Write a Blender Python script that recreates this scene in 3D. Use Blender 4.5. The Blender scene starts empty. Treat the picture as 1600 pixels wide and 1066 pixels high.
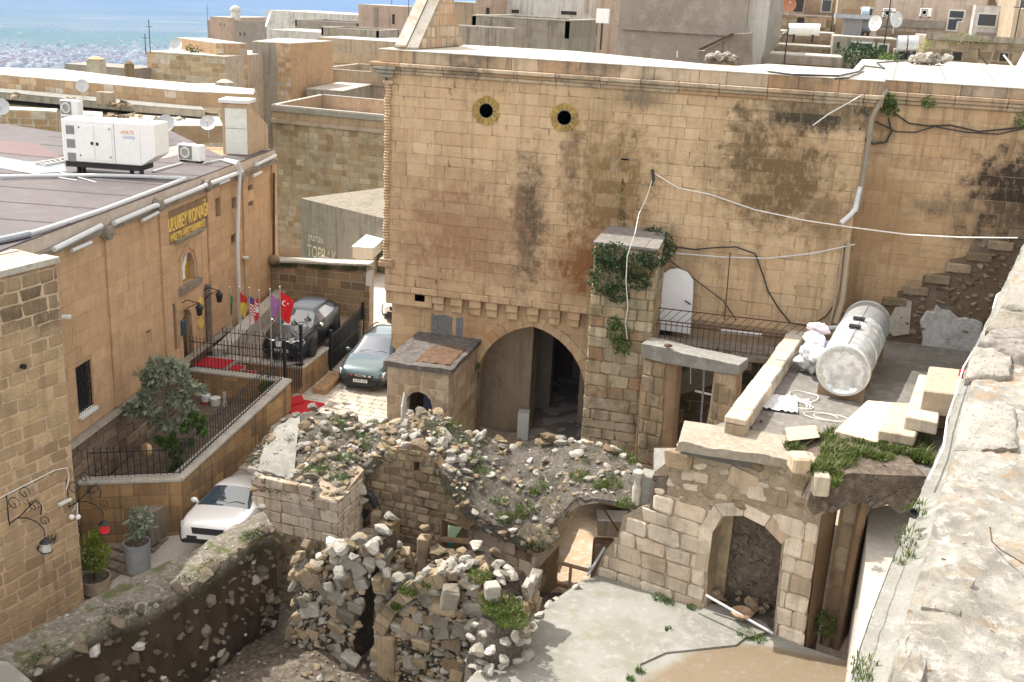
import bpy,bmesh,math,random
import numpy as np
from mathutils import Vector,Matrix,noise
from mathutils.geometry import tessellate_polygon
random.seed(7);np.random.seed(7)
SC=bpy.context.scene
COL=SC.collection
PI=math.pi

# ------------------------------------------------------------------ camera
CAM_H=13.5
F_PX,YAW,PITCH,ROLL=1666.0,-0.236037,0.310067,0.051733
_cy,_sy,_cp,_sp=math.cos(YAW),math.sin(YAW),math.cos(PITCH),math.sin(PITCH)
FWD=Vector((_sy*_cp,_cy*_cp,-_sp))
_r0=Vector((_cy,-_sy,0));_u0=_r0.cross(FWD)
RGT=_r0*math.cos(ROLL)+_u0*math.sin(ROLL)
UPV=-_r0*math.sin(ROLL)+_u0*math.cos(ROLL)
HAZE=0.000095
EYE=Vector((0,0,CAM_H))
cam=bpy.data.cameras.new('camera');cam_o=bpy.data.objects.new('camera',cam);COL.objects.link(cam_o)
cam.sensor_width=36.0;cam.lens=F_PX/1600*36.0
cam.clip_start=0.1;cam.clip_end=120000
m=Matrix((RGT,UPV,-FWD)).transposed().to_4x4();m.translation=EYE
cam_o.matrix_world=m
SC.camera=cam_o

# ------------------------------------------------------------------ light
SUN_DIR=Vector((0.64,-0.22,-1.0)).normalized()
sun=bpy.data.lights.new('sun','SUN');sun.energy=3.2;sun.angle=math.radians(0.53);sun.color=(1.0,0.95,0.87)
sun_o=bpy.data.objects.new('sun',sun);COL.objects.link(sun_o)
sun_o.rotation_euler=SUN_DIR.to_track_quat('-Z','Y').to_euler()
sun_o.location=(0,0,60)
W=bpy.data.worlds.new('World');SC.world=W;W.use_nodes=True
wn=W.node_tree;bg=wn.nodes['Background']
sky=wn.nodes.new('ShaderNodeTexSky');sky.sky_type='NISHITA';sky.sun_disc=False
sky.sun_elevation=math.asin(-SUN_DIR.z)
sky.sun_rotation=math.atan2(-SUN_DIR.x,-SUN_DIR.y)
sky.altitude=1000;sky.air_density=1.0;sky.dust_density=5.0;sky.ozone_density=1.0
_tc=wn.nodes.new('ShaderNodeTexCoord');_mp=wn.nodes.new('ShaderNodeMapping');_mp.inputs['Scale'].default_value=(1,1,2.4)
_nz=wn.nodes.new('ShaderNodeTexNoise');_nz.inputs['Scale'].default_value=2.6;_nz.inputs['Detail'].default_value=7;_nz.inputs['Roughness'].default_value=0.6
_mr=wn.nodes.new('ShaderNodeMapRange');_mr.interpolation_type='SMOOTHSTEP';_mr.inputs[1].default_value=0.40;_mr.inputs[2].default_value=0.58;_mr.inputs[4].default_value=0.92
_hs=wn.nodes.new('ShaderNodeHueSaturation');_hs.inputs['Saturation'].default_value=0.75
_mx=wn.nodes.new('ShaderNodeMix');_mx.data_type='RGBA';_mx.inputs[7].default_value=(8.3,7.65,6.8,1)
wn.links.new(_tc.outputs['Generated'],_mp.inputs[0]);wn.links.new(_mp.outputs[0],_nz.inputs['Vector']);wn.links.new(_nz.outputs['Fac'],_mr.inputs[0]);wn.links.new(_mr.outputs[0],_mx.inputs[0])
wn.links.new(sky.outputs[0],_hs.inputs['Color']);wn.links.new(_hs.outputs[0],_mx.inputs[6]);wn.links.new(_mx.outputs[2],bg.inputs[0]);bg.inputs[1].default_value=0.15
SC.view_settings.view_transform='Standard';SC.view_settings.look='None'
SC.view_settings.gamma=1.0;SC.view_settings.exposure=1.02
SC.view_settings.use_curve_mapping=False
SC.cycles.use_denoising=True
SC.cycles.max_bounces=8;SC.cycles.diffuse_bounces=4;SC.cycles.transparent_max_bounces=8
SC.cycles.volume_bounces=0

# ------------------------------------------------------------------ survey: where a line of sight meets a plane
def ray(px,py):return FWD+RGT*((px-800)/F_PX)-UPV*((py-533)/F_PX)
def P(px,py,z=None,y=None,x=None,d=None):
    r=ray(px,py)
    if z is not None:t=(z-CAM_H)/r.z
    elif y is not None:t=y/r.y
    elif x is not None:t=x/r.x
    else:t=d
    return EYE+r*t
def PP(px,py,p,n):
    r=ray(px,py);n=Vector(n);t=((Vector(p)-EYE).dot(n))/r.dot(n)
    return EYE+r*t
def depth(p):return (Vector(p)-EYE).dot(FWD)

# ------------------------------------------------------------------ materials
MATS={}
DIM=dict(pale_paving=.72,alley_paving=.7,concrete=.62,slab_concrete=.6,terrace_concrete=.46,roof_membrane=.32,seam=.32,faded_red=.34,damp_film=.3,white_flake=.6,soil=.62,sand_ground=.85,lime_roof=.8,lime_earth=.62,pale_cap=.78,rubble_stone=.86,bed_earth=.6,flat_stone=1,dark_roof=.8,brown_mud=.7,grey_top=.8,pale_paving_stone=.78,paving_stone=.75,earth_plaster=.85,white_wall=.9)
def dim(n,*cs):k=DIM.get(n,1);return [c and tuple(x*k for x in c) for c in cs]
def _mat(name):
    m=bpy.data.materials.new(name);m.use_nodes=True;nt=m.node_tree
    b=nt.nodes['Principled BSDF'];MATS[name]=m
    return m,nt,b
def plain(name,col,rough=0.6,metal=0.0,var=0.12,scale=6.0,bump=0.0,emit=None,spec=0.5,coat=0.0):
    """one tone with a slight uneven wear"""
    col,=dim(name,col);m,nt,b=_mat(name);N,L=nt.nodes,nt.links
    b.inputs['Roughness'].default_value=rough;b.inputs['Metallic'].default_value=metal
    b.inputs['Specular IOR Level'].default_value=spec
    b.inputs['Coat Weight'].default_value=coat;b.inputs['Coat Roughness'].default_value=0.05
    geo=N.new('ShaderNodeNewGeometry')
    nz=N.new('ShaderNodeTexNoise');nz.inputs['Scale'].default_value=scale;nz.inputs['Detail'].default_value=5
    L.new(geo.outputs['Position'],nz.inputs['Vector'])
    mp=N.new('ShaderNodeMapRange');mp.inputs[1].default_value=0.3;mp.inputs[2].default_value=0.7
    mp.inputs[3].default_value=1-var;mp.inputs[4].default_value=1+var
    L.new(nz.outputs['Fac'],mp.inputs[0])
    mx=N.new('ShaderNodeMix');mx.data_type='RGBA';mx.blend_type='MULTIPLY';mx.inputs[0].default_value=1
    mx.inputs[6].default_value=(*col,1);L.new(mp.outputs[0],mx.inputs[7])
    L.new(mx.outputs[2],b.inputs['Base Color'])
    if bump:
        bp=N.new('ShaderNodeBump');bp.inputs['Strength'].default_value=bump;bp.inputs['Distance'].default_value=0.02
        nz2=N.new('ShaderNodeTexNoise');nz2.inputs['Scale'].default_value=scale*6;nz2.inputs['Detail'].default_value=6
        L.new(geo.outputs['Position'],nz2.inputs['Vector']);L.new(nz2.outputs['Fac'],bp.inputs['Height'])
        L.new(bp.outputs[0],b.inputs['Normal'])
    return m

class NB:
    """small node builder"""
    def __init__(s,name):
        s.m,s.nt,s.b=_mat(name);s.N,s.L=s.nt.nodes,s.nt.links
        s.geo=s.N.new('ShaderNodeNewGeometry');s.pos=s.geo.outputs['Position']
        s.oi=s.N.new('ShaderNodeObjectInfo')
    def noise(s,scale,detail=5,rough=0.55,stretch=None,dist=0.0,off=0.0):
        n=s.N.new('ShaderNodeTexNoise');n.inputs['Scale'].default_value=scale
        n.inputs['Detail'].default_value=detail;n.inputs['Roughness'].default_value=rough
        n.inputs['Distortion'].default_value=dist
        mp=s.N.new('ShaderNodeMapping');mp.inputs['Scale'].default_value=stretch or (1,1,1)
        mp.inputs['Location'].default_value=(off,off*1.7,off*0.6)
        s.L.new(s.pos,mp.inputs[0]);s.L.new(mp.outputs[0],n.inputs['Vector'])
        return n.outputs['Fac']
    def voro(s,scale,feature='F1',out='Distance',stretch=None,rand=1.0,vec=None):
        n=s.N.new('ShaderNodeTexVoronoi');n.feature=feature;n.inputs['Scale'].default_value=scale
        n.inputs['Randomness'].default_value=rand
        mp=s.N.new('ShaderNodeMapping');mp.inputs['Scale'].default_value=stretch or (1,1,1)
        s.L.new(vec or s.pos,mp.inputs[0]);s.L.new(mp.outputs[0],n.inputs['Vector'])
        return n.outputs[out]
    def ramp(s,fac,a,b,lo=0.0,hi=1.0):
        n=s.N.new('ShaderNodeMapRange');n.interpolation_type='SMOOTHSTEP'
        n.inputs[1].default_value=a;n.inputs[2].default_value=b;n.inputs[3].default_value=lo;n.inputs[4].default_value=hi
        s.L.new(fac,n.inputs[0]);return n.outputs[0]
    def math(s,op,a,b=None,clamp=False):
        n=s.N.new('ShaderNodeMath');n.operation=op;n.use_clamp=clamp
        for i,v in enumerate((a,b)):
            if v is None:continue
            if isinstance(v,(int,float)):n.inputs[i].default_value=v
            else:s.L.new(v,n.inputs[i])
        return n.outputs[0]
    def mix(s,fac,a,b,mode='MIX'):
        n=s.N.new('ShaderNodeMix');n.data_type='RGBA';n.blend_type=mode
        if isinstance(fac,(int,float)):n.inputs[0].default_value=fac
        else:s.L.new(fac,n.inputs[0])
        for i,v in ((6,a),(7,b)):
            if isinstance(v,(tuple,list)):n.inputs[i].default_value=(*v[:3],1)
            else:s.L.new(v,n.inputs[i])
        return n.outputs[2]
    def xyz(s):
        if not hasattr(s,'_sx'):
            n=s.N.new('ShaderNodeSeparateXYZ');s.L.new(s.pos,n.inputs[0]);s._sx=n.outputs
        return s._sx
    def blob(s,x,z,rx,rz,soft=0.6,nz=None,namt=0.5,ax=0):
        """a stain with a ragged edge, at a place on a wall (x or y, z)"""
        X=s.xyz();a=s.math('DIVIDE',s.math('SUBTRACT',X[ax],x),rx);c=s.math('DIVIDE',s.math('SUBTRACT',X[2],z),rz)
        d=s.math('SQRT',s.math('ADD',s.math('MULTIPLY',a,a),s.math('MULTIPLY',c,c)))
        if nz is not None:d=s.math('ADD',d,s.math('MULTIPLY',s.math('SUBTRACT',nz,0.5),namt*2.5))
        return s.ramp(d,1.0,1.0-soft,0,1)
    def island(s):
        r=s.math('ADD',s.oi.outputs['Random'],s.geo.outputs['Random Per Island'])
        return s.math('FRACT',r)
    def bump(s,h,strength=0.5,dist=0.02,normal=None):
        n=s.N.new('ShaderNodeBump');n.inputs['Strength'].default_value=strength;n.inputs['Distance'].default_value=dist
        s.L.new(h,n.inputs['Height'])
        if normal is not None:s.L.new(normal,n.inputs['Normal'])
        return n.outputs[0]
    def done(s,col,rough=0.85,normal=None,spec=0.25):
        if isinstance(col,tuple):s.b.inputs['Base Color'].default_value=(*col,1)
        else:s.L.new(col,s.b.inputs['Base Color'])
        if isinstance(rough,(int,float)):s.b.inputs['Roughness'].default_value=rough
        else:s.L.new(rough,s.b.inputs['Roughness'])
        s.b.inputs['Specular IOR Level'].default_value=spec
        if normal is not None:s.L.new(normal,s.b.inputs['Normal'])
        return s.m

def stone(name,c1,c2,c3=None,stain=(0.10,0.085,0.07),stain_amt=0.5,streak=0.4,moss=0.0,vary=1.0,
          bump=0.5,pit=0.4,bscale=1.0,blobs=(),dust=0.0,rough=0.9):
    """weathered limestone: tone differs block by block, stains, vertical run-off streaks, pits"""
    c1,c2,c3=dim(name,c1,c2,c3);s=NB(name);r=s.island()
    c=s.mix(s.ramp(r,0.15,0.85),c1,c2)
    if c3:c=s.mix(s.ramp(s.math('FRACT',s.math('MULTIPLY',r,7.3)),0.72,0.9,0,0.8*vary),c,c3)
    v=s.ramp(s.math('FRACT',s.math('MULTIPLY',r,13.7)),0,1,1-0.16*vary,1+0.13*vary)
    c=s.mix(1.0,c,v,'MULTIPLY')
    big=s.noise(0.55,6,0.6,off=3.1);mid=s.noise(2.6,7,0.65,off=9.7);fine=s.noise(22,6,0.7)
    c=s.mix(s.ramp(mid,0.35,0.75,0,0.45),c,tuple(x*0.72 for x in c2))
    st=s.math('MULTIPLY',s.ramp(big,0.48,0.72),s.ramp(mid,0.30,0.62))
    c=s.mix(s.math('MULTIPLY',st,stain_amt),c,stain)
    if streak:
        sk=s.noise(1.0,8,0.72,stretch=(4.2,4.2,0.22),off=5.0);hk=s.noise(1.0,7,.7,stretch=(.8,.8,4.5),off=3)
        c=s.mix(s.math('MULTIPLY',s.ramp(sk,0.47,0.70),streak),c,tuple(x*0.9 for x in stain))
        c=s.mix(s.math('MULTIPLY',s.ramp(hk,0.55,0.72),streak*.7),c,tuple(x*1.5 for x in stain))
    blk_=s.math('MULTIPLY',s.ramp(s.math('FRACT',s.math('MULTIPLY',r,31.1)),0,1,0.75,1.15),s.ramp(s.noise(5,8,.75,stretch=(1.6,1.6,.7),off=17),.3,.55,.5,1.1)) if blobs else None
    for (x,z,rx,rz,colr,amt,ax) in blobs:
        c=s.mix(s.math('MULTIPLY',s.math('MULTIPLY',s.blob(x,z,rx,rz,0.8,mid,0.8,ax),blk_),amt),c,colr)
    if moss:
        c=s.mix(s.math('MULTIPLY',s.ramp(s.noise(1.7,6,0.7,off=21),0.5,0.66),moss),c,(0.055,0.075,0.02))
    if dust:
        c=s.mix(s.math('MULTIPLY',s.ramp(s.noise(6,6,0.7,off=31),0.45,0.7),dust),c,(0.55,0.51,0.44))
    c=s.mix(s.ramp(fine,0.28,0.5,0.42,0),c,tuple(x*0.45 for x in c2))
    h=s.math('ADD',s.math('MULTIPLY',fine,0.6),s.math('MULTIPLY',s.noise(6.5*bscale,6,0.65),1.6))
    if pit:
        h=s.math('SUBTRACT',h,s.math('MULTIPLY',s.ramp(s.voro(17),0.22,0.05),pit))
    return s.done(c,rough,s.bump(h,bump,0.03))

def ground_mat(name,c1,c2,c3,scale=1.0,bump=0.6,wet=0.0,speck=0.0,crack=0.0,rough=0.92):
    c1,c2,c3=dim(name,c1,c2,c3);s=NB(name)
    a=s.noise(0.9*scale,7,0.65,off=2);b=s.noise(5.0*scale,8,0.7,off=7);f=s.noise(40*scale,5,0.7)
    c=s.mix(s.ramp(a,0.35,0.62),c1,c2)
    c=s.mix(s.ramp(b,0.45,0.68),c,c3)
    c=s.mix(s.ramp(f,0.3,0.52,0.4,0),c,tuple(x*0.4 for x in c2))
    h=s.math('ADD',b,s.math('MULTIPLY',f,0.35))
    if speck:
        sp=s.ramp(s.voro(26*scale),0.28,0.16);c=s.mix(s.math('MULTIPLY',sp,speck),c,(0.5,0.46,0.4));h=s.math('ADD',h,s.math('MULTIPLY',sp,0.5))
    if crack:
        dv=s.N.new('ShaderNodeTexNoise');dv.inputs['Scale'].default_value=1.6*scale;dv.inputs['Detail'].default_value=6;s.L.new(s.pos,dv.inputs['Vector'])
        va=s.N.new('ShaderNodeVectorMath');va.operation='MULTIPLY_ADD';va.inputs[1].default_value=(1.4,1.4,1.4);s.L.new(dv.outputs['Color'],va.inputs[0]);s.L.new(s.pos,va.inputs[2])
        ck=s.math('MULTIPLY',s.ramp(s.voro(0.8*scale,'DISTANCE_TO_EDGE',vec=va.outputs[0]),0.02,0.0),s.ramp(b,.45,.6))
        c=s.mix(s.math('MULTIPLY',ck,crack),c,(0.06,0.05,0.045));h=s.math('SUBTRACT',h,ck)
    r=rough
    if wet:
        w=s.ramp(s.noise(0.35*scale,4,0.5,off=13),0.5,0.62)
        c=s.mix(s.math('MULTIPLY',w,wet),c,tuple(x*0.4 for x in c1));r=s.ramp(w,0,1,rough,0.35)
    return s.done(c,r,s.bump(h,bump,0.03))

def leaf_mat(name,c1,c2,rough=0.5,trans=0.25):
    s=NB(name);r=s.island()
    c=s.mix(s.ramp(r,0.0,1.0),c1,c2)
    c=s.mix(s.ramp(s.noise(3.0,3),0.35,0.7,0,0.5),c,tuple(x*0.6 for x in c1))
    m=s.done(c,rough,None,0.3)
    tr=s.N.new('ShaderNodeBsdfTranslucent');s.L.new(c,tr.inputs[0])
    ms=s.N.new('ShaderNodeMixShader');ms.inputs[0].default_value=trans
    out=s.N['Material Output'];s.L.new(s.b.outputs[0],ms.inputs[1]);s.L.new(tr.outputs[0],ms.inputs[2]);s.L.new(ms.outputs[0],out.inputs[0])
    return m
# ------------------------------------------------------------------ objects
def link(o,parent=None):
    COL.objects.link(o)
    if parent is not None:o.parent=parent
    return o
def tag(o,label,cat,group=None,kind=None):
    if label:o['label']=label
    if cat:o['category']=cat
    if group:o['group']=group
    if kind:o['kind']=kind
    return o
def thing(name,label,cat,loc=(0,0,0),rz=0.0,group=None):
    o=bpy.data.objects.new(name,None);o.empty_display_size=0.2;COL.objects.link(o)
    o.location=loc;o.rotation_euler=(0,0,rz)
    return tag(o,label,cat,group)
def copy_tree(o,parent=None,top=True,label=None,group=None):
    c=o.copy();COL.objects.link(c)
    if parent is not None:c.parent=parent
    if top:
        if label:c['label']=label
        if group:c['group']=group
    for ch in list(o.children):copy_tree(ch,c,False)
    return c

class MB:
    """collects simple solids and links them as ONE mesh object"""
    def __init__(s):s.v=[];s.f=[];s.mi=[];s.cur=0
    def add(s,vs,fs):
        o=len(s.v);s.v += [tuple(p) for p in vs]
        for f in fs:s.f.append([i+o for i in f]);s.mi.append(s.cur)
        return s
    def hexa(s,a,b):
        """a, b: two quads (4 points each), joined into a closed solid"""
        return s.add(list(a)+list(b),[(3,2,1,0),(4,5,6,7),(0,1,5,4),(1,2,6,5),(2,3,7,6),(3,0,4,7)])
    def box(s,x0,x1,y0,y1,z0,z1):
        return s.hexa([(x0,y0,z0),(x1,y0,z0),(x1,y1,z0),(x0,y1,z0)],[(x0,y0,z1),(x1,y0,z1),(x1,y1,z1),(x0,y1,z1)])
    def obox(s,c,sx,sy,sz,rz=0.0,M=None):
        """box centred in x, y on c and standing on c.z, turned by rz"""
        ca,sa=math.cos(rz),math.sin(rz);pts=[]
        for z in (0,sz):
            for (x,y) in ((-sx/2,-sy/2),(sx/2,-sy/2),(sx/2,sy/2),(-sx/2,sy/2)):
                pts.append((c[0]+x*ca-y*sa,c[1]+x*sa+y*ca,c[2]+z))
        return s.hexa(pts[:4],pts[4:])
    def prism(s,poly,z0,z1):
        """poly: (x, y) list, counter-clockwise; z0, z1 numbers or lists"""
        n=len(poly);Z0=z0 if isinstance(z0,(list,tuple)) else [z0]*n;Z1=z1 if isinstance(z1,(list,tuple)) else [z1]*n
        vs=[(p[0],p[1],Z0[i]) for i,p in enumerate(poly)]+[(p[0],p[1],Z1[i]) for i,p in enumerate(poly)]
        fs=[tuple(range(n-1,-1,-1)),tuple(range(n,2*n))]+[(i,(i+1) % n,n+(i+1) % n,n+i) for i in range(n)]
        return s.add(vs,fs)
    def bar(s,p,q,w,h=None):
        """square bar from p to q"""
        p,q=Vector(p),Vector(q);h=h or w;d=(q-p).normalized()
        a=Vector((0,0,1)) if abs(d.z) < 0.9 else Vector((1,0,0))
        u=d.cross(a).normalized()*w/2;v=u.cross(d).normalized()*h/2
        return s.hexa([p-u-v,p+u-v,p+u+v,p-u+v],[q-u-v,q+u-v,q+u+v,q-u+v])
    def cyl(s,p,q,r,n=10,r2=None,cap=True):
        p,q=Vector(p),Vector(q);d=(q-p).normalized();r2=r if r2 is None else r2
        a=Vector((0,0,1)) if abs(d.z) < 0.9 else Vector((1,0,0))
        u=d.cross(a).normalized();v=d.cross(u);o=[]
        for (c,rr) in ((p,r),(q,r2)):
            for i in range(n):t=2*PI*i/n;o.append(c+u*math.cos(t)*rr+v*math.sin(t)*rr)
        fs=[(i,i+n,(i+1) % n+n,(i+1) % n) for i in range(n)]
        if cap:fs += [tuple(range(n)),tuple(range(2*n-1,n-1,-1))]
        return s.add(o,fs)
    def tube(s,pts,r,n=6,r2=None):
        pts=[Vector(p) for p in pts];N=len(pts);o=[];ref=None
        for k,p in enumerate(pts):
            d=(pts[min(k+1,N-1)]-pts[max(k-1,0)]).normalized()
            if ref is None:
                ref=Vector((0,0,1)) if abs(d.z) < 0.9 else Vector((1,0,0))
            u=(ref-d*ref.dot(d)).normalized();ref=u;w=d.cross(u)
            rr=r if r2 is None else r+(r2-r)*k/(N-1)
            for i in range(n):t=2*PI*i/n;o.append(p+u*math.cos(t)*rr+w*math.sin(t)*rr)
        fs=[]
        for k in range(N-1):
            for i in range(n):fs.append((k*n+i,k*n+(i+1) % n,(k+1)*n+(i+1) % n,(k+1)*n+i))
        fs += [tuple(range(n-1,-1,-1)),tuple(range((N-1)*n,N*n))]
        return s.add(o,fs)
    def lathe(s,prof,c=(0,0,0),n=16,axis=None):
        """prof: (radius, height) list"""
        o=[];c=Vector(c);ax=Vector(axis).normalized() if axis else Vector((0,0,1))
        a=Vector((1,0,0)) if abs(ax.x) < 0.9 else Vector((0,1,0))
        u=(a-ax*a.dot(ax)).normalized();w=ax.cross(u)
        for (r,h) in prof:
            for i in range(n):t=2*PI*i/n;o.append(c+u*math.cos(t)*r+w*math.sin(t)*r+ax*h)
        fs=[]
        for k in range(len(prof)-1):
            for i in range(n):fs.append((k*n+i,k*n+(i+1) % n,(k+1)*n+(i+1) % n,(k+1)*n+i))
        fs += [tuple(range(n-1,-1,-1)),tuple(range((len(prof)-1)*n,len(prof)*n))]
        return s.add(o,fs)
    def ball(s,c,r,n=10,m=6,sq=(1,1,1)):
        prof=[(max(0.001,math.sin(PI*k/m))*r,-math.cos(PI*k/m)*r) for k in range(m+1)]
        k0=len(s.v);s.lathe(prof,(0,0,0),n)
        for i in range(k0,len(s.v)):v=s.v[i];s.v[i]=(c[0]+v[0]*sq[0],c[1]+v[1]*sq[1],c[2]+v[2]*sq[2])
        return s
    def plate(s,fr,poly,depth,holes=()):
        """outline with holes in the plane of frame fr = (O, U, V, N); thickness goes back along -N"""
        O,U,V,N=fr;loops=[list(poly)]+[list(h) for h in holes]
        flat=[p for lp in loops for p in lp]
        tris=tessellate_polygon([[Vector((p[0],p[1],0)) for p in lp] for lp in loops])
        o=[O+U*p[0]+V*p[1] for p in flat]+[O+U*p[0]+V*p[1]-N*depth for p in flat];n=len(flat);fs=[]
        for t in tris:
            a,b,c=[flat[i] for i in t]
            ar=(b[0]-a[0])*(c[1]-a[1])-(b[1]-a[1])*(c[0]-a[0])
            t=t if ar > 0 else (t[0],t[2],t[1])
            fs.append(tuple(t));fs.append((t[0]+n,t[2]+n,t[1]+n))
        k=0
        for lp in loops:
            m_=len(lp)
            for i in range(m_):j=(i+1) % m_;fs.append((k+i,k+j,k+j+n,k+i+n))
            k += m_
        return s.add(o,fs)
    def mesh(s,name,mats,smooth=False):
        me=bpy.data.meshes.new(name);me.from_pydata(s.v,[],s.f)
        for mt in (mats if isinstance(mats,(list,tuple)) else [mats]):me.materials.append(mt)
        if max(s.mi,default=0):me.polygons.foreach_set('material_index',s.mi)
        me.validate(clean_customdata=False)
        if smooth:me.polygons.foreach_set('use_smooth',[True]*len(me.polygons))
        me.update();return me
    def build(s,name,mats,parent=None,loc=None,rz=None,smooth=False,fixn=True,bevel=0.0,**kw):
        me=s.mesh(name,mats,smooth)
        if fixn:
            bm=bmesh.new();bm.from_mesh(me);bmesh.ops.recalc_face_normals(bm,faces=bm.faces)
            bm.to_mesh(me);bm.free()
        if smooth and smooth != 'all':me.set_sharp_from_angle(angle=math.radians(40))
        o=bpy.data.objects.new(name,me);link(o,parent)
        if loc is not None:o.location=loc
        if rz is not None:o.rotation_euler=(0,0,rz)
        if bevel:
            b=o.modifiers.new('bevel','BEVEL');b.width=bevel;b.segments=1;b.limit_method='ANGLE';b.angle_limit=math.radians(40)
        if kw:tag(o,kw.get('label'),kw.get('cat'),kw.get('group'),kw.get('kind'))
        return o

def frame(o,yaw_dir,n_side=-1):
    """wall frame: U along yaw_dir (horizontal), V up, N = outward (to the right of U when n_side = -1 ... the side that faces the viewer)"""
    U=Vector((yaw_dir[0],yaw_dir[1],0)).normalized();V=Vector((0,0,1));N=U.cross(V)*(1 if n_side ==-1 else-1)
    return (Vector(o),U,V,N)

# --- shared shapes: dressed blocks and rough stones
def dressed(seed,rough=0.03,ch=0.06):
    rnd=random.Random(seed);bm=bmesh.new()
    bmesh.ops.create_cube(bm,size=1.0)
    bmesh.ops.bevel(bm,geom=[e for e in bm.edges],offset=ch,segments=1,affect='EDGES',profile=0.5)
    for v in bm.verts:
        v.co += Vector([(rnd.random()-0.5)*rough*2 for _ in range(3)])
    me=bpy.data.meshes.new('block_shape');bm.to_mesh(me);bm.free();return me
def rocky(seed,sub=1,amp=0.28,flat=0.75,facet=True):
    rnd=random.Random(seed);bm=bmesh.new();bmesh.ops.create_icosphere(bm,subdivisions=sub+1,radius=0.5)
    off=Vector([rnd.random()*50 for _ in range(3)])
    planes=[(Vector([rnd.gauss(0,1) for _ in range(3)]).normalized(),0.22+rnd.random()*0.15) for _ in range(12)]
    for v in bm.verts:
        for (n,d) in planes:
            e=v.co.dot(n)-d
            if e > 0:v.co -= n*e*0.92
        v.co *= 1+amp*noise.noise(v.co*3.1+off)
        v.co.z *= flat
    me=bpy.data.meshes.new('stone_shape');bm.to_mesh(me);bm.free()
    if not facet:me.polygons.foreach_set('use_smooth',[True]*len(me.polygons))
    return me
BLK=[dressed(i,0.018,0.035) for i in range(6)]
RBLK=[dressed(50+i,0.06,0.10) for i in range(6)]
RCK=[rocky(i,1) for i in range(10)]
RCKS=[rocky(70+i,0,0.3) for i in range(5)]
_mcache={}
def withmat(me,mat):
    k=(me.name,mat.name)
    if k not in _mcache:
        c=me.copy();c.materials.clear();c.materials.append(mat);_mcache[k]=c
    return _mcache[k]
def mdata(me):
    k=('np',me.name)
    if k not in _mcache:
        v=np.empty(len(me.vertices)*3);me.vertices.foreach_get('co',v)
        _mcache[k]=(v.reshape(-1,3),[list(p.vertices) for p in me.polygons])
    return _mcache[k]
def seen_size(M,fudge=1.0):
    c=M.translation;d=depth(c)
    if d < 0.5:return 0
    p=c-EYE;x=800+F_PX*p.dot(RGT)/d;y=533-F_PX*p.dot(UPV)/d
    s=max(M.col[0].xyz.length,M.col[2].xyz.length)/d
    if x <-60 or x > 1660 or y <-60 or y > 1126:s *= 0.02
    return s*fudge
def pieces(specs,name,mats,parent,limit=300,stuff_name=None,hidden=None):
    """specs: (mesh, Matrix, material index). The `limit` that show largest become parts; the rest are joined"""
    mats=mats if isinstance(mats,(list,tuple)) else [mats]
    sc=sorted(range(len(specs)),key=lambda i:-seen_size(specs[i][1])*(0.1 if hidden and hidden(specs[i][1].translation) else 1))
    for i in sc[:limit]:
        me,M,mi=specs[i];o=bpy.data.objects.new(name,withmat(me,mats[mi]));COL.objects.link(o)
        o.parent=parent;o.matrix_parent_inverse=Matrix();
        o.matrix_local=(pinv(parent) @ M)
    rest=sc[limit:]
    if rest:
        V,F,MI=[],[],[];off=0
        for i in rest:
            me,M,mi=specs[i];v,f=mdata(me);A=np.array(M)
            V.append(v @ A[:3,:3].T+A[:3,3]);F += [[j+off for j in p] for p in f];MI += [mi]*len(f);off += len(v)
        me=bpy.data.meshes.new(stuff_name or name+'_mass');me.from_pydata(np.concatenate(V).tolist(),[],F)
        for m_ in mats:me.materials.append(m_)
        me.polygons.foreach_set('material_index',MI);me.update()
        o=bpy.data.objects.new(stuff_name or name+'_mass',me);link(o,parent);o['kind']='stuff'
        o.matrix_local=pinv(parent)
def pinv(parent):
    if parent is None:return Matrix()
    M=Matrix.LocRotScale(parent.location,parent.rotation_euler,None)
    return M.inverted()
def kid(o,parent):
    """put a world-space mesh under a parent that stands elsewhere"""
    o.parent=parent;o.matrix_local=pinv(parent) @ Matrix.LocRotScale(o.location,o.rotation_euler,o.scale);return o

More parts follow.
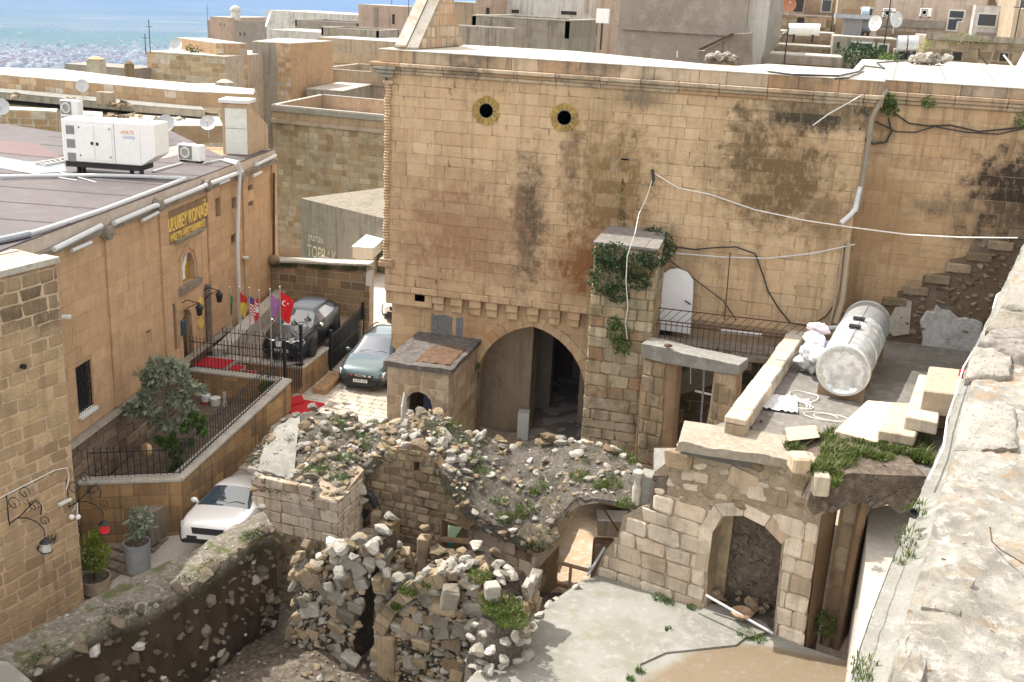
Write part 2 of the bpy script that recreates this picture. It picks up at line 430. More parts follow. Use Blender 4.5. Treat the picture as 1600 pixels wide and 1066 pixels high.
def courses(fr,L,v0,v1,rowh,bw,outside=None,proud=0.02,thick=0.12,joint=0.012,rnd=None,mat=0,meshes=None,top=None,
            jit=0.006,trim=False,tilt=0.0):
    """rows of blocks on a wall frame. outside(u, v) -> True where there is wall; top(u) cuts the upper edge raggedly"""
    O,U,V,N=fr;rnd=rnd or random.Random(3);meshes=meshes or BLK;out=[]
    v=v0;R3=Matrix((U,N,V)).transposed()
    while v < v1-0.05:
        h=rowh*rnd.uniform(0.9,1.1) if not isinstance(rowh,tuple) else rnd.uniform(*rowh)
        if v+h > v1-0.06:h=v1-v
        u=-rnd.random()*bw[1]*0.6
        while u < L:
            w=rnd.uniform(*bw);a,b=max(u,0.0),min(u+w,L);u += w
            if b-a < 0.07:continue
            lo,hi=v,v+h
            if top is not None and top((a+b)/2) < hi:
                if top((a+b)/2) < lo+(0.4 if not trim else .15)*h:continue
                if trim:
                    hi=min(top(a),top(b))-.01
                    if hi-lo < .05:continue
            if outside is not None:
                pts=[(a,lo),(b,lo),(a,hi),(b,hi),((a+b)/2,(lo+hi)/2),((a+b)/2,lo),((a+b)/2,hi),(a,(lo+hi)/2),(b,(lo+hi)/2)]
                ins=[not outside(*p) for p in pts]
                if all(ins):continue
                if any(ins):
                    best=None
                    for k in range(1,12):
                        f=k/12
                        for cand in ((a+(b-a)*f,b,lo,hi),(a,b-(b-a)*f,lo,hi),(a,b,lo+(hi-lo)*f,hi),(a,b,lo,hi-(hi-lo)*f)):
                            A,B,C,D=cand
                            if all(outside(*q) for q in ((A,C),(B,C),(A,D),(B,D),((A+B)/2,(C+D)/2),((A+B)/2,C),((A+B)/2,D),(A,(C+D)/2),(B,(C+D)/2))):
                                best=cand;break
                        if best:break
                    if not best or best[1]-best[0] < 0.05 or best[3]-best[2] < 0.05:continue
                    a,b,lo,hi=best
            pr=proud+rnd.uniform(-jit,jit)
            c=O+U*((a+b)/2)+V*((lo+hi)/2)+N*(pr-thick/2)
            M=R3.to_4x4() @ Matrix.Rotation(rnd.uniform(-tilt,tilt),4,'Y') @ Matrix.Diagonal(((b-a)-joint,thick,(hi-lo)-joint,1));M.translation=c
            out.append((rnd.choice(meshes),M,mat))
        v += h
    return out
def rock_at(p,size,rnd,meshes=None,mat=0,flat=1.0):
    s=size*rnd.uniform(0.75,1.3)
    M=Matrix.LocRotScale(Vector(p),Matrix.Rotation(rnd.uniform(0,6.28),3,'Z') @ Matrix.Rotation(rnd.uniform(-0.6,0.6),3,'X') @ Matrix.Rotation(rnd.uniform(-0.6,0.6),3,'Y'),Vector((s*rnd.uniform(0.9,1.35),s,s*rnd.uniform(0.7,1.0)*flat)))
    return (rnd.choice(meshes or RCK),M,mat)
def arc(cx,cz,r,a0,a1,n):return [(cx+r*math.cos(a0+(a1-a0)*i/n),cz+r*math.sin(a0+(a1-a0)*i/n)) for i in range(n+1)]
def pointed(x0,x1,z0,zs,za,n=9):
    """pointed arch outline from the foot x0 up over the apex to x1; two circular arcs"""
    hw=(x1-x0)/2;rise=za-zs;R=(hw*hw+rise*rise)/(2*hw);pts=[(x0,z0)]
    th=math.asin(min(1,rise/R))
    L_=[(x0+R-R*math.cos(th*i/n),zs+R*math.sin(th*i/n)) for i in range(n+1)]
    Rr=[(x1-R+R*math.cos(th*i/n),zs+R*math.sin(th*i/n)) for i in range(n,-1,-1)]
    return pts+L_+Rr[1:]+[(x1,z0)]
def inpoly(p,poly):
    x,y=p;c=False;j=len(poly)-1
    for i in range(len(poly)):
        xi,yi=poly[i];xj,yj=poly[j]
        if (yi > y) != (yj > y) and x < (xj-xi)*(y-yi)/(yj-yi)+xi:c=not c
        j=i
    return c
def voussoirs(fr,pts,w,proud,thick,mat=0,joint=0.012,rnd=None,step=None):
    """wedge stones round an arch line given as points (u, v) from left foot to right foot"""
    rnd=rnd or random.Random(5);O,U,V,N=fr;out=[]
    P2=[Vector((p[0],p[1])) for p in pts]
    if step:
        Ls=[0]
        for a,b in zip(P2,P2[1:]):Ls.append(Ls[-1]+(b-a).length)
        n=max(2,round(Ls[-1]/step));Q=[]
        for k in range(n+1):
            t=Ls[-1]*k/n
            for i in range(len(P2)-1):
                if t <= Ls[i+1]+1e-6:
                    f=(t-Ls[i])/max(1e-6,Ls[i+1]-Ls[i]);Q.append(P2[i].lerp(P2[i+1],f));break
        P2=Q
    nn=[]
    for i,p in enumerate(P2):
        d=(P2[min(i+1,len(P2)-1)]-P2[max(0,i-1)]).normalized();nn.append(Vector((-d.y,d.x)))
    res=[]
    for i in range(len(P2)-1):
        g=joint/2/max(0.02,(P2[i+1]-P2[i]).length)
        a=P2[i].lerp(P2[i+1],g);b=P2[i].lerp(P2[i+1],1-g);ww=w*rnd.uniform(0.9,1.12)
        na=nn[i].lerp(nn[i+1],g);nb=nn[i].lerp(nn[i+1],1-g)
        q=[a,b,b+nb*ww,a+na*ww];pr=proud+rnd.uniform(-0.006,0.006)
        f=[O+U*c.x+V*c.y+N*pr for c in q];k=[c-N*thick for c in f]
        res.append((f,k))
    return res
def wedge_parts(ws,name,mat,parent):
    for f,k in ws:
        mb=MB();c=sum((Vector(p) for p in f),Vector())/4;mb.hexa([p-c for p in f],[p-c for p in k])
        o=mb.build(name,mat,None);o.location=c;kid(o,parent)

# --- plants
def leaves(mb,c,n,r,size,rnd,sq=(1,1,1),droop=0.0,long=1.0,shell=0.0):
    for _ in range(n):
        d=Vector([rnd.gauss(0,1) for _ in range(3)]).normalized();q=rnd.random() ** (1/3.0)
        if shell:q=shell+(1-shell)*q
        p=Vector(c)+Vector((d.x*sq[0],d.y*sq[1],d.z*sq[2]))*r*q
        s=size*rnd.uniform(0.6,1.35)
        a=Vector([rnd.gauss(0,1) for _ in range(3)]);a.z -= droop;a=(a+d*0.6).normalized()
        b=a.cross(Vector([rnd.gauss(0,1) for _ in range(3)])).normalized()
        k=len(mb.v);m_=p+a*s*0.5*long
        mb.v += [tuple(p),tuple(m_+b*s*0.26),tuple(p+a*s*long),tuple(m_-b*s*0.26)]
        mb.f.append([k,k+1,k+2,k+3]);mb.mi.append(mb.cur)
def blades(mb,c,n,r,h,rnd,lean=0.5,w=0.012,sq=(1,1)):
    for _ in range(n):
        t=rnd.uniform(0,6.283);q=math.sqrt(rnd.random())*r
        p=Vector((c[0]+math.cos(t)*q*sq[0],c[1]+math.sin(t)*q*sq[1],c[2]));hh=h*rnd.uniform(0.4,1.25)
        l=Vector((rnd.gauss(0,1),rnd.gauss(0,1),0))*lean*hh;s=Vector((-l.y,l.x,0));s=s.normalized()*w if s.length > 1e-5 else Vector((w,0,0))
        m_=p+l*0.35+Vector((0,0,hh*0.65));e=p+l+Vector((0,0,hh))
        k=len(mb.v);mb.v += [tuple(p-s),tuple(p+s),tuple(m_+s*0.8),tuple(m_-s*0.8),tuple(e)]
        mb.f += [[k,k+1,k+2,k+3],[k+3,k+2,k+4]];mb.mi += [mb.cur]*2
def fbm(x,y,s=1.0,o=4,seed=0.0):return noise.fractal(Vector((x*s+seed,y*s-seed,seed*0.37)),1.0,2.0,o)
def sheet(name,nx,ny,fn,mat,parent=None,smooth=True,skirt=None,**kw):
    """grid sheet fn(i/nx, j/ny) -> point; skirt: z down to which the rim drops"""
    mb=MB();
    for j in range(ny+1):
        for i in range(nx+1):mb.v.append(tuple(fn(i/nx,j/ny)))
    for j in range(ny):
        for i in range(nx):k=j*(nx+1)+i;mb.f.append([k,k+1,k+nx+2,k+nx+1]);mb.mi.append(0)
    if skirt is not None:
        rim=[i for i in range(nx+1)]+[j*(nx+1)+nx for j in range(1,ny+1)]+[ny*(nx+1)+i for i in range(nx-1,-1,-1)]+[j*(nx+1) for j in range(ny-1,0,-1)]
        k0=len(mb.v)
        for r in rim:v=mb.v[r];mb.v.append((v[0],v[1],skirt if not callable(skirt) else skirt(v)))
        n=len(rim)
        for i in range(n):mb.f.append([rim[i],k0+i,k0+(i+1) % n,rim[(i+1) % n]]);mb.mi.append(0)
    o=mb.build(name,mat,parent,smooth=smooth,fixn=True);tag(o,kw.get('label'),kw.get('cat'),kw.get('group'),kw.get('kind'));return o
# ------------------------------------------------------------------ material set
DK=(0.10,0.085,0.07)
fac_blobs=[(-5.2,7.6,2.1,3.6,(0.20,0.13,0.06),0.9,0),(-7.9,6.3,0.9,3.4,(0.09,0.065,0.045),0.95,0),
             (-5.6,5.2,2.2,1.7,(0.22,0.10,0.04),0.95,0),(-10.4,5.9,3.4,3.0,(0.30,0.18,0.11),0.85,0),
             (0.0,8.6,2.6,2.4,(0.15,0.10,0.05),1.0,0),(-3.2,6.2,0.5,1.1,(0.16,0.12,0.07),0.6,0),
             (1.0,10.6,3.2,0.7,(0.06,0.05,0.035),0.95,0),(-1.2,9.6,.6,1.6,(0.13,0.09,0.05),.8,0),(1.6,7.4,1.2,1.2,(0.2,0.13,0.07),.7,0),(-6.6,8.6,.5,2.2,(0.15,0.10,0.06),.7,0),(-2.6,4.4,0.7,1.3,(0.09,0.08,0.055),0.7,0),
             (-9.2,2.2,2.2,0.8,(0.33,0.16,0.07),0.6,0),(-4.5,10.7,1.2,0.5,(0.13,0.11,0.08),0.6,0)]
M_FAC=stone('facade_stone',(0.60,0.445,0.28),(0.55,0.39,0.235),(0.50,0.33,0.19),stain=(0.17,0.12,0.07),stain_amt=0.5,streak=0.40,vary=0.35,blobs=fac_blobs,bump=0.35,pit=0.25)
rf_blobs=[(7.3,8.4,2.3,2.8,(0.045,0.033,0.025),1.0,0),(5.0,8.0,1.4,0.5,(0.12,0.09,0.06),0.7,0),(3.3,7.5,1.2,2.0,(0.30,0.18,0.09),0.6,0),
            (5.5,5.0,2.2,1.2,(0.22,0.16,0.10),0.5,0),(3.0,4.2,0.5,0.8,(0.10,0.085,0.07),0.8,0),(7.5,6.5,1.0,1.2,(0.07,0.06,0.05),0.9,0)]
M_FACR=stone('facade_stone_right',(0.55,0.39,0.235),(0.49,0.33,0.19),(0.42,0.25,0.13),stain=(0.13,0.09,0.055),stain_amt=0.55,streak=0.5,vary=0.35,blobs=rf_blobs,bump=0.35,pit=0.25)
M_MORT=stone('mortar',(0.42,0.31,0.20),(0.30,0.22,0.14),stain=(.06,.045,.03),stain_amt=0.9,streak=0.2,vary=0.3,bump=0.6)
M_PARA=stone('parapet_stone',(0.50,0.40,0.29),(0.44,0.32,0.21),(0.40,0.22,0.10),stain_amt=0.75,streak=0.65,vary=0.8,bump=0.4)
M_OCU=stone('oculus_stone',(0.40,0.28,0.09),(0.33,0.22,0.07),stain_amt=0.4,streak=0.2,bump=0.4)
M_LIME=ground_mat('lime_roof',(0.80,0.76,0.68),(0.70,0.66,0.58),(0.62,0.50,0.34),0.5,0.3,speck=0.0,rough=0.85)
M_HOT=stone('hotel_stone',(0.56,0.375,0.225),(0.51,0.335,0.195),stain_amt=0.25,streak=0.28,vary=0.35,bump=0.30,pit=0.1,
              stain=(0.20,0.12,0.07))
M_HOTM=stone('hotel_joint',(0.46,0.31,0.185),(0.42,0.28,0.165),stain_amt=0.2,streak=0.1,vary=0.1,bump=0.3)
M_NEARH=stone('yellow_block',(0.50,0.36,0.22),(0.44,0.305,0.18),(0.34,0.23,0.14),stain_amt=0.4,streak=0.3,vary=1.0,bump=0.8,pit=0.5,
                blobs=[(20.5,6.3,3.5,0.9,(0.12,0.09,0.06),0.7,1)])
M_JOINT=stone('pale_joint',(0.58,0.45,0.33),(0.54,0.41,0.29),stain_amt=0.2,streak=0.1,vary=0.1,bump=0.4)
M_TERR=stone('terrace_block',(0.42,0.27,0.13),(0.35,0.215,0.105),(0.26,0.165,0.09),stain_amt=0.6,streak=0.9,vary=1.0,bump=0.45,pit=0.2)
M_DARKB=stone('dark_block',(0.36,0.26,0.15),(0.28,0.20,0.12),(0.11,0.09,0.065),stain_amt=0.7,streak=0.3,vary=1.0,bump=0.6)
M_ASH=stone('ashlar',(0.70,0.61,0.49),(0.62,0.51,0.39),(0.50,0.38,0.26),stain_amt=0.45,streak=0.35,vary=1.0,bump=0.8,pit=0.7)
M_ASHO=stone('orange_ashlar',(0.40,0.28,0.17),(0.28,0.18,0.10),(0.48,0.39,0.28),stain_amt=0.7,streak=0.7,vary=1.0,bump=0.8,pit=0.7)
M_RUIN=stone('ruin_block',(0.43,0.34,0.23),(0.34,0.26,0.165),(0.24,0.17,0.10),stain_amt=0.6,streak=0.4,vary=1.2,bump=0.9,pit=0.8,moss=0.35)
M_ROCK=stone('rubble_stone',(0.56,0.53,0.475),(0.42,0.39,0.335),(0.27,0.235,0.185),stain=(0.10,0.095,0.08),stain_amt=0.75,streak=0.0,vary=1.4,bump=1.0,pit=1.2,moss=.18)
M_ROCKD=stone('dark_rubble_stone',(0.34,0.265,0.18),(0.25,0.19,0.125),(0.17,0.12,0.07),stain=(0.07,0.06,0.045),stain_amt=0.7,streak=0.0,vary=1.3,bump=1.0,pit=0.8,moss=0.4)
M_SOIL=ground_mat('soil',(0.23,0.205,0.17),(0.15,0.13,0.10),(0.36,0.33,0.285),2.2,1.6,speck=0.9)
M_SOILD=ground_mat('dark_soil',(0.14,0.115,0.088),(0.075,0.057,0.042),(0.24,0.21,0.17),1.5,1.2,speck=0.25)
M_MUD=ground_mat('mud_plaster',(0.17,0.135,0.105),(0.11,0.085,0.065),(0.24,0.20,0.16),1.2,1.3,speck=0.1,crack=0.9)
M_PLAST=ground_mat('earth_plaster',(0.45,0.36,0.26),(0.37,0.28,0.19),(0.52,0.45,0.36),1.4,0.9,speck=0.3,crack=0.5)
M_CONC=ground_mat('concrete',(0.42,0.41,0.37),(0.34,0.33,0.29),(0.50,0.49,0.45),0.8,0.35,speck=0.0)
M_SLAB=ground_mat('slab_concrete',(0.45,0.44,0.38),(0.37,0.37,0.29),(0.58,0.57,0.53),1.1,0.5,wet=0.0)
M_TERC=ground_mat('terrace_concrete',(0.46,0.43,0.38),(0.36,0.33,0.29),(0.56,0.54,0.50),0.7,0.4,wet=0.55)
M_WETP=ground_mat('wet_plaster',(0.36,0.255,0.15),(0.31,0.22,0.13),(0.42,0.33,0.22),0.7,0.3)
M_PAVE=ground_mat('pale_paving',(0.72,0.66,0.57),(0.64,0.57,0.48),(0.78,0.74,0.67),1.1,0.4)
M_COBB=ground_mat('alley_paving',(0.44,0.36,0.28),(0.36,0.29,0.22),(0.52,0.45,0.36),1.3,0.5)
M_SAND=ground_mat('sand_ground',(0.62,0.48,0.32),(0.53,0.39,0.25),(0.66,0.61,0.53),0.8,0.6,speck=0.25)
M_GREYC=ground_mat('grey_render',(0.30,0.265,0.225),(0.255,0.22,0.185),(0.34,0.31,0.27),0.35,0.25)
M_TANC=stone('tan_render',(0.45,0.36,0.26),(0.40,0.315,0.22),stain=(0.16,0.135,0.105),stain_amt=0.5,streak=0.75,vary=0.4,bump=0.25,pit=0)
M_DKCON=stone('weathered_concrete',(0.33,0.295,0.24),(0.27,0.235,0.185),stain=(0.11,0.10,0.08),stain_amt=0.6,streak=0.8,vary=0.3,bump=0.3,pit=0)
M_CAP=ground_mat('pale_cap',(0.66,0.62,0.55),(0.56,0.52,0.45),(0.45,0.40,0.33),1.5,0.4)
M_WHITEW=plain('white_wall',(0.70,0.70,0.69),0.8,var=0.14,scale=0.8,bump=0.2)
M_BACKST=stone('back_wall_stone',(0.47,0.37,0.27),(0.39,0.28,0.18),(0.33,0.20,0.11),stain_amt=0.5,streak=0.3,vary=1.0,bump=0.9,pit=0.4)
M_FARST=stone('far_wall_stone',(0.50,0.38,0.25),(0.42,0.28,0.16),(0.55,0.49,0.41),stain_amt=0.35,streak=0.3,vary=1.2,bump=0.5)
M_MEMB=ground_mat('roof_membrane',(0.36,0.29,0.285),(0.31,0.27,0.275),(0.40,0.36,0.35),0.35,0.15,rough=0.6)
M_IRON=plain('black_iron',(0.022,0.022,0.024),0.5,0.3,spec=0.5)
M_RUST=plain('rusty_iron',(0.10,0.055,0.035),0.8,0.3,var=0.3)
M_WHITE=plain('white_paint',(0.80,0.80,0.78),0.45,var=0.04)
M_OFFW=plain('dull_white',(0.62,0.64,0.58),0.6,var=0.08)
M_PVC=plain('pvc_grey',(0.58,0.59,0.60),0.45,var=0.06)
M_PVCD=plain('pipe_grey',(0.30,0.33,0.36),0.5,var=0.1)
M_BLACK=plain('black_rubber',(0.018,0.018,0.018),0.7,var=0.1)
M_DARK=plain('dark_hollow',(0.03,0.026,0.022),0.9,var=0.3)
M_GRILL=plain('grey_grille',(0.22,0.22,0.22),0.6,var=0.1)
M_WOOD=plain('wood',(0.30,0.20,0.12),0.7,var=0.25,scale=3,bump=0.2)
M_WOODL=plain('pale_wood',(0.58,0.42,0.28),0.65,var=0.15,scale=3,bump=0.2)
M_DOORB=plain('brown_door',(0.085,0.05,0.035),0.55,var=0.2)
M_RED=plain('red_carpet',(0.42,0.012,0.02),0.95,var=0.12,scale=12,bump=0.3)
M_GOLD=plain('gold_letter',(0.85,0.62,0.18),0.35,0.35,var=0.08)
M_STEEL=plain('galvanised_steel',(0.74,0.77,0.78),0.45,0.7,var=0.28,scale=5)
M_STEELD=plain('dull_steel',(0.45,0.47,0.48),0.5,0.7,var=0.12)
M_CHROME=plain('chrome',(0.72,0.73,0.74),0.12,1.0,var=0.02)
M_CABLE=plain('black_cable',(0.03,0.028,0.026),0.6)
M_CABW=plain('white_cable',(0.72,0.70,0.66),0.5)
M_SHUT=plain('cream_shutter',(0.60,0.52,0.40),0.5,var=0.06)
M_GREEN=leaf_mat('leaf_green',(0.065,0.12,0.025),(0.13,0.20,0.045))
M_GRASS=leaf_mat('grass_green',(0.075,0.115,0.022),(0.15,0.19,0.045),0.6,0.35)
M_OLIVE=leaf_mat('olive_leaf',(0.19,0.23,0.15),(0.34,0.37,0.27),0.5,0.2)
M_DGREEN=leaf_mat('dark_leaf',(0.03,0.062,0.018),(0.055,0.10,0.03))
M_YGREEN=leaf_mat('yellow_leaf',(0.13,0.20,0.03),(0.33,0.36,0.05))
M_DRY=leaf_mat('dry_stalk',(0.33,0.28,0.19),(0.45,0.39,0.28),0.8,0.1)
M_MOSS=leaf_mat('moss',(0.045,0.06,0.015),(0.09,0.11,0.03),0.9,0.1)
M_BARK=plain('bark',(0.16,0.13,0.10),0.9,var=0.25,bump=0.5)
M_GLASS=plain('car_glass',(0.02,0.03,0.04),0.04,0.0,var=0.0,spec=1.0)
M_WIN=plain('window_glass',(0.035,0.04,0.05),0.1,0.0,var=0.1,spec=0.8)
# ================================================================== MAIN BUILDING
YF=34.3;YL=34.65;YR=35.35
XL=P(603,300,y=YF).x;XR=P(1341,290,y=YF).x
XLL=P(612,500,y=YL).x
ZM=3.50;ZC=P(602,97,y=YF-0.1).z;ZT=P(597,76,y=YF).z
FU=frame((0,YF,0),(1,0));FL=frame((0,YL,0),(1,0));FR=frame((0,YR,0),(1,0))
bld=thing('stone_building','tall stone building with two round windows and a pointed arch passage below','building',(XL,YF,0))
oc=[P(760,173,y=YF),P(882,184,y=YF)]
hole=P(976,254,y=YF);RO,RI=0.46,0.26
def circ(c,r,n=20):return [(c.x+r*math.cos(2*PI*i/n),c.z+r*math.sin(2*PI*i/n)) for i in range(n)]
hq=[(hole.x-.13,hole.z-.12),(hole.x+.13,hole.z-.12),(hole.x+.13,hole.z+.12),(hole.x-.13,hole.z+.12)]
kid(MB().plate(FU,[(XL,ZM),(XR,ZM),(XR,ZC),(XL,ZC)],0.45,[circ(c,RI) for c in oc]+[hq]).build('upper_wall',M_MORT),bld)
def out_up(u,v):
    for c in oc:
        if (u-c.x) ** 2+(v-c.z) ** 2 < (RI+.03) ** 2:return False
    return not (abs(u-hole.x) < .13 and abs(v-hole.z) < .12)
rnd=random.Random(11)
sp=courses(FU,0,0,0,1,(1,1))
FU0=(Vector((XL,YF,0)),FU[1],FU[2],FU[3])
spec=courses(FU0,XR-XL,ZM+.22,ZC-.02,(0.33,0.44),(0.42,0.95),lambda u,v:out_up(u+XL,v),0.013,0.10,0.011,rnd,0,RBLK[:1]+BLK,jit=0.007,tilt=.004)
jamb=P(742,620,y=YL).x;jamr=P(915,620,y=YL).x;apex=P(835,510,y=YL).z
ARCH=pointed(jamb,jamr,-2.2,0.35,apex)
RB=P(1000,600,y=YL).x
kid(MB().plate(FL,[(XLL,-2.2),(jamb,-2.2)]+ARCH[1:-1]+[(jamr,-2.2),(RB,-2.2),(RB,ZM),(XLL,ZM)],0.9).build('lower_wall',M_MORT),bld)
ring=pointed(jamb-.08,jamr+.08,-2.2,0.35,apex+.09)
FL0=(Vector((XLL,YL,0)),FL[1],FL[2],FL[3])
spec += courses(FL0,RB-XLL,-0.9,ZM-.02,(0.34,0.46),(0.5,1.0),lambda u,v:not inpoly((u+XLL,v),ring),0.012,0.10,0.011,rnd,0,BLK)
pieces(spec,'stone',[M_FAC],bld,300,'stone_mass')
wedge_parts(voussoirs(FL,ARCH[1:-1],0.34,0.05,0.5,rnd=rnd,step=0.33),'arch_stone',M_FAC,bld)
for c in oc:
    ring_pts=[(c.x+RI*math.cos(t),c.z+RI*math.sin(t)) for t in [2*PI*k/14 for k in range(14,-1,-1)]]
    w=kid(MB().lathe([(RI+.005,0),(RI+.005,0.4),(RI-.03,0.4),(RI-.03,0.0)],(c.x,YF-.035,c.z),24,(0,1,0)).build('round_window',M_DKCON),bld)
    for f,k in voussoirs(FU,ring_pts,RO-RI,0.045,0.2,rnd=rnd):
        mb=MB();q=sum((Vector(p) for p in f),Vector())/4;mb.hexa([p-q for p in f],[p-q for p in k])
        o=mb.build('ring_stone',M_OCU);o.parent=w;o.location=q
    g=MB().lathe([(0.001,0),(RI-.01,0),(RI-.01,.03),(0.001,.03)],(c.x,YF+(.12 if c is oc[1] else .3),c.z),20,(0,1,0)).build('window_pane',plain('blue_pane',(0.02,0.03,0.07),0.15) if c is oc[1] else M_DARK);g.parent=w
kid(MB().box(hole.x-.14,hole.x+.14,YF+.3,YF+.34,hole.z-.14,hole.z+.14).build('wall_hole_back',M_DARK),bld)
# moulding band and consoles over the arch
k=0;x=XL+.02
while x < RB-.3:
    w=rnd.uniform(0.7,1.15);x1=min(x+w,RB)
    kid(MB().box(x+.006,x1-.006,YF-.055,YF+.3,ZM-.01,ZM+.21).build('moulding_stone',M_FAC,bevel=.02),bld);x=x1
kid(MB().box(XL+.02,XL+1.75,YF+.03,YF+.5,ZM-.50,ZM-.015).build('corner_corbel',M_FAC,bevel=.03),bld)
for px in (655,683,712,741,767,799,832,866,897):
    q=P(px,480,y=YF);
    mb=MB();mb.box(q.x-.21,q.x+.21,YF+.03,YL+.05,ZM-.31,ZM-.015);mb.box(q.x-.19,q.x+.19,YF+.12,YL+.05,ZM-.58,ZM-.312)
    kid(mb.build('corbel',M_FAC,bevel=.025),bld)
# cornice and parapet
def cornice(x0,x1,y,zc,seg,par,jx=0.0):
    x=x0
    while x < x1-.05:
        w=rnd.uniform(*seg);e=min(x+w,x1);g=.005
        mb=MB()
        mb.box(x+g,e-g,y-.10,y+.2,zc-.36,zc-.24);mb.box(x+g,e-g,y-.16,y+.2,zc-.238,zc-.13);mb.box(x+g,e-g,y-.27-jx,y+.2,zc-.128,zc-.0)
        kid(mb.build('cornice_stone',M_PARA,bevel=.02),par);x=e
cornice(XL-.55,XR+.35,YF,ZC,(0.9,1.5),bld)
x=XL-.28
while x < XR+.30:
    w=rnd.uniform(0.8,1.5);e=min(x+w,XR+.32)
    kid(MB().box(x+.005,e-.005,YF-.06+rnd.uniform(-.006,.006),YF+.34,ZC+.003,ZT-.03).build('parapet_stone',M_PARA,bevel=.012),bld);x=e
# corner column with a carved capital
cb=MB();cb.box(XL-.42,XL+.38,YF-.30,YF+.3,ZC-.24,ZC-.13);cb.box(XL-.33,XL+.30,YF-.26,YF+.3,ZC-.36,ZC-.245);cb.box(XL-.24,XL+.26,YF-.2,YF+.3,ZC-.5,ZC-.365)
kid(cb.build('corner_capital',M_DKCON,bevel=.03),bld)
zb=P(610,412,y=YF).z
cc=MB();z=zb+.12;i=0
while z < ZC-.72:
    cc.lathe([(0.085,0),(0.12,.045),(0.085,.09)],(XL+.04+.02*math.sin(i),YF-.04,z),8);z += .098;i += 1
kid(cc.build('carved_column',M_FAC),bld)
kid(MB().box(XL-.12,XL+.24,YF-.14,YF+.1,ZC-.7,ZC-.58).box(XL-.2,XL+.36,YF-.2,YF+.1,zb-.1,zb+.1).box(XL-.16,XL+.33,YF-.17,YF+.1,zb+.103,zb+.2).build('column_base',M_PARA,bevel=.03),bld)
# body, side walls and roof
kid(MB().box(XL,XR-.01,35.56,39.0,3.6,ZT-.06).box(XL,XL+.5,34.76,35.55,3.6,ZT-.06).box(XR-.5,XR,YF+.46,35.55,2.0,ZT-.06).build('body',M_FAC),bld)
rp=[P(*q,z=ZT) for q in ((722,70),(900,80),(1140,104),(1200,100),(1333,108.5),(1347,93),(1450,94),(1600,104),(1800,115))]
poly=[(XL-.30,YF-.075),(XR+.33,YF-.075),(XR+.33,YR-.08),(16,YR-.08),(16,rp[-1].y)]+[(p.x,p.y) for p in rp[::-1]]+[(XL-.3,rp[0].y)]
kid(MB().prism(poly,ZT-.03,ZT).build('roof_surface',M_LIME),bld)
# passage behind the arch
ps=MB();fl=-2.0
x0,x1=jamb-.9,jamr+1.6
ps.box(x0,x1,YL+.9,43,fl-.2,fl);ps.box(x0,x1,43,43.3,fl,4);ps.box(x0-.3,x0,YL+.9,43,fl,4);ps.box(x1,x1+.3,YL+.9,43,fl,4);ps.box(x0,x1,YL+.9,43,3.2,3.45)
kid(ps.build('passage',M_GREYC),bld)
q0=P(762,600,y=36.2);q1=P(829,600,y=36.2)
kid(MB().box(q0.x-.6,q1.x,36.2,37.2,fl,3.19).build('passage_pier',M_TANC,bevel=.02),bld)
q1b=P(860,600,y=39)
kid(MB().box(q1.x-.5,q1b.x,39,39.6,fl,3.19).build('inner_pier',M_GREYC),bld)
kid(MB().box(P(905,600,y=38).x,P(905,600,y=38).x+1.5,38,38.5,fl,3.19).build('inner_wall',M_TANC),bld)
kid(MB().box(P(863,600,y=42.9).x,P(893,600,y=42.9).x,42.85,42.95,fl,1.6).build('inner_door',M_DOORB),bld)
a=P(806,640,y=35.9)
tag(MB().obox((P(817,660,y=35.7).x,35.8,fl),.42,.5,1.05,.15).build('stone_post',M_WHITEW,bevel=.02),'short pale stone post standing inside the arch passage','post')
# threshold slab inside the arch
tag(MB().prism([(jamb+.1,35.0),(jamb+1.5,34.6),(jamb+1.6,35.6),(jamb+.2,35.9)],fl,fl+.08).build('flat_slab',M_TANC),'pale flat slab lying on the passage floor at the foot of the arch','slab')
# grey paint patch on lower wall: flat wash of cement
mb=MB()
for k in range(9):
    a=P(676+k*5.6,500,y=YL-.03).x;zt=P(680,490,y=YL).z-rnd.uniform(0,.08);zb_=P(680,540,y=YL).z-rnd.uniform(0,.3)
    if k == 6:continue
    mb.box(a-.055,a+.058,YL-.034,YL-.02,zb_,zt)
kid(mb.build('cement_wash',plain('cement_wash',(0.17,0.18,0.185),0.9,var=0.25,scale=14)),bld)

# ---- right wing, set back
wing=thing('right_wing','stained stone wing set back at the right of the tall building with torn-off steps','building',(XR,YR,3))
ZRB=3.3;ZRC=P(1382,142,y=YR).z;ZRT=ZT
XE=11.5
kid(MB().plate(FR,[(XR-.3,ZRB-1),(XE,ZRB-1),(XE,ZRC),(XR-.3,ZRC)],0.5).build('wing_wall',M_MORT),wing)
FR0=(Vector((XR-.1,YR,0)),FR[1],FR[2],FR[3])
spec=courses(FR0,XE-XR,ZRB,ZRC-.3,(0.34,0.44),(0.5,1.0),None,0.012,0.1,0.010,rnd,0,BLK)
pieces(spec,'stone',[M_FACR],wing,250,'stone_mass')
cornice(XR+.03,XE,YR,ZRC,(1.0,1.6),wing,-.08)
x=XR+.33
while x < XE:
    w=rnd.uniform(.7,1.3);e=x+w
    kid(MB().box(x+.005,e-.005,YR-.05,YR+.34,ZRC+.003,ZT-.031).build('parapet_stone',M_PARA,bevel=.012),wing);x=e
kid(MB().box(XR+.02,XE,YR+.51,45,3,ZT-.06).build('body',M_FACR),wing)
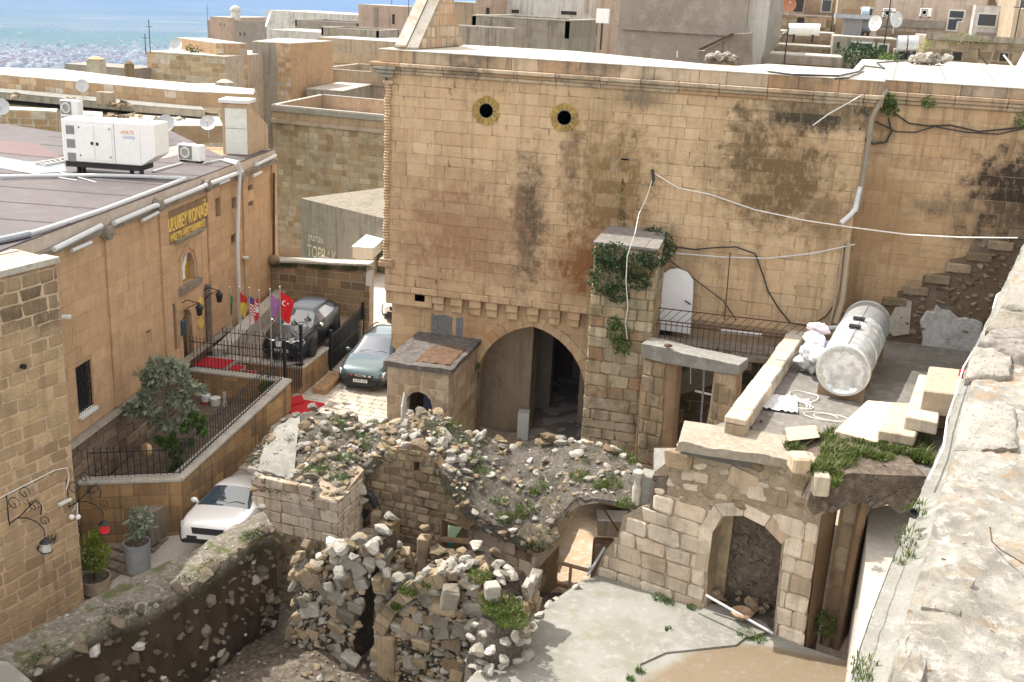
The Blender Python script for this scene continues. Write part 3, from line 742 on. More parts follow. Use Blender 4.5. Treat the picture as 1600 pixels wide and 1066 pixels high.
# torn-off stair: rough stones left in the wall along a rising line, with grey mortar
scar=[(1312,490),(1345,478),(1400,474),(1402,455),(1440,448),(1442,430),(1480,425),(1484,405),(1512,400),(1516,382),(1560,372),(1600,352),(1640,340),(1660,560),(1520,560),(1400,545),(1330,505)]
sc2=[(P(x_,y_,y=YR).x,P(x_,y_,y=YR).z) for x_,y_ in scar]
kid(MB().plate((Vector((0,YR-.03,0)),FR[1],FR[2],FR[3]),sc2,0.03).build('torn_mortar',stone('torn_mortar',(0.27,0.20,0.14),(0.20,0.14,0.09),stain=(0.33,0.32,0.30),stain_amt=0.7,streak=0.1,bump=1.0)),wing)
spec=[]
for _ in range(420):
    x_,z_=rnd.uniform(2.2,9.5),rnd.uniform(3.4,7.6)
    if inpoly((x_,z_),sc2):spec.append(rock_at((x_,YR-.03,z_),rnd.uniform(.16,.34),rnd,RCKS+RCK,0,.8))
pieces(spec,'rough_stone',[M_ROCKD],wing,60,'rough_stone_mass')
for i in range(7):
    p=P(1400+i*33,470-i*17.5,y=YR)
    kid(MB().box(p.x-.42,p.x+.35,YR-.13,YR+.02,p.z-.18,p.z+.12).build('step_scar_stone',M_ROCKD,bevel=.04),wing)
wp=[(1436,500),(1447,484),(1458,486),(1462,474),(1470,482),(1484,484),(1497,496),(1512,494),(1535,502),(1530,556),(1500,553),(1470,556),(1437,550),(1441,525)]
kid(MB().plate((Vector((0,YR-.17,0)),FR[1],FR[2],FR[3]),[(P(x_,y_,y=YR).x,P(x_,y_,y=YR).z) for x_,y_ in wp],0.14).build('whitewashed_panel',ground_mat('torn_whitewash',(0.50,0.50,0.51),(0.36,0.345,0.33),(0.60,0.59,0.58),1.6,.9),bevel=.04),wing)
wp=[(1384,510),(1398,480),(1412,466),(1424,470),(1420,520),(1395,524)]
kid(MB().plate((Vector((0,YR-.12,0)),FR[1],FR[2],FR[3]),[(P(x_,y_,y=YR).x,P(x_,y_,y=YR).z) for x_,y_ in wp],0.08).build('lime_patch',M_CAP),wing)

# ---- buttress tower against the facade
bt=thing('stone_buttress','square stone buttress against the facade, its top draped with green plants','buttress',(P(980,690,y=31.7).x,31.7,-2))
YB=31.75
bl=P(929,385,y=YB);br=P(1027,389,y=YB);zt=(bl.z+br.z)/2
bl0=P(914,600,y=YB);br0=P(1012,600,y=YB)
zb_=-2.2
def lerpx(a,b,z):return a.x+(b.x-a.x)*(z-a.z)/(b.z-a.z)
xa0,xa1,xb0,xb1=lerpx(bl,bl0,zb_),bl.x,lerpx(br,br0,zb_),br.x
kid(MB().hexa([(xa0+.03,YB+.03,zb_),(xb0-.03,YB+.03,zb_),(xb0-.03,YF-.06,zb_),(xa0+.03,YF-.06,zb_)],[(xa1+.03,YB+.03,zt),(xb1-.03,YB+.03,zt),(xb1-.03,YF-.06,zt),(xa1+.03,YF-.06,zt)]).build('core',M_MORT),bt)
M_BUT=stone('buttress_stone',(0.44,0.37,0.26),(0.36,0.28,0.17),(0.36,0.22,0.12),stain_amt=0.6,streak=0.6,vary=1.2,bump=0.8,pit=0.6,moss=0.5,blobs=[(-4.6,0.2,2.2,1.8,(0.50,0.42,0.33),0.6,0)])
spec=[]
z=zb_
while z < zt-.12:
    h=min(rnd.uniform(.30,.44),zt-z);a0=xa0+(xa1-xa0)*(z-zb_)/(zt-zb_);b0=xb0+(xb1-xb0)*(z-zb_)/(zt-zb_)
    spec += courses((Vector((a0,YB,0)),Vector((1,0,0)),Vector((0,0,1)),Vector((0,-1,0))),b0-a0,z,z+h,9,(.4,.85),None,.02,.14,.02,rnd,0,RBLK,tilt=.02)
    spec += courses((Vector((b0,YB,0)),Vector((0,1,0)),Vector((0,0,1)),Vector((1,0,0))),YF-YB-.06,z,z+h,9,(.5,.9),None,.02,.14,.02,rnd,0,RBLK)
    spec += courses((Vector((a0,YF-.06,0)),Vector((0,-1,0)),Vector((0,0,1)),Vector((-1,0,0))),YF-YB-.06,z,z+h,9,(.5,.9),None,.02,.14,.02,rnd,0,RBLK)
    z += h
pieces(spec,'stone',[M_BUT],bt,230,'stone_mass')
kid(MB().prism([(xa1-.05,YB-.06),(xb1+.05,YB-.06),(xb1+.02,YF-.02),(xa1+.02,YF-.02)],zt,[zt+.09,zt+.07,zt+.12,zt+.12]).build('top_slab',ground_mat('grey_top',(0.27,0.25,0.23),(0.22,0.20,0.18),(0.33,0.31,0.28),1.0,0.5)),bt)
def plant(name,spots,mat,label,cat,size=.09,rnd_=None,group=None,n=1.0,base=None):
    r_=rnd_ or random.Random(len(label));mb=MB()
    for (c,rr,sq) in spots:leaves(mb,c,int(2300*rr*n*max(.3,rr)),rr,size,r_,sq,droop=.3,shell=.15)
    return tag(mb.build(name,mat,fixn=False),label,cat,group)
def bp(px,py,y):return P(px,py,y=y)
plant('hanging_plant',[(bp(955,400,YB-.1),.55,(1,.45,.8)),(bp(950,432,YB-.15),.62,(1,.5,1)),(bp(995,415,YB-.1),.55,(1,.45,.8)),(bp(1015,405,YB),.4,(1,.5,.8)),(bp(965,458,YB-.1),.36,(1,.5,.8)),(bp(1000,440,YB-.05),.35,(1,.4,.7))],M_DGREEN,'thick green plant hanging over the top of the stone buttress','plant',.10)
plant('wall_plant',[(bp(968,520,YB-.1),.36,(1,.6,1)),(bp(972,540,YB-.1),.32,(1,.6,1)),(bp(960,505,YB-.1),.2,(1,.6,1))],M_GREEN,'round green plant growing low on the front of the buttress','plant',.10)
plant('wall_plant',[(bp(1035,375,33.6),.3,(1,.5,.9)),(bp(1046,390,33.4),.3,(.7,.5,1)),(bp(1020,360,34),.22,(1.3,.5,.6)),(bp(1036,402,33),.25,(.7,.5,1))],M_DGREEN,'dark plant at the right rear corner of the buttress top','plant',.09)
plant('wall_plant',[(bp(973,290,YF-.05),.12,(.5,.3,2.2)),(bp(972,320,YF-.05),.16,(.6,.3,2.6)),(bp(970,345,YF-.05),.2,(.8,.3,1.6))],M_MOSS,'thin green streak of plants on the facade under the square hole','plant',.05)
plant('wall_plant',[(bp(1386,160,YR-.25),.30,(1,.6,.9)),(bp(1392,168,YR-.2),.26,(1,.6,1))],M_GREEN,'bushy plant growing under the cornice beside the downpipe','plant',.10)
plant('wall_plant',[(bp(1451,160,YR-.2),.2,(1,.6,.9))],M_GREEN,'small plant growing in the cornice of the right wing','plant',.08)
plant('wall_plant',[(bp(1598,188,YR-.2),.24,(1,.6,1))],M_GREEN,'plant in the wing wall at the right edge of the view','plant',.08)
plant('wall_plant',[(bp(740,572,34.4),.22,(1,.6,.8))],M_GREEN,'small plant growing at the left foot of the pointed arch','plant',.10)

# ---- kiosk block with arched door in front of the facade
YK=31.2
kl,kr=P(605,600,y=YK).x,P(700,620,y=YK).x;kz=P(650,570,y=YK).z-.12
kk=thing('stone_kiosk','low flat-roofed stone block with an arched doorway before the tall building','hut',((kl+kr)/2,YK,-.5))
FK=frame((0,YK,0),(1,0));ax0,ax1=P(634,650,y=YK).x,P(675,650,y=YK).x
kz0=-1.6
zs=P(655,632,y=YK).z;za=P(655,612,y=YK).z
AR=[(ax0,kz0)]+arc((ax0+ax1)/2,zs-.1,(ax1-ax0)/2,PI,0,10)
AR=[(ax0,kz0)]+[((ax0+ax1)/2+(ax1-ax0)/2*math.cos(PI-PI*i/10),zs+(za-zs)*math.sin(PI*i/10)) for i in range(11)]+[(ax1,kz0)]
kid(MB().plate(FK,[(kl,kz0),(ax0,kz0)]+AR[1:-1]+[(ax1,kz0),(kr,kz0),(kr,kz),(kl,kz)],.35).build('front_wall',M_JOINT),kk)
kid(MB().box(kl,kl+.3,YK+.351,YF-.0,kz0,kz).box(kr-.3,kr,YK+.351,YF+.3,kz0,kz).box(kl+.3,kr-.3,YF-.2,YF,kz0,kz).build('side_wall',M_JOINT),kk)
M_KIO=stone('kiosk_stone',(0.50,0.41,0.30),(0.44,0.33,0.22),(0.36,0.24,0.14),stain_amt=0.4,streak=0.3,vary=1.0,bump=.8,pit=.7)
spec=courses((Vector((kl,YK,0)),*FK[1:]),kr-kl,kz0,kz-.02,(.30,.4),(.35,.7),lambda u,v:not inpoly((u+kl,v),[(ax0-.12,-9),(ax0-.12,zs)]+[(p[0]*1.0,p[1]+.16) for p in AR[2:-2]]+[(ax1+.12,zs),(ax1+.12,-9)]),.02,.12,.02,rnd,0,RBLK)
spec += courses((Vector((kr,YK,0)),Vector((0,1,0)),Vector((0,0,1)),Vector((1,0,0))),YL-YK,kz0,kz-.02,(.30,.4),(.45,.9),None,.015,.12,.012,rnd,0,RBLK)
pieces(spec,'stone',[M_KIO],kk,140,'stone_mass')
wedge_parts(voussoirs(FK,AR[1:-1],.16,.03,.3,rnd=rnd,step=.25),'arch_stone',M_KIO,kk)
kid(sheet('flat_roof',22,18,lambda i,j:(kl-.1+(kr-kl+.22)*i+.04*fbm(i,j,5),YK-.12+(YL-YK+.05)*j+.05*fbm(i*4,3,2)*(1-j),kz+.14+.05*fbm(i,j,4)),ground_mat('dark_roof',(0.17,0.155,0.14),(0.12,0.105,0.095),(0.27,0.25,0.22),1.6,1.0),None,True,kz-.03),kk)
kid(sheet('roof_mud',14,10,lambda i,j:(kl+(kr-kl)*(.42+.55*i),YK+.25+1.9*j,kz+.17+.05*fbm(i,j,6,4,3)),ground_mat('brown_mud',(0.20,0.12,0.075),(0.16,0.095,0.06),(0.26,0.17,0.11),2,.8),None,True,kz+.1),kk)
dr=MB().add([(ax0+.02,YK-.42,kz0),(ax0+.02,YK+.02,kz0),(ax0+.02,YK+.02,zs+.12),(ax0+.02,YK-.2,za-.02),(ax0+.02,YK-.42,zs)]+[(ax0-.03,YK-.42,kz0),(ax0-.03,YK+.02,kz0),(ax0-.03,YK+.02,zs+.12),(ax0-.03,YK-.2,za-.02),(ax0-.03,YK-.42,zs)],[(0,1,2,3,4),(9,8,7,6,5)]+[(i,(i+1) % 5,5+(i+1) % 5,5+i) for i in range(5)]).build('open_door',M_WHITE)
kid(dr,kk)
kid(MB().box((ax0+ax1)/2+.05,ax1-.02,YK+.3,YK+.34,kz0,za).build('inner_door',plain('blue_cloth',(0.03,0.04,0.09),.8)),kk)

# ---- downpipe, cables
dp=thing('downpipe','grey drain pipe running down the corner between building and wing','pipe',(XR,YF,6))
kid(MB().tube([P(1384,140,y=YF+.1),P(1375,160,y=YF-.2),P(1362,185,y=YF-.2),P(1356,230,y=YF-.2),P(1342,318,y=YF-.2)],.075,8).build('pipe',M_DKCON,smooth=True),dp)
kid(MB().tube([P(1345,292,y=YF-.2),P(1340,312,y=YF-.2),P(1336,330,y=YF-.22)],.085,10).tube([P(1337,326,y=YF-.22),P(1330,335,y=YF-.3),P(1314,349,y=YF-.45)],.08,10).build('elbow',M_PVC,smooth=True),dp)
tag(MB().tube([P(1326,380,y=YF-.1),P(1322,420,y=YF-.1),P(1317,470,y=YF-.15),P(1306,505,y=YF-.2)],.09,6).tube([P(1318,380,y=YF-.05),P(1310,450,y=YF-.1),P(1296,510,y=YF-.15)],.05,6).build('broken_pipe',M_TANC),'broken stone-coloured drain running down to the terrace behind the silver tank','pipe')
def cable(name,pts,r,mat,label,cat='cable',sag=0.0,n=8):
    Q=[]
    for a,b in zip(pts,pts[1:]):
        for k in range(n):
            t=k/n;p=Vector(a).lerp(Vector(b),t);p.z -= sag*4*t*(1-t);Q.append(p)
    Q.append(Vector(pts[-1]))
    return tag(MB().tube(Q,r,5).build(name,mat,smooth=True),label,cat)
Y1=YF-.12
cable('white_hose',[P(1024,272,y=Y1),P(1060,294,y=Y1),P(1110,304,y=Y1),P(1180,328,y=Y1),P(1260,345,y=Y1-.3),P(1335,356,y=Y1-.6),P(1420,367,y=Y1-1),P(1500,371,y=Y1-1.5),P(1590,372,y=Y1-2)],.019,M_CABW,'long white cable strung across the facade to the right','cable')
cable('white_cable',[P(1021,275,y=Y1),P(1010,310,y=Y1-.3),P(998,335,y=Y1-1.2),P(992,365,y=YB-.3),P(980,400,y=YB-.5),P(978,440,y=YB-.6),P(981,480,y=YB-.5),P(977,505,y=YB-.4),P(980,530,y=YB-.3)],.014,M_CABW,'thin white cable hanging from the facade down over the buttress')
cable('wall_cable',[P(1344,200,y=Y1),P(1345,214,y=YR-.1),P(1365,225,y=YR-.1),P(1385,222,y=YR-.1),P(1393,205,y=YR-.1),P(1388,185,y=YR-.15)],.03,M_CABLE,'black cable looped beside the downpipe')
cable('wall_cable',[P(1396,176,y=YR-.1),P(1420,193,y=YR-.1),P(1450,197,y=YR-.1),P(1485,196,y=YR-.1),P(1530,206,y=YR-.1),P(1570,202,y=YR-.1),P(1610,198,y=YR-.1)],.028,M_CABLE,'sagging black cable along the upper wall of the wing')
cable('wall_cable',[P(1368,190,y=YR-.1),P(1400,206,y=YR-.1),P(1430,207,y=YR-.1),P(1460,198,y=YR-.12),P(1510,207,y=YR-.12),P(1560,210,y=YR-.12),P(1610,199,y=YR-.12)],.022,M_CABLE,'second thinner black cable under the long one on the wing')
cable('wall_cable',[P(1045,384,y=Y1),P(1085,390,y=Y1),P(1120,387,y=Y1),P(1150,386,y=Y1),P(1180,397,y=Y1),P(1192,430,y=Y1),P(1200,455,y=Y1),P(1215,480,y=Y1),P(1235,505,y=Y1),P(1265,510,y=Y1),P(1290,495,y=Y1),P(1305,475,y=Y1)],.025,M_CABLE,'black cable looping down the wall right of the white arched door')
cable('wall_pipe',[P(1045,395,y=Y1),P(1130,402,y=Y1),P(1200,404,y=Y1),P(1270,396,y=Y1),P(1336,382,y=Y1)],.02,M_PVC,'thin grey conduit crossing the wall above the arched door','pipe')
cable('wall_cable',[P(1040,402,y=Y1),P(1090,440,y=Y1),P(1130,470,y=Y1),P(1150,500,y=Y1)],.018,M_CABLE,'thin cable slanting down the wall behind the arched door')
cable('wall_rope',[P(1345,150,y=YF-.35),P(1295,178,y=YF-.15),P(1270,196,y=YF-.15)],.02,M_CABW,'frayed pale rope slanting down from the cornice','rope')
cable('wall_cable',[P(1019,265,y=Y1),P(1021,280,y=Y1-.05),P(1017,290,y=Y1)],.05,M_CABLE,'knot of black wire on the facade above the buttress','wire')
tag(MB().bar(P(1141,395,y=Y1-.1),P(1132,500,y=Y1-.1),.035).build('thin_pole',M_RUST),'thin rusty pole standing by the facade above the railing','pole')

# ---- raked stone gable on the roof
A=P(652,77,z=ZT+.02);B=P(724,71.5,z=ZT+.02);A2=P(615,76,z=ZT+.02);C0=A.lerp(B,.62)
lo_,hi_=ZT,20
for _ in range(40):
    md=(lo_+hi_)/2;q=Vector((C0.x,C0.y,md))-EYE;py=533-F_PX*q.dot(UPV)/q.dot(FWD)
    if py >-34:lo_=md
    else:hi_=md
C=Vector((C0.x,C0.y,lo_));C2=C+(A2-A)
gb=thing('rooftop_gable','stone gable with a steep white raked slope on the left end of the roof','gable',A)
kid(MB().add([A,B,C,A2,B+(A2-A),C2],[(0,1,2),(3,5,4),(0,3,4,1),(1,4,5,2),(0,2,5,3)]).build('gable_core',M_MORT),gb)
U_=(B-A);U_.z=0;Lg=U_.length;U_.normalize();FG=(Vector((A.x,A.y,0)),U_,Vector((0,0,1)),U_.cross(Vector((0,0,1))))
tri=[(0,A.z),(Lg,A.z),(Lg*.62,C.z)]
pieces(courses(FG,Lg,A.z,C.z,.36,(.35,.6),lambda u,v:inpoly((u,v),[(.0,A.z-.01),(Lg,A.z-.01),(Lg*.62,C.z)]),.01,.1,.03,rnd,0,RBLK),'stone',[M_PARA],gb,60)
nrm=(C-A).cross(A2-A).normalized()
if nrm.z < 0:nrm=-nrm
for (t0,t1) in ((0.0,.47),(.53,1.0)):
    p0=A.lerp(A2,t0);p1=A.lerp(A2,t1);u=(C-A);off=nrm*(.0 if t0 == 0 else .10)
    kid(MB().hexa([p0+off,p1+off,p1+u+off,p0+u+off],[p0+off+nrm*.1,p1+off+nrm*.1,p1+u+off+nrm*.1,p0+u+off+nrm*.1]).build('white_slope_slab',M_LIME),gb)
# ================================================================== GROUND
def sm(a,b,x):t=max(0,min(1,(x-a)/(b-a)));return t*t*(3-2*t)
def lin(x,pts):
    if x <= pts[0][0]:return pts[0][1]
    for (a,b),(c,d) in zip(pts,pts[1:]):
        if x <= c:return b+(d-b)*(x-a)/(c-a)
    return pts[-1][1]
def street_z(x,y):
    z=lin(y,[(12,-3.1),(17,-2.6),(20,-2.2),(23,-1.72),(27,-.72),(29.5,-0.02),(34,0.0),(44,0.25),(60,0.4)])
    if x >-12:z=z+(-2.0-z)*sm(-11.7,-9.6,x)
    return z
tag(sheet('street',70,170,lambda i,j:(lambda x,y:(x,y,street_z(x,y)+.012*fbm(x,y,1.3)))(-22.5+(22.5+lin(13+50*j,[(13,-14.6),(19,-13.75),(24,-13.0),(27.9,-13.0),(28.4,-5.6)]))*i,13+50*j),M_PAVE,None,True),None,None,None,'structure')
tag(sheet('courtyard_ground',90,80,lambda i,j:(lambda x,y:(x,y,-3.0+.05*fbm(x,y,.7)+(.6*sm(3.5,7,x) if y > 25 else 0)))(-8.6+27*i,13+21.6*j),M_SAND,None,True),None,None,None,'structure')

# ================================================================== HOTEL
HO=Vector((-17.62,23.06,0));HU=Vector((-19.57+17.62,39.19-23.06,0)).normalized();HN=HU.cross(Vector((0,0,1)))
FH=(HO,HU,Vector((0,0,1)),HN)
def hp(px,py,off=0.0):
    p=PP(px,py,HO+HN*off,HN)-HO;return (p.dot(HU),p.z)
def HW(u,v,n=0.0):return HO+HU*u+Vector((0,0,v))+HN*n
HL=16.3;HT=6.86
hot=thing('hotel_building','long tan hotel with gold lettering, arched doorway and flat membrane roof','building',(HO.x,HO.y,-1.5))
def hrect(a,b):
    u0,v0=hp(*a);u1,v1=hp(*b);return [min(u0,u1),max(u0,u1),min(v0,v1),max(v0,v1)]
wins=[]
def hwin(x0,x1,yt,yb):
    xc=(x0+x1)/2;ua=hp(x0,(yt+yb)/2)[0];ub=hp(x1,(yt+yb)/2)[0];va=hp(xc,yb)[1];vb=hp(xc,yt)[1]
    wins.append((ua,ub,va,vb));return wins[-1]
W1=hwin(120,145,566,645)
hwin(228,234,500,521);hwin(336.5,344.5,309,345);hwin(362,369,297,326);hwin(388,395,289,322);hwin(361.5,364,424,440);hwin(402.5,405.5,397,412);hwin(361,371,366,381)
d0=hp(285,525)[0];d1=hp(300,520)[0];dz=hp(293,480)[1];DZ0=1.06
n0=hp(266.5,515)[0];n1=hp(276,512)[0];nz=hp(271,474)[1];nz0=hp(271,549)[1]
def archout(u0,u1,z0,zt,n=8):
    r=(u1-u0)/2;zs_=zt-r;return [(u0,z0)]+[((u0+u1)/2-r*math.cos(PI*i/n),zs_+r*math.sin(PI*i/n)) for i in range(n+1)]+[(u1,z0)]
AD=archout(d0,d1,DZ0,dz);AN=archout(n0,n1,nz0,nz)
g0=hp(283,415)[0];g1=hp(303,405)[0];gz=hp(293,392)[1];gz0=hp(293,441)[1]
AG=archout(g0,g1,gz0,gz)
holes=[[(a,c),(b,c),(b,d),(a,d)] for a,b,c,d in wins]+[AD,AN,AG]
kid(MB().plate(FH,[(-2.5,-2),(HL,-2),(HL,HT+.09),(-2.5,HT+.09)],.35,[h[::-1] if 0 else h for h in holes]).build('wall',M_HOTM),hot)
def out_h(u,v):
    for a,b,c,d in wins:
        if a-.01 < u < b+.01 and c-.01 < v < d+.01:return False
    return not (inpoly((u,v),AD) or inpoly((u,v),AN) or inpoly((u,v),AG))
rnd=random.Random(21)
FH0=(HO-HU*2.4,*FH[1:])
spec=courses(FH0,HL+2.4,1.6,HT-.02,(.36,.46),(.8,1.5),lambda u,v:out_h(u-2.4,v),.012,.1,.007,rnd,0,BLK,jit=.004)
pieces(spec,'stone',[M_HOT],hot,230,'stone_mass')
M_PLIN=stone('plinth_stone',(0.30,0.22,0.155),(0.23,0.165,0.115),(0.16,0.11,0.075),stain_amt=0.6,streak=0.2,bump=0.9,vary=1.1)
spec=courses(FH0,13,-2,1.5,(.3,.42),(.4,.8),None,.05,.14,.03,rnd,0,RBLK)
pieces(spec,'plinth_stone',[M_PLIN],hot,80,'plinth_mass')
lz=hp(200,632)[1]
kid(MB().hexa([HW(-.5,1.45,.02),HW(11,1.45,.02),HW(11,1.45,.2),HW(-.5,1.45,.2)],[HW(-.5,1.57,.02),HW(11,1.57,.02),HW(11,1.57,.14),HW(-.5,1.57,.14)]).build('plinth_ledge',M_DKCON),hot)
# pilasters
for (xa,ya,xb,yb_) in ((163,400,175,400),(247,350,260,350),(322,330,334,330),(378,330,384,330),(424,330,431,330)):
    ua=hp(xa,ya)[0];ub=hp(xb,yb_)[0];z=1.6;ua,ub=min(ua,ub),max(ua,ub)
    mb=MB()
    while z < HT-.1:
        h=min(.45,HT-z);mb.hexa([HW(ua,z,.01),HW(ub,z,.01),HW(ub,z,.075),HW(ua,z,.075)],[HW(ua,z+h-.006,.01),HW(ub,z+h-.006,.01),HW(ub,z+h-.006,.075),HW(ua,z+h-.006,.075)]);z += h
    kid(mb.build('pilaster',M_HOT,bevel=.01),hot)
# recessed panel edge round the entrance (thin projecting frame)
ue0,ue1=hp(279,470)[0],hp(312,450)[0]
# windows
for i,(a,b,c,d) in enumerate(wins):
    w=kid(MB().hexa([HW(a,c,-.2),HW(b,c,-.2),HW(b,c,-.16),HW(a,c,-.16)],[HW(a,d,-.2),HW(b,d,-.2),HW(b,d,-.16),HW(a,d,-.16)]).build('window',plain('brown_shutter',(0.10,0.065,0.05),.6) if i not in (0,) else M_WIN),hot)
    if i == 0:
        for k in range(7):
            u=a+(b-a)*(k+.5)/7;g=MB().bar(HW(u,c,-.03),HW(u,d,-.03),.022).build('window_bar',M_IRON);g.parent=w
        for k in range(9):
            v=c+(d-c)*(k+.5)/9;g=MB().bar(HW(a,v,-.045),HW(b,v,-.045),.018).build('window_bar',M_IRON);g.parent=w
        kid(MB().hexa([HW(a-.05,c-.08,.0),HW(b+.05,c-.08,.0),HW(b+.05,c-.08,.1),HW(a-.05,c-.08,.1)],[HW(a-.05,c,.0),HW(b+.05,c,.0),HW(b+.05,c,.1),HW(a-.05,c,.1)]).build('window_sill',M_WHITEW),hot)
        g=MB().hexa([HW(a,c,-.13),HW(b,c,-.13),HW(b,c,-.02),HW(a,c,-.02)],[HW(a,c+.05,-.13),HW(b,c+.05,-.13),HW(b,c+.05,-.02),HW(a,c+.05,-.02)]).build('inner_sill',M_OFFW);g.parent=w
fb=lambda o=0.0:(HO+HN*o,*FH[1:])
dn=kid(MB().plate(fb(-.25),AN,.05).build('arched_shutter',M_DOORB),hot)
dd=kid(MB().plate(fb(-.32),AD,.03).build('door',M_DARK),hot)
um=(d0+d1)/2
g=MB().hexa([HW(um,DZ0,-.28),HW(d1,DZ0,-.28),HW(d1,DZ0,-.2),HW(um,DZ0,-.2)],[HW(um,dz-.4,-.28),HW(d1,dz-.5,-.28),HW(d1,dz-.5,-.2),HW(um,dz-.4,-.2)]).build('door_leaf',M_DOORB);g.parent=dd
kid(MB().plate(fb(-.18),AG,.04).build('gold_panel',plain('gold_ground',(0.42,0.27,0.03),.5,.2,var=.1)),hot)
# dove relief: two raised wings, body and tail
cu,cv=(g0+g1)/2,(gz0+gz)/2
def fl(pts,sc=1.0):return [(cu+a*sc,cv+b*sc) for a,b in pts]
dv=MB()
dv.plate(fb(-.15),fl([(-.06,-.05),(-.22,.02),(-.33,.2),(-.37,.45),(-.22,.36),(-.1,.2),(0,.1)]),.03)
dv.plate(fb(-.148),fl([(.06,-.05),(.0,.1),(.1,.24),(.2,.42),(.34,.55),(.33,.3),(.24,.08)]),.03)
dv.plate(fb(-.146),fl([(-.06,.12),(.06,.12),(.1,-.1),(.05,-.25),(.12,-.45),(-.12,-.45),(-.05,-.25),(-.1,-.1)]),.03)
kid(dv.build('dove_relief',M_WHITE,label='white dove relief on a gold ground'),hot)
rr=(g1-g0)/2
for (o_,w_,pr) in ((.0,.10,.02),(.12,.12,.06)):
    A2_=archout(g0-o_,g1+o_,gz0,gz+o_);wedge_parts(voussoirs(FH,A2_,w_,pr,.06,rnd=rnd,step=.5,joint=.004),'frame_stone',M_HOT,hot)
kid(MB().hexa([HW(g0-.3,gz0-.34,.0),HW(g1+.3,gz0-.34,.0),HW(g1+.3,gz0-.24,.12),HW(g0-.3,gz0-.24,.12)],[HW(g0-.3,gz0-.02,.0),HW(g1+.3,gz0-.02,.0),HW(g1+.3,gz0-.02,.16),HW(g0-.3,gz0-.02,.16)]).build('panel_sill',M_DKCON),hot)
sa,sb=hp(272,384),hp(310,364)
kid(MB().hexa([HW(sa[0],sa[1]-.02,0),HW(sb[0],sa[1]-.02,0),HW(sb[0],sa[1]+.1,.2),HW(sa[0],sa[1]+.1,.2)],[HW(sa[0],sa[1]+.2,0),HW(sb[0],sa[1]+.2,0),HW(sb[0],sa[1]+.2,.24),HW(sa[0],sa[1]+.2,.24)]).build('sign_ledge',M_DKCON),hot)
wedge_parts(voussoirs(FH,AD,.22,.03,.1,rnd=rnd,step=.35,joint=.01),'door_stone',M_HOT,hot)
def text(s,fr,u,v,size,mat,name,n=.04,ext=.02,shear=0,parent=None,wid=None,align='LEFT'):
    cu_=bpy.data.curves.new(name,'FONT');cu_.body=s;cu_.size=size;cu_.extrude=ext;cu_.align_x=align;cu_.shear=shear;cu_.resolution_u=3
    o=bpy.data.objects.new(name,cu_);COL.objects.link(o);bpy.context.view_layer.update()
    dg=bpy.context.evaluated_depsgraph_get();me=bpy.data.meshes.new_from_object(o.evaluated_get(dg));COL.objects.unlink(o);bpy.data.objects.remove(o)
    xs=[vv.co.x for vv in me.vertices];w=(max(xs)-min(xs)) if xs else 1
    sx=(wid/w) if wid else 1
    me.materials.clear();me.materials.append(mat)
    q=bpy.data.objects.new(name,me);COL.objects.link(q);O_,U_,V_,N_=fr
    R_=Matrix((U_*sx,V_,N_)).transposed().to_4x4();R_.translation=O_+U_*u+V_*v+N_*n
    q.data.transform(R_)
    if parent is not None:kid(q,parent)
    return q
sg=thing('hotel_sign','raised gold letters of the hotel name on the facade over the arched panel','sign',HW(8.8,5.2,.05))
s0=hp(259,363);s1=hp(321,339)
text('ULUBEY KONAĞI',FH,s0[0],s0[1]-.02,.62,M_GOLD,'lettering',.05,.04,parent=sg,wid=s1[0]-s0[0])
s2=hp(264,379);s3=hp(317,359)
text('HOTEL-RESTAURANT',FH,s2[0],s2[1]-.0,.36,M_GOLD,'lettering',.05,.04,parent=sg,wid=s3[0]-s2[0])
kid(MB().hexa([HW(s0[0]-.1,s2[1]-.1,.01),HW(s1[0]+.1,s2[1]-.1,.01),HW(s1[0]+.1,s2[1]-.1,.025),HW(s0[0]-.1,s2[1]-.1,.025)],[HW(s0[0]-.1,s0[1]+.62,.01),HW(s1[0]+.1,s0[1]+.62,.01),HW(s1[0]+.1,s0[1]+.62,.025),HW(s0[0]-.1,s0[1]+.62,.025)]).build('backing',plain('stained_stone',(0.22,0.14,0.08),.9,var=.3,scale=3)),sg)
# parapet band, gutters, roof
ZR=7.36
u=-2.5
while u < HL:
    w=rnd.uniform(.9,1.4);e=min(u+w,HL)
    kid(MB().hexa([HW(u+.003,HT+.11,-.28),HW(e-.003,HT+.11,-.28),HW(e-.003,HT+.11,.02),HW(u+.003,HT+.11,.02)],[HW(u+.003,ZR-.04,-.28),HW(e-.003,ZR-.04,-.28),HW(e-.003,ZR-.04,.02),HW(u+.003,ZR-.04,.02)]).build('parapet_slab',ground_mat('parapet_pink',(0.56,0.47,0.40),(0.50,0.41,0.33),(0.60,0.53,0.46),.9,.2) if 'parapet_pink' not in MATS else MATS['parapet_pink']),hot);u=e
kid(MB().hexa([HW(-2.5,HT-.06,.0),HW(HL,HT-.06,.0),HW(HL,HT-.06,.12),HW(-2.5,HT-.06,.12)],[HW(-2.5,HT+.1,.0),HW(HL,HT+.1,.0),HW(HL,HT+.1,.16),HW(-2.5,HT+.1,.16)]).build('string_course',M_DKCON),hot)
for (a,b,r) in ((( 84,390),(158,353),.075),((178,349),(243,321),.075),((243,322),(317,292),.075),((318,291),(378,268),.075),((112,392),(142,379),.055),((222,345),(247,332),.055),((343,287),(358,281),.05),((396,275),(408,269),.06),((400,258),(431,243),.06)):
    ua,va=hp(*a,.2);ub,vb=hp(*b,.2)
    kid(MB().tube([HW(ua,va,.2),HW(ub,vb,.2)],r,8).build('gutter_pipe',M_PVC,smooth=True),hot)
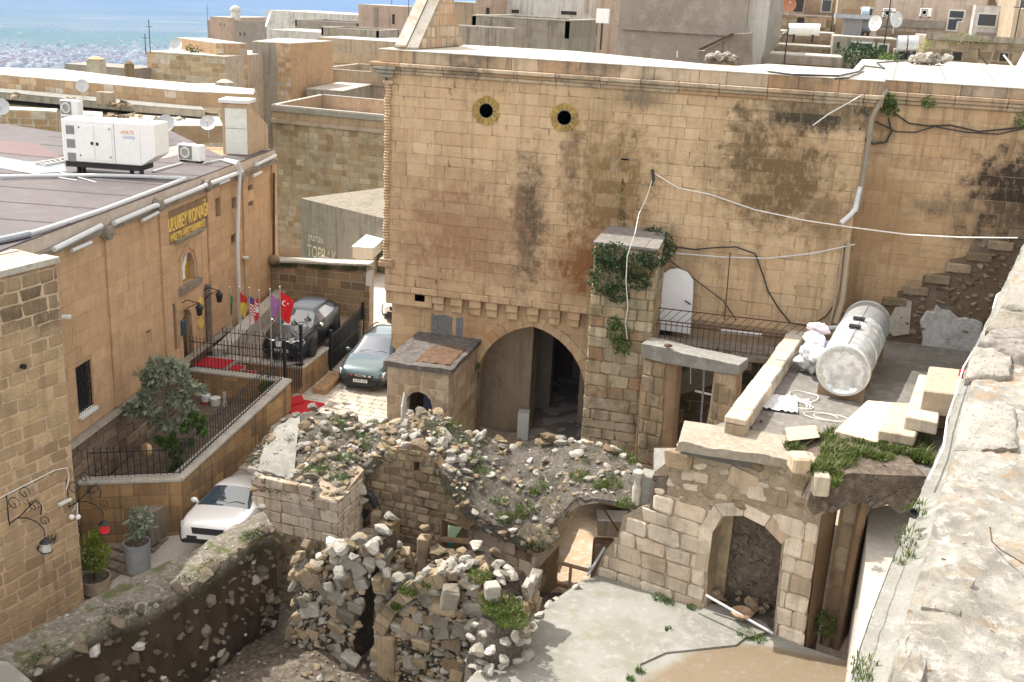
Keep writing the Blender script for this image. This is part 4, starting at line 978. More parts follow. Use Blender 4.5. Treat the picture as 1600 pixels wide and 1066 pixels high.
for q in ((250,312,),(325,283),(170,355),(378,268)):
    ua,va=hp(q[0],q[1]+3,.2);kid(MB().lathe([(.2,0),(.2,.3),(.13,.34)],HW(ua,va-.1,-.05),10,HN).build('stone_spout',M_DKCON,smooth=True),hot)
def r7(px,py):p=P(px,py,z=ZR);return (p.x,p.y)
n0_=HW(-2.5,0,.03);n1_=HW(HL,0,.03)
roofp=[(n0_.x,n0_.y),(n1_.x,n1_.y),r7(345,243),r7(250,196),r7(95,207),r7(0,193),r7(-130,180),r7(-260,330),r7(-200,470)]
kid(MB().prism(roofp,ZR-.034,ZR).build('roof',M_MEMB),hot)
for k in range(9):
    t=(k+.5)/9;a=Vector((n0_.x,n0_.y,ZR+.003)).lerp(Vector((n1_.x,n1_.y,ZR+.003)),t);d_=Vector(HN)*-1
    b=a+d_*9.0;b=a.lerp(b,1);s_=Vector((HU.x,HU.y,0))*.05
    if not inpoly((b.x,b.y),roofp):b=a.lerp(b,.6)
    kid(MB().hexa([a-s_,a+s_,b+s_,b-s_],[p+Vector((0,0,.004)) for p in (a-s_,a+s_,b+s_,b-s_)]).build('roof_seam',ground_mat('seam',(0.30,0.26,0.265),(0.27,0.235,0.24),(0.33,0.3,0.3),1,.1) if 'seam' not in MATS else MATS['seam']),hot)
kid(MB().prism([(n0_.x-.3,n0_.y),(n1_.x-.35,n1_.y),(n1_.x-6,n1_.y-2),(n0_.x-9,n0_.y+2)],-2,ZR-.05).build('body',M_HOTM),hot)
# red stain sheets and pale puddle on roof
def patch(name,pts,z,mat,label,cat,t=.006):
    ps_=[P(x_,y_,z=z) for x_,y_ in pts];o=MB().prism([(p.x,p.y) for p in ps_],z,z+t).build(name,mat);return tag(o,label,cat)
patch('roof_sheet',[(100,248),(60,225),(-5,218),(-5,238),(40,243)],ZR+.006,plain('faded_red',(0.42,0.27,0.26),.8,var=.1,scale=1),'faded red strip of felt on the hotel roof left of the generator','roof sheet')
patch('rain_puddle',[(-5,244),(40,252),(100,255),(105,268),(50,272),(-5,262)],ZR+.006,plain('damp_film',(0.46,0.45,0.47),.18,var=.1,scale=1),'damp pale patch on the roof beside the generator','puddle',.003)
patch('roof_patch',[(240,236),(285,226),(282,242),(238,252)],ZR+.006,ground_mat('white_flake',(0.72,0.66,0.58),(0.45,0.36,0.33),(0.6,0.5,0.42),3,.2),'flaking pale patch on the membrane between generator and air conditioner','roof patch')
def pipe_on(name,pts,z,r,mat,label,cat='pipe',n=8):
    return tag(MB().tube([P(a,b,z=z) for a,b in pts],r,n).build(name,mat,smooth=True),label,cat)
pipe_on('roof_pipe',[(0,276),(60,275),(150,274),(235,276),(290,279),(258,291),(160,328),(75,356),(42,366)],ZR+.08,.06,M_PVC,'long white pipe bent across the membrane roof in front of the generator')
pipe_on('roof_pipe',[(-10,377),(20,371),(45,365)],ZR+.09,.09,M_PVCD,'dark grey pipe end coming in at the roof edge on the left')
pipe_on('roof_pipe',[(238,268),(262,261),(284,255)],ZR+.05,.035,M_PVC,'thin white pipe between generator and air conditioner on the roof')
pipe_on('roof_pipe',[(318,255),(345,250),(370,257)],ZR+.05,.035,M_PVC,'thin insulated pipe running from the air conditioner to the roof edge')
uu,vv=hp(374,262,.25)
tag(MB().tube([P(352,250,z=ZR+.08),P(372,254,z=ZR+.1),HW(hp(374,262,.25)[0],7.2,.28),HW(hp(373,300,.22)[0],hp(373,300,.22)[1],.22),HW(hp(371,380,.2)[0],hp(371,380,.2)[1],.2),HW(hp(373,440,.2)[0],hp(373,440,.2)[1],.2),HW(hp(375,508,.2)[0],hp(375,508,.2)[1],.2)],.07,8).build('wall_pipe',M_PVC,smooth=True),'tall pale pipe running from the roof edge down the hotel wall','pipe')
tag(MB().tube([HW(hp(428,270,.15)[0],hp(428,270,.15)[1],.15),HW(hp(428,400,.15)[0],hp(428,400,.15)[1],.15)],.05,6).build('wall_pipe',M_RUST),'thin brown pipe down the far corner of the hotel wall','pipe')
# stub pipe at the near roof corner
tag(MB().cyl(P(72,402,z=6.55),P(72,402,z=6.55)+Vector((0,0,.72)),.085,12).build('vent_pipe',M_PVCD,smooth=True),'upright grey pipe stub on the roof corner tied with a blue rag','pipe')
tag(MB().lathe([(.1,0),(.16,.05),(.12,.1)],P(72,403,z=6.57),9).build('blue_rag',plain('blue_rag',(0.30,0.45,0.58),.9)),'pale blue rag wound round the foot of the pipe stub','rag')

# ---- generator
gbz=ZR+.18
ga=P(104,262,z=gbz);gb_=P(217,270,z=gbz);gd=(gb_-ga);gd.z=0;Lg_=gd.length;gd.normalize();gn=gd.cross(Vector((0,0,1)))
gen=thing('generator','big white generator cabinet with twin doors standing on the hotel roof','generator',ga)
FG_=(Vector((ga.x,ga.y,0)),gd,Vector((0,0,1)),gn)
def GW(u,v,n):return FG_[0]+gd*u+Vector((0,0,v))+gn*n
gh=1.02*Lg_*.55;gz1=gbz+.22;gz2=gz1+1.36;gdp=1.05
scale_=Lg_/2.5
def gbox(u0,u1,v0,v1,n0,n1,mat,name,par=gen,bev=0.0):
    o=MB().hexa([GW(u0,v0,n0),GW(u1,v0,n0),GW(u1,v0,n1),GW(u0,v0,n1)],[GW(u0,v1,n0),GW(u1,v1,n0),GW(u1,v1,n1),GW(u0,v1,n1)]).build(name,mat,bevel=bev);kid(o,par);return o
L_=Lg_*1.04
mb=MB();mb.prism([GW(-.08,0,0)[:2],GW(L_,0,0)[:2],GW(L_,0,-gdp)[:2],GW(-.08,0,-gdp)[:2]],gz1,gz2)
o=mb.build('cabinet',M_WHITE,bevel=.03);kid(o,gen)
kid(MB().add([GW(L_,gz1,0),GW(L_+.5,gz1+.33,0),GW(L_+.5,gz2,0),GW(L_,gz2,0),GW(L_,gz1,-gdp),GW(L_+.5,gz1+.33,-gdp),GW(L_+.5,gz2,-gdp),GW(L_,gz2,-gdp)],[(0,1,2,3),(7,6,5,4),(0,4,5,1),(1,5,6,2),(2,6,7,3),(3,7,4,0)]).build('end_hood',M_WHITE,bevel=.02),gen)
gbox(-.05,L_*.98,gbz+.04,gz1-.002,-.98,-.06,M_BLACK,'base_frame')
for u_ in (.3,.45,L_*.82,L_*.95):gbox(u_,u_+.06,ZR+.01,gbz+.05,-.3,-.1,M_BLACK,'foot')
for k in range(3):
    v_=gz2-.2-k*.44;g=gbox(.08,.36,v_-.28,v_,.003,.012,M_GRILL,'vent_grille')
    for j in range(7):h_=gbox(.085,.355,v_-.27+j*.038,v_-.25+j*.038,.012,.022,M_OFFW,'slat',gen);h_.parent=None;kid(h_,gen)
for (a,b) in ((.50,1.02),(1.08,1.64)):
    dr_=gbox(a*scale_,b*scale_,gz1+.1,gz2-.16,.004,.022,M_WHITE,'cabinet_door',bev=.006)
gbox(.92*scale_,1.0*scale_,gz1+.58,gz1+.68,.024,.04,M_BLACK,'door_handle');gbox(1.1*scale_,1.18*scale_,gz1+.57,gz1+.67,.024,.04,M_BLACK,'door_handle')
for (a,b) in ((.54,.22),(.54,1.12),(1.58,.22),(1.58,1.12)):kid(MB().cyl(GW(a*scale_,gz1+b,.02),GW(a*scale_,gz1+b,.04),.025,8).build('door_lock',M_BLACK),gen)
gbox(1.72*scale_,1.73*scale_,gz1+.02,gz2-.05,.002,.01,M_GRILL,'seam')
text('VOLTE',FG_,1.98*scale_,gz2-.36,.16,plain('orange_print',(0.75,0.28,0.12),.5),'logo_print',.006,.002,parent=gen,wid=.42)
text('ENERJI',FG_,2.03*scale_,gz2-.51,.13,plain('blue_print',(0.35,0.45,0.80),.5),'logo_print',.006,.002,parent=gen,wid=.38)
text('~',FG_,1.93*scale_,gz2-.38,.22,MATS['orange_print'],'logo_print',.006,.002,parent=gen,wid=.09)
for (i,a,b) in ((0,(20,266),(120,282)),(1,(90,268),(150,285))):pipe_on('loose_pipe',[a,b],ZR+.03,.02,M_PVC,'thin pale rod lying %s the generator' % ('left of' if i == 0 else 'slanting under'),'rod')
ld=thing('ladder','pale ladder lying flat on the roof left of the generator','ladder',P(80,253,z=ZR))
for (a,b) in (((56,254),(101,247)),((72,257),(104,251))):kid(MB().bar(P(*a,z=ZR+.04),P(*b,z=ZR+.04),.04).build('rail',M_OFFW),ld)
for k in range(6):
    t=k/5;kid(MB().bar(P(56+45*t,254-7*t,z=ZR+.04),P(72+32*t,257-6*t,z=ZR+.04),.025).build('rung',M_OFFW),ld)

# ---- air conditioners and dishes
def ac_unit(name,c,w,h,d,rz,label,fans=1,par=None,grp=None):
    t=thing(name,label,'air conditioner',c,rz,grp)
    b=MB().box(-w/2,w/2,-d/2,d/2,.06,h+.06).build('case',M_WHITE,t,bevel=.015)
    for k in range(fans):
        zz=.06+h*(k+.5)/fans;hh=h/fans*.42
        g=MB().box(-w*.45,w*.14,-d/2-.012,-d/2-.002,zz-hh,zz+hh).build('fan_grille',M_GRILL,t)
        MB().lathe([(hh*.85,0),(hh*.85,.02),(hh*.6,.02),(hh*.6,0)],(-w*.155,-d/2-.014,zz),16,(0,-1,0)).build('fan_ring',M_OFFW,g)
    for s in (-1,1):MB().box(s*w*.36-.04,s*w*.36+.04,-d/2-.03,d/2+.03,0,.058).build('foot',M_BLACK,t)
    return t
p=P(300,256,z=ZR);yw=math.atan2(HN.y,HN.x)
acf=P(283,252,z=ZR);acg=P(318,256,z=ZR);rz=math.atan2((acg-acf).y,(acg-acf).x)
ac_unit('air_conditioner',((acf+acg)/2+Vector((-.1,.15,0))),(acg-acf).length*.97,.56,.34,rz+.02,'small white air conditioner unit near the roof edge right of the generator')
a2=P(92,207,z=ZR)
ac_unit('air_conditioner',(a2.x+.4,a2.y+.4,ZR),.85,1.25,.36,rz+.06,'tall two-fan air conditioner behind the left end of the generator',2)
def dish(c,r,direction,label,group=None,mat=None,leg=.4,s=1.0):
    t=thing('satellite_dish',label,'satellite dish',c,0,group);d=Vector(direction).normalized();h=Vector((0,0,leg+r*.6))
    prof=[(r*k/6,r*.28*(k/6) ** 2) for k in range(7)];prof=[(max(.003,a),b) for a,b in prof]+[(max(.003,a),b-.02) for a,b in prof[::-1]]
    MB().lathe(prof,h,20,d).build('reflector',mat or MATS.get('dish_grey') or plain('dish_grey',(0.50,0.52,0.53),.5,var=.06),t,smooth=True,fixn=True)
    MB().tube([(0,0,0),tuple(h-d*.05)],.025,6).build('mast',M_STEELD,t)
    lo=h+d*r*.95;e=h-Vector((0,0,r*.9))+d*.1
    MB().tube([tuple(e),tuple(lo)],.013,5).build('feed_arm',M_STEELD,t);MB().cyl(lo,lo-d*.09,.035,8).build('feed_horn',M_OFFW,t)
    return t
dish(P(326,216,z=ZR),.33,(.3,-.8,.55),'grey satellite dish on the roof beside the pale shed')
dish(P(261,217,z=ZR),.36,(.2,-.9,.35),'pale satellite dish right behind the generator, nearest of the pair')
dish(P(247,216,z=ZR),.30,(-.5,-.8,.25),'round tan-rimmed dish left of the pale one behind the generator',None,M_CAP)

# ---- shed on the roof
sh=thing('roof_shed','tan roof shed with a pale green steel door at the end of the hotel roof','shed',P(390,240,z=ZR))
s0_=P(349,241,z=ZR);s1_=P(388,243,z=ZR);s2_=Vector((HW(HL-.05,0,-.25).x,HW(HL-.05,0,-.25).y,ZR))
def top_at(b,py):
    lo,hi=-10,30
    for _ in range(40):
        m_=(lo+hi)/2;q=Vector((b.x,b.y,m_))-EYE
        if 533-F_PX*q.dot(UPV)/q.dot(FWD) > py:lo=m_
        else:hi=m_
    return lo
zt1=top_at(s0_,160)
bk=s0_+(s2_-s1_)
kid(MB().prism([(s0_.x,s0_.y),(s1_.x,s1_.y),(s2_.x,s2_.y),(bk.x,bk.y)],[ZR]*4,[zt1,zt1,zt1-1.0,zt1-.6]).build('shed_wall',stone('shed_render',(0.52,0.40,0.28),(0.47,0.35,0.24),stain_amt=.3,streak=.4,bump=.2,vary=.2)),sh)
e1=s0_.lerp(s1_,-.05);e2=s0_.lerp(s1_,1.05);dd_=(s1_-s0_).normalized();nn_=dd_.cross(Vector((0,0,1)))
def SHB(t0,t1,z0,z1,o0,o1,mat,name):
    a,b=s0_.lerp(s1_,t0),s0_.lerp(s1_,t1);kid(MB().hexa([a+nn_*o0+Vector((0,0,z0)),b+nn_*o0+Vector((0,0,z0)),b+nn_*o1+Vector((0,0,z0)),a+nn_*o1+Vector((0,0,z0))],[a+nn_*o0+Vector((0,0,z1)),b+nn_*o0+Vector((0,0,z1)),b+nn_*o1+Vector((0,0,z1)),a+nn_*o1+Vector((0,0,z1))]).build(name,mat),sh)
SHB(.12,.98,.03,zt1-ZR-.2,.005,.04,M_OFFW,'steel_door');SHB(.14,.96,.98,1.0,.041,.048,M_GRILL,'door_seam');SHB(-.1,1.1,zt1-ZR,zt1-ZR+.12,-1.0,.15,M_WHITEW,'shed_roof')

# ---- wall lamps and fittings on the hotel
def wall_lantern(px,py,label,big=1.0):
    u_,v_=hp(px,py);t=thing('wall_lantern',label,'lantern',HW(u_,v_,0))
    kid(MB().tube([HW(u_,v_+.1,.01),HW(u_,v_+.22,.2),HW(u_+.05,v_+.12,.42*big)],.018,5).tube([HW(u_,v_-.25,.01),HW(u_,v_-.05,.2),HW(u_+.05,v_+.1,.40*big)],.015,5).build('bracket',M_IRON),t)
    c=HW(u_+.05,v_-.3,.45*big)
    kid(MB().lathe([(.05,0),(.09,.02),(.13,.26),(.15,.28),(.04,.40),(.01,.46)],c,6).build('lamp_body',M_IRON),t)
    kid(MB().lathe([(.075,.0),(.12,.2)],c+Vector((0,0,.04)),6).build('lamp_glass',plain('lamp_glass',(0.45,0.45,0.42),.2) if 'lamp_glass' not in MATS else MATS['lamp_glass']),t)
    return t
wall_lantern(284,478,'black scrolled wall lantern at the left of the hotel door',1.3)
wall_lantern(318,458,'black wall lantern high at the right of the hotel door',1.2)
u_,v_=hp(321,480)
tag(MB().tube([HW(u_,1.2,.1),HW(u_,2.9,.1),HW(u_+.05,3.6,.1)],.11,8).build('climbing_stem',M_BARK),'thick dark rope-like stem hanging on the wall right of the hotel door','stem')
for k in range(3):
    u_,v_=hp(312,473+k*16);tag(MB().lathe([(.001,0),(.2,0),(.2,.05),(.001,.07)],HW(u_,v_,.02),14,HN).build('round_plaque',M_GOLD),['topmost','middle','lowest'][k]+' of the three round yellow plaques beside the hotel door','plaque','round plaques by the door')
u_,v_=hp(284,511);tag(MB().hexa([HW(u_-.16,v_-.25,.01),HW(u_+.16,v_-.25,.01),HW(u_+.16,v_-.25,.1),HW(u_-.16,v_-.25,.1)],[HW(u_-.16,v_+.25,.01),HW(u_+.16,v_+.25,.01),HW(u_+.16,v_+.25,.1),HW(u_-.16,v_+.25,.1)]).build('wall_box',plain('dark_blue_box',(0.03,0.06,0.09),.4),bevel=.02),'dark blue box fixed on the wall left of the hotel door','box')
def spot(p,n,label):
    t=thing('spotlight',label,'spotlight',p)
    kid(MB().bar(Vector(p),Vector(p)+Vector(n)*.25,.05).build('bracket',M_IRON),t);q=Vector(p)+Vector(n)*.25
    kid(MB().obox(q,.22,.18,.08,.4).build('lamp_head',M_OFFW,bevel=.01),t)
spot(HW(*hp(92,495),.0)+Vector((0,0,0)),(1,-.2,0),'spotlight with pale cover projecting from the upper wall of the near hotel corner')
spot(HW(*hp(381,402),.0),(.6,-.6,0),'small white camera on the hotel wall above the flags')

# ================================================================== NEAR HOTEL BLOCK (left edge)
hz=44
nd=ray(1580,hz);nd.z=0;nd.normalize()
NCo=P(131,935,z=-1.65);NCo.z=0
FN=(NCo,nd,Vector((0,0,1)),nd.cross(Vector((0,0,1))))
ztop=top_at(P(131,935,z=-1.65),404)
nb=thing('corner_building','near corner block of yellow stone courses with pale joints at the left edge','building',(NCo.x,NCo.y,-2))
FN0=(NCo-nd*9.5,*FN[1:])
bk_=FN[3]*-1
kid(MB().prism([tuple((NCo-nd*9.5)[:2]),tuple(NCo[:2]),tuple((NCo+bk_*2.6+nd*.3)[:2]),tuple((NCo-nd*9.5+bk_*6)[:2])],-3,ztop-.01).build('core',M_JOINT),nb)
spec=courses(FN0,9.5,-2.6,ztop-.1,(.27,.36),(.38,.72),None,.012,.1,.028,rnd,0,RBLK,jit=.006)
spec += courses((NCo,(bk_+nd*.1).normalized(),Vector((0,0,1)),nd),2.5,-2.6,ztop-.1,(.27,.36),(.38,.72),None,.012,.1,.028,rnd,0,RBLK)
pieces(spec,'stone',[M_NEARH],nb,300,'stone_mass')
a=NCo-nd*9.5
kid(MB().prism([tuple((a+FN[3]*.08)[:2]),tuple((NCo+FN[3]*.08+nd*.05)[:2]),tuple((NCo-FN[3]*.4+nd*.05)[:2]),tuple((a-FN[3]*.4)[:2])],ztop-.1,ztop+.04).build('coping',M_CAP),nb)
kid(MB().prism([tuple((a-FN[3]*.41)[:2]),tuple((NCo-FN[3]*.41+nd*.05)[:2]),tuple((NCo-FN[3]*2.6)[:2]),tuple((a-FN[3]*5)[:2])],ztop-.35,ztop-.3).build('flat_roof',M_TANC),nb)
kid(MB().prism([tuple((a-FN[3]*1.9)[:2]),tuple((NCo-FN[3]*1.2+nd*.05)[:2]),tuple((NCo-FN[3]*1.5)[:2]),tuple((a-FN[3]*2.3)[:2])],ztop-.29,ztop+.02).build('inner_parapet',M_CAP),nb)
def np_(px,py,off=0.0):
    p=PP(px,py,NCo+FN[3]*off,FN[3]);return p
def scroll(base,out,label,red=False):
    """wrought iron bracket with curls and a hanging lantern"""
    N_=FN[3];U_=nd;t=thing('wrought_iron_lamp',label,'lamp',base)
    def W_(n,v,u=0.0):return base+N_*n+Vector((0,0,v))+U_*u
    mb=MB()
    mb.tube([W_(0.01,.45),W_(.01,-.35)],.018,5)
    mb.tube([W_(.02,-.3),W_(.25,-.12),W_(.5,.1),W_(.75,.35),W_(.95,.55),W_(1.1,.42),W_(1.05,.2)],.016,5)
    mb.tube([W_(.3,-.08),W_(.6,.0),W_(.9,-.02),W_(1.1,-.15),W_(1.12,-.32)],.014,5)
    for (cn,cv,r0) in ((.22,.25,.2),(.85,.35,.16),(.6,.62,.18),(1.15,.05,.14)):
        mb.tube([W_(cn+r0*(1-k/16)*math.cos(k*.62),cv+r0*(1-k/16)*math.sin(k*.62),.02*math.sin(k)) for k in range(14)],.011,4)
    for k in range(7):
        a_=rnd.uniform(0,6.28);b_=W_(.5+.35*rnd.random(),.2+.3*rnd.random());mb.tube([b_,b_+N_*.16*math.cos(a_)+Vector((0,0,.16*math.sin(a_)))],.008,4)
    kid(mb.build('scroll_bracket',M_IRON),t)
    c=W_(1.12,-.72)
    kid(MB().tube([W_(1.12,-.3),W_(1.12,-.42)],.008,4).lathe([(.02,.36),(.07,.30),(.13,.26),(.145,.24)],c,8).lathe([(.14,0),(.15,.02),(.14,.03)],c,10).build('lantern_frame',M_IRON),t)
    kid(MB().lathe([(.13,.02),(.10,.24)],c,8).build('lantern_glass',plain('red_glass',(0.55,0.02,0.03),.25) if red else MATS['lamp_glass']),t)
scroll(np_(12,800),1,'wrought iron scroll bracket with a hanging clear lantern at the left edge')
scroll(np_(106,775),1,'wrought iron scroll bracket with a red hanging lantern at the building corner',True)
tag(MB().tube([np_(0,778,.04),np_(85,735,.04),np_(104,731,.04),np_(108,745,.04),np_(104,765,.04)],.014,5).build('wall_cable',M_CABW),'thin pale cable running up the yellow block wall to the lamp','cable')
a,b=np_(92,789,.12),np_(111,780,.12);tag(MB().bar(a,b,.09,.07).build('strip_lamp',M_OFFW,bevel=.01),'short pale strip lamp fixed under the red lantern bracket','lamp')
sl=thing('double_spotlight','pair of small white spotlights on the corner of the yellow block wall','spotlight',np_(114,806,.0))
for dx in (-4,6):kid(MB().ball(np_(116+dx,808,.22),.07,10,6).build('spotlight_head',M_WHITE,smooth=True),sl)
kid(MB().tube([np_(113,800,.02),np_(121,786,.12),np_(121,803,.2)],.012,5).build('lamp_wire',M_CABW),sl)
a=np_(75,850,.02);cb_=MB()
for k in range(16):
    q=np_(58+k*1.9,860-k*1.05+4*math.sin(k*1.9),.02);cb_.tube([q,q+Vector((.02,.0,.12+.07*math.sin(k*2.3)))],.012,4)
tag(cb_.build('wall_inscription',M_DARK),'small dark iron signature mounted on the yellow block wall','sign')
c=np_(33,572,0);tag(MB().cyl(c,c+FN[3]*.12,.06,8).build('wall_camera',M_IRON),'small round black fitting on the yellow block wall, upper left','camera')
# ================================================================== TERRACE, PLATFORM, GATE
def railing(name,pts,h,gap,label,rad=.011,parent=None,mat=None,tip=.07,low=.08,posts=(),group=None,cat='railing'):
    t=thing(name,label,cat,pts[0],0,group);mat=mat or M_IRON
    mb=MB();mb.cyl((0,0,0),(0,0,h),rad,5).cyl((0,0,h),(0,0,h+tip),rad*1.9,5,.001);me=mb.mesh('bar',mat)
    rl=MB()
    for a,b in zip(pts,pts[1:]):
        a,b=Vector(a),Vector(b);n=max(1,int((b-a).length/gap))
        for k in range(n+1):
            o=bpy.data.objects.new('bar',me);COL.objects.link(o);o.location=a.lerp(b,k/n)+Vector((0,0,.02));kid(o,t)
        for z in (h*.9,low):kid(MB().bar(a+Vector((0,0,z)),b+Vector((0,0,z)),.028,.02).build('rail',mat),t)
    return t
def wall_run(name,pts,ztops,zbot,thick,label,mats,rowh=(.3,.4),bw=(.4,.8),cap=None,caph=.1,capw=.06,cat='wall',lim=150,joint=.016,meshes=None,proud=.02,rnd=None,moss=None,jm=None):
    """wall along plan points (outward side to the right of travel), stone courses on the outer face, coping on top"""
    rnd=rnd or random.Random(len(label));t=thing(name,label,cat,(pts[0][0],pts[0][1],zbot));spec=[]
    for (a,b,za,zb) in zip(pts,pts[1:],ztops,ztops[1:]):
        a=Vector((a[0],a[1],0));b=Vector((b[0],b[1],0));U=(b-a);L=U.length;U.normalize();N=U.cross(Vector((0,0,1)))
        q=[a,b,b-N*thick,a-N*thick]
        kid(MB().prism([(p.x,p.y) for p in q],zbot,[za,zb,zb,za]).build('core',jm or M_MORT),t)
        spec += courses((a,U,Vector((0,0,1)),N),L,zbot,max(za,zb),rowh,bw,None,proud,.12,joint,rnd,0,meshes or RBLK,top=lambda u:za+(zb-za)*u/L,trim=True)
        if cap:
            n=max(1,int(L/1.1))
            for k in range(n):
                c0=a.lerp(b,k/n)+U*.003;c1=a.lerp(b,(k+1)/n)-U*.003;z0=za+(zb-za)*k/n;z1=za+(zb-za)*(k+1)/n
                o=MB().prism([tuple((c0+N*capw)[:2]),tuple((c1+N*capw)[:2]),tuple((c1-N*(thick+capw))[:2]),tuple((c0-N*(thick+capw))[:2])],[z0+.002,z1+.002,z1+.002,z0+.002],[z0+caph,z1+caph,z1+caph,z0+caph]).build('coping_stone',cap,bevel=.015);kid(o,t)
    pieces(spec,'stone',mats,t,lim,'stone_mass');return t
Cc=P(283,752,z=.22);Ce=P(454,596,z=1.1)
ul,_v=hp(117,735);Cl=HW(ul,0,.05);Cl.z=.22
ce0=Vector((Cc.x,Cc.y,0));ce1=Vector((Ce.x,Ce.y,0))
wall_run('terrace_wall',[(Cl.x,Cl.y),(Cc.x,Cc.y)],[.22,.22],-2.6,.3,'stained orange terrace wall facing the potted trees with pale coping',[M_TERR],(.34,.44),(.55,.95),M_CAP,.1,lim=60,meshes=BLK)
wall_run('terrace_wall',[(Cc.x,Cc.y),(Ce.x,Ce.y)],[.22,1.1],-2.6,.3,'long tan terrace wall beside the white car with sloping pale coping',[M_TERR],(.34,.44),(.55,.95),M_CAP,.1,lim=120,meshes=BLK)
tin=[Cl.lerp(Cc,.08)+Vector((0,.15,.12)),Cc+Vector((-.12,.14,.12))]
railing('terrace_railing',tin,.85,.165,'black iron railing with upright bars on the front terrace coping')
Ru=(ce1-ce0).normalized();Rn=Ru.cross(Vector((0,0,1)))
railing('terrace_railing',[Cc-Rn*.14+Ru*.2+Vector((0,0,.12)),Ce-Rn*.14-Ru*.35+Vector((0,0,.12))],.85,.14,'long black iron railing climbing along the sloping terrace coping')
# terrace floor (planting bed)
tf=[Cl,Cc,Ce,HW(8.0,0,.1)]
kid_floor=MB().prism([(p.x,p.y) for p in (Cl+Vector((0,.3,0)),Cc-Rn*.32,Ce-Rn*.3,HW(8.0,0,.25))],[-1.9]*4,[-.35,-.35,.25,.25]).build('terrace_floor',ground_mat('bed_earth',(0.22,0.165,0.115),(0.16,0.115,0.08),(0.34,0.28,0.21),1.4,.8,speck=.3))
tag(kid_floor,None,None,None,'structure')
# landing with steps and platform
L0=P(296,577,z=1.06);L1=P(438,594,z=1.06)
Pf0=P(346,559,z=1.04);Pf1=P(472,573,z=1.04);Pf2=P(512,542,z=1.04);YBW=38.5
UPs=(Pf1-Pf0).normalized()
Pf00=Vector((Pf0.x,Pf0.y,0))-UPs*1.6
wall_run('landing_wall',[(L0.x,L0.y),(L1.x,L1.y)],[.98,.98],-.5,.25,'brown stone wall under the entrance steps, white coping with railing',[M_TERR],(.3,.36),(.4,.7),M_CAP,.09,lim=40,meshes=BLK)
railing('landing_railing',[L0+Vector((0,.1,.02)),L1+Vector((0,.1,.02))],1.05,.125,'tall black iron railing along the entrance steps with pointed bars')
kid_=wall_run('platform_wall',[(Pf0.x-.2,Pf0.y),(Pf1.x,Pf1.y),(Pf2.x,Pf2.y)],[.94,.94,.94],-.4,.3,'retaining wall of the parking platform under the black car',[M_TERR],(.3,.36),(.5,.8),M_CAP,.1,lim=110,meshes=BLK)
tag(MB().prism([(Pf0.x-1.4,Pf0.y+.1),(Pf1.x-.3,Pf1.y+.25),(Pf2.x-.3,Pf2.y+.2),(-15.4,YBW),(-19.6,YBW),(-19.2,35)],-.4,.985).build('parking_platform',M_COBB),None,None,None,'structure')
railing('platform_railing',[Pf0+Vector((0,.15,.05)),Pf1+Vector((-.12,.12,.05))],.95,.15,'black iron railing across the front of the parked black car')
railing('platform_railing',[Pf1+Vector((-.15,.2,.05)),Pf2+Vector((-.15,.1,.05))],.95,.12,'black iron railing on the street side of the parking platform')
# entrance landing and red steps
st=thing('entrance_steps','entrance steps climbing to the hotel door covered with red carpet','steps',(L0.x,L0.y,0))
sw0=L0+Vector((.1,.25,0));run=(L1-L0);run.z=0;rl_=run.length;run.normalize();wN=Vector((-run.y,run.x,0));wd=.98
kid(MB().prism([tuple((sw0-run*1.2)[:2]),tuple((sw0+run*.9)[:2]),tuple((sw0+run*.9+wN*1.25)[:2]),tuple((sw0-run*1.2+wN*1.25)[:2])],-.3,1.05).build('landing',M_CAP),st)
for k in range(6):
    a=sw0+run*(.9+k*.38);b=a+run*.38;z=1.05-(k+1)*.165
    kid(MB().prism([tuple(a[:2]),tuple(b[:2]),tuple((b+wN*1.2)[:2]),tuple((a+wN*1.2)[:2])],-.3,z).build('step',M_CAP,bevel=.01),st)
rc=thing('red_carpet','red carpet running over the entrance landing and its first steps','carpet',(sw0.x,sw0.y,1.05))
kid(MB().prism([tuple((sw0-run*1.0+wN*.1)[:2]),tuple((sw0+run*.9+wN*.1)[:2]),tuple((sw0+run*.9+wN*1.1)[:2]),tuple((sw0-run*1.0+wN*1.1)[:2])],1.055,1.07).build('landing_runner',M_RED),rc)
for k in range(3):
    a=sw0+run*(.9+k*.38);b=a+run*.38;z=1.05-(k+1)*.165
    kid(MB().prism([tuple((a+wN*.1)[:2]),tuple((b+wN*.1)[:2]),tuple((b+wN*1.1)[:2]),tuple((a+wN*1.1)[:2])],z+.005,[z+.02,z+.02,z+.02,z+.02]).build('step_runner',M_RED),rc)
cp=[(452,622),(476,627),(508,633),(480,649),(452,648)]
cps=[P(a,b,z=.0) for a,b in cp];zc=max(street_z(p.x,p.y) for p in cps)
tag(MB().prism([(p.x,p.y) for p in cps[::-1]][::-1],-.05,[street_z(p.x,p.y)+.075 for p in cps]).build('red_carpet',M_RED),'loose red carpet lying on the street pavement at the foot of the steps','carpet')
tag(MB().prism([(P(454,622,z=.1).x,P(454,622,z=.1).y),(P(471,617,z=.1).x,P(471,617,z=.1).y),(P(476,628,z=.1).x,P(476,628,z=.1).y),(P(454,634,z=.1).x,P(454,634,z=.1).y)],-.05,.12).build('red_step',M_RED),'red covered step between the terrace wall and the platform wall','step')
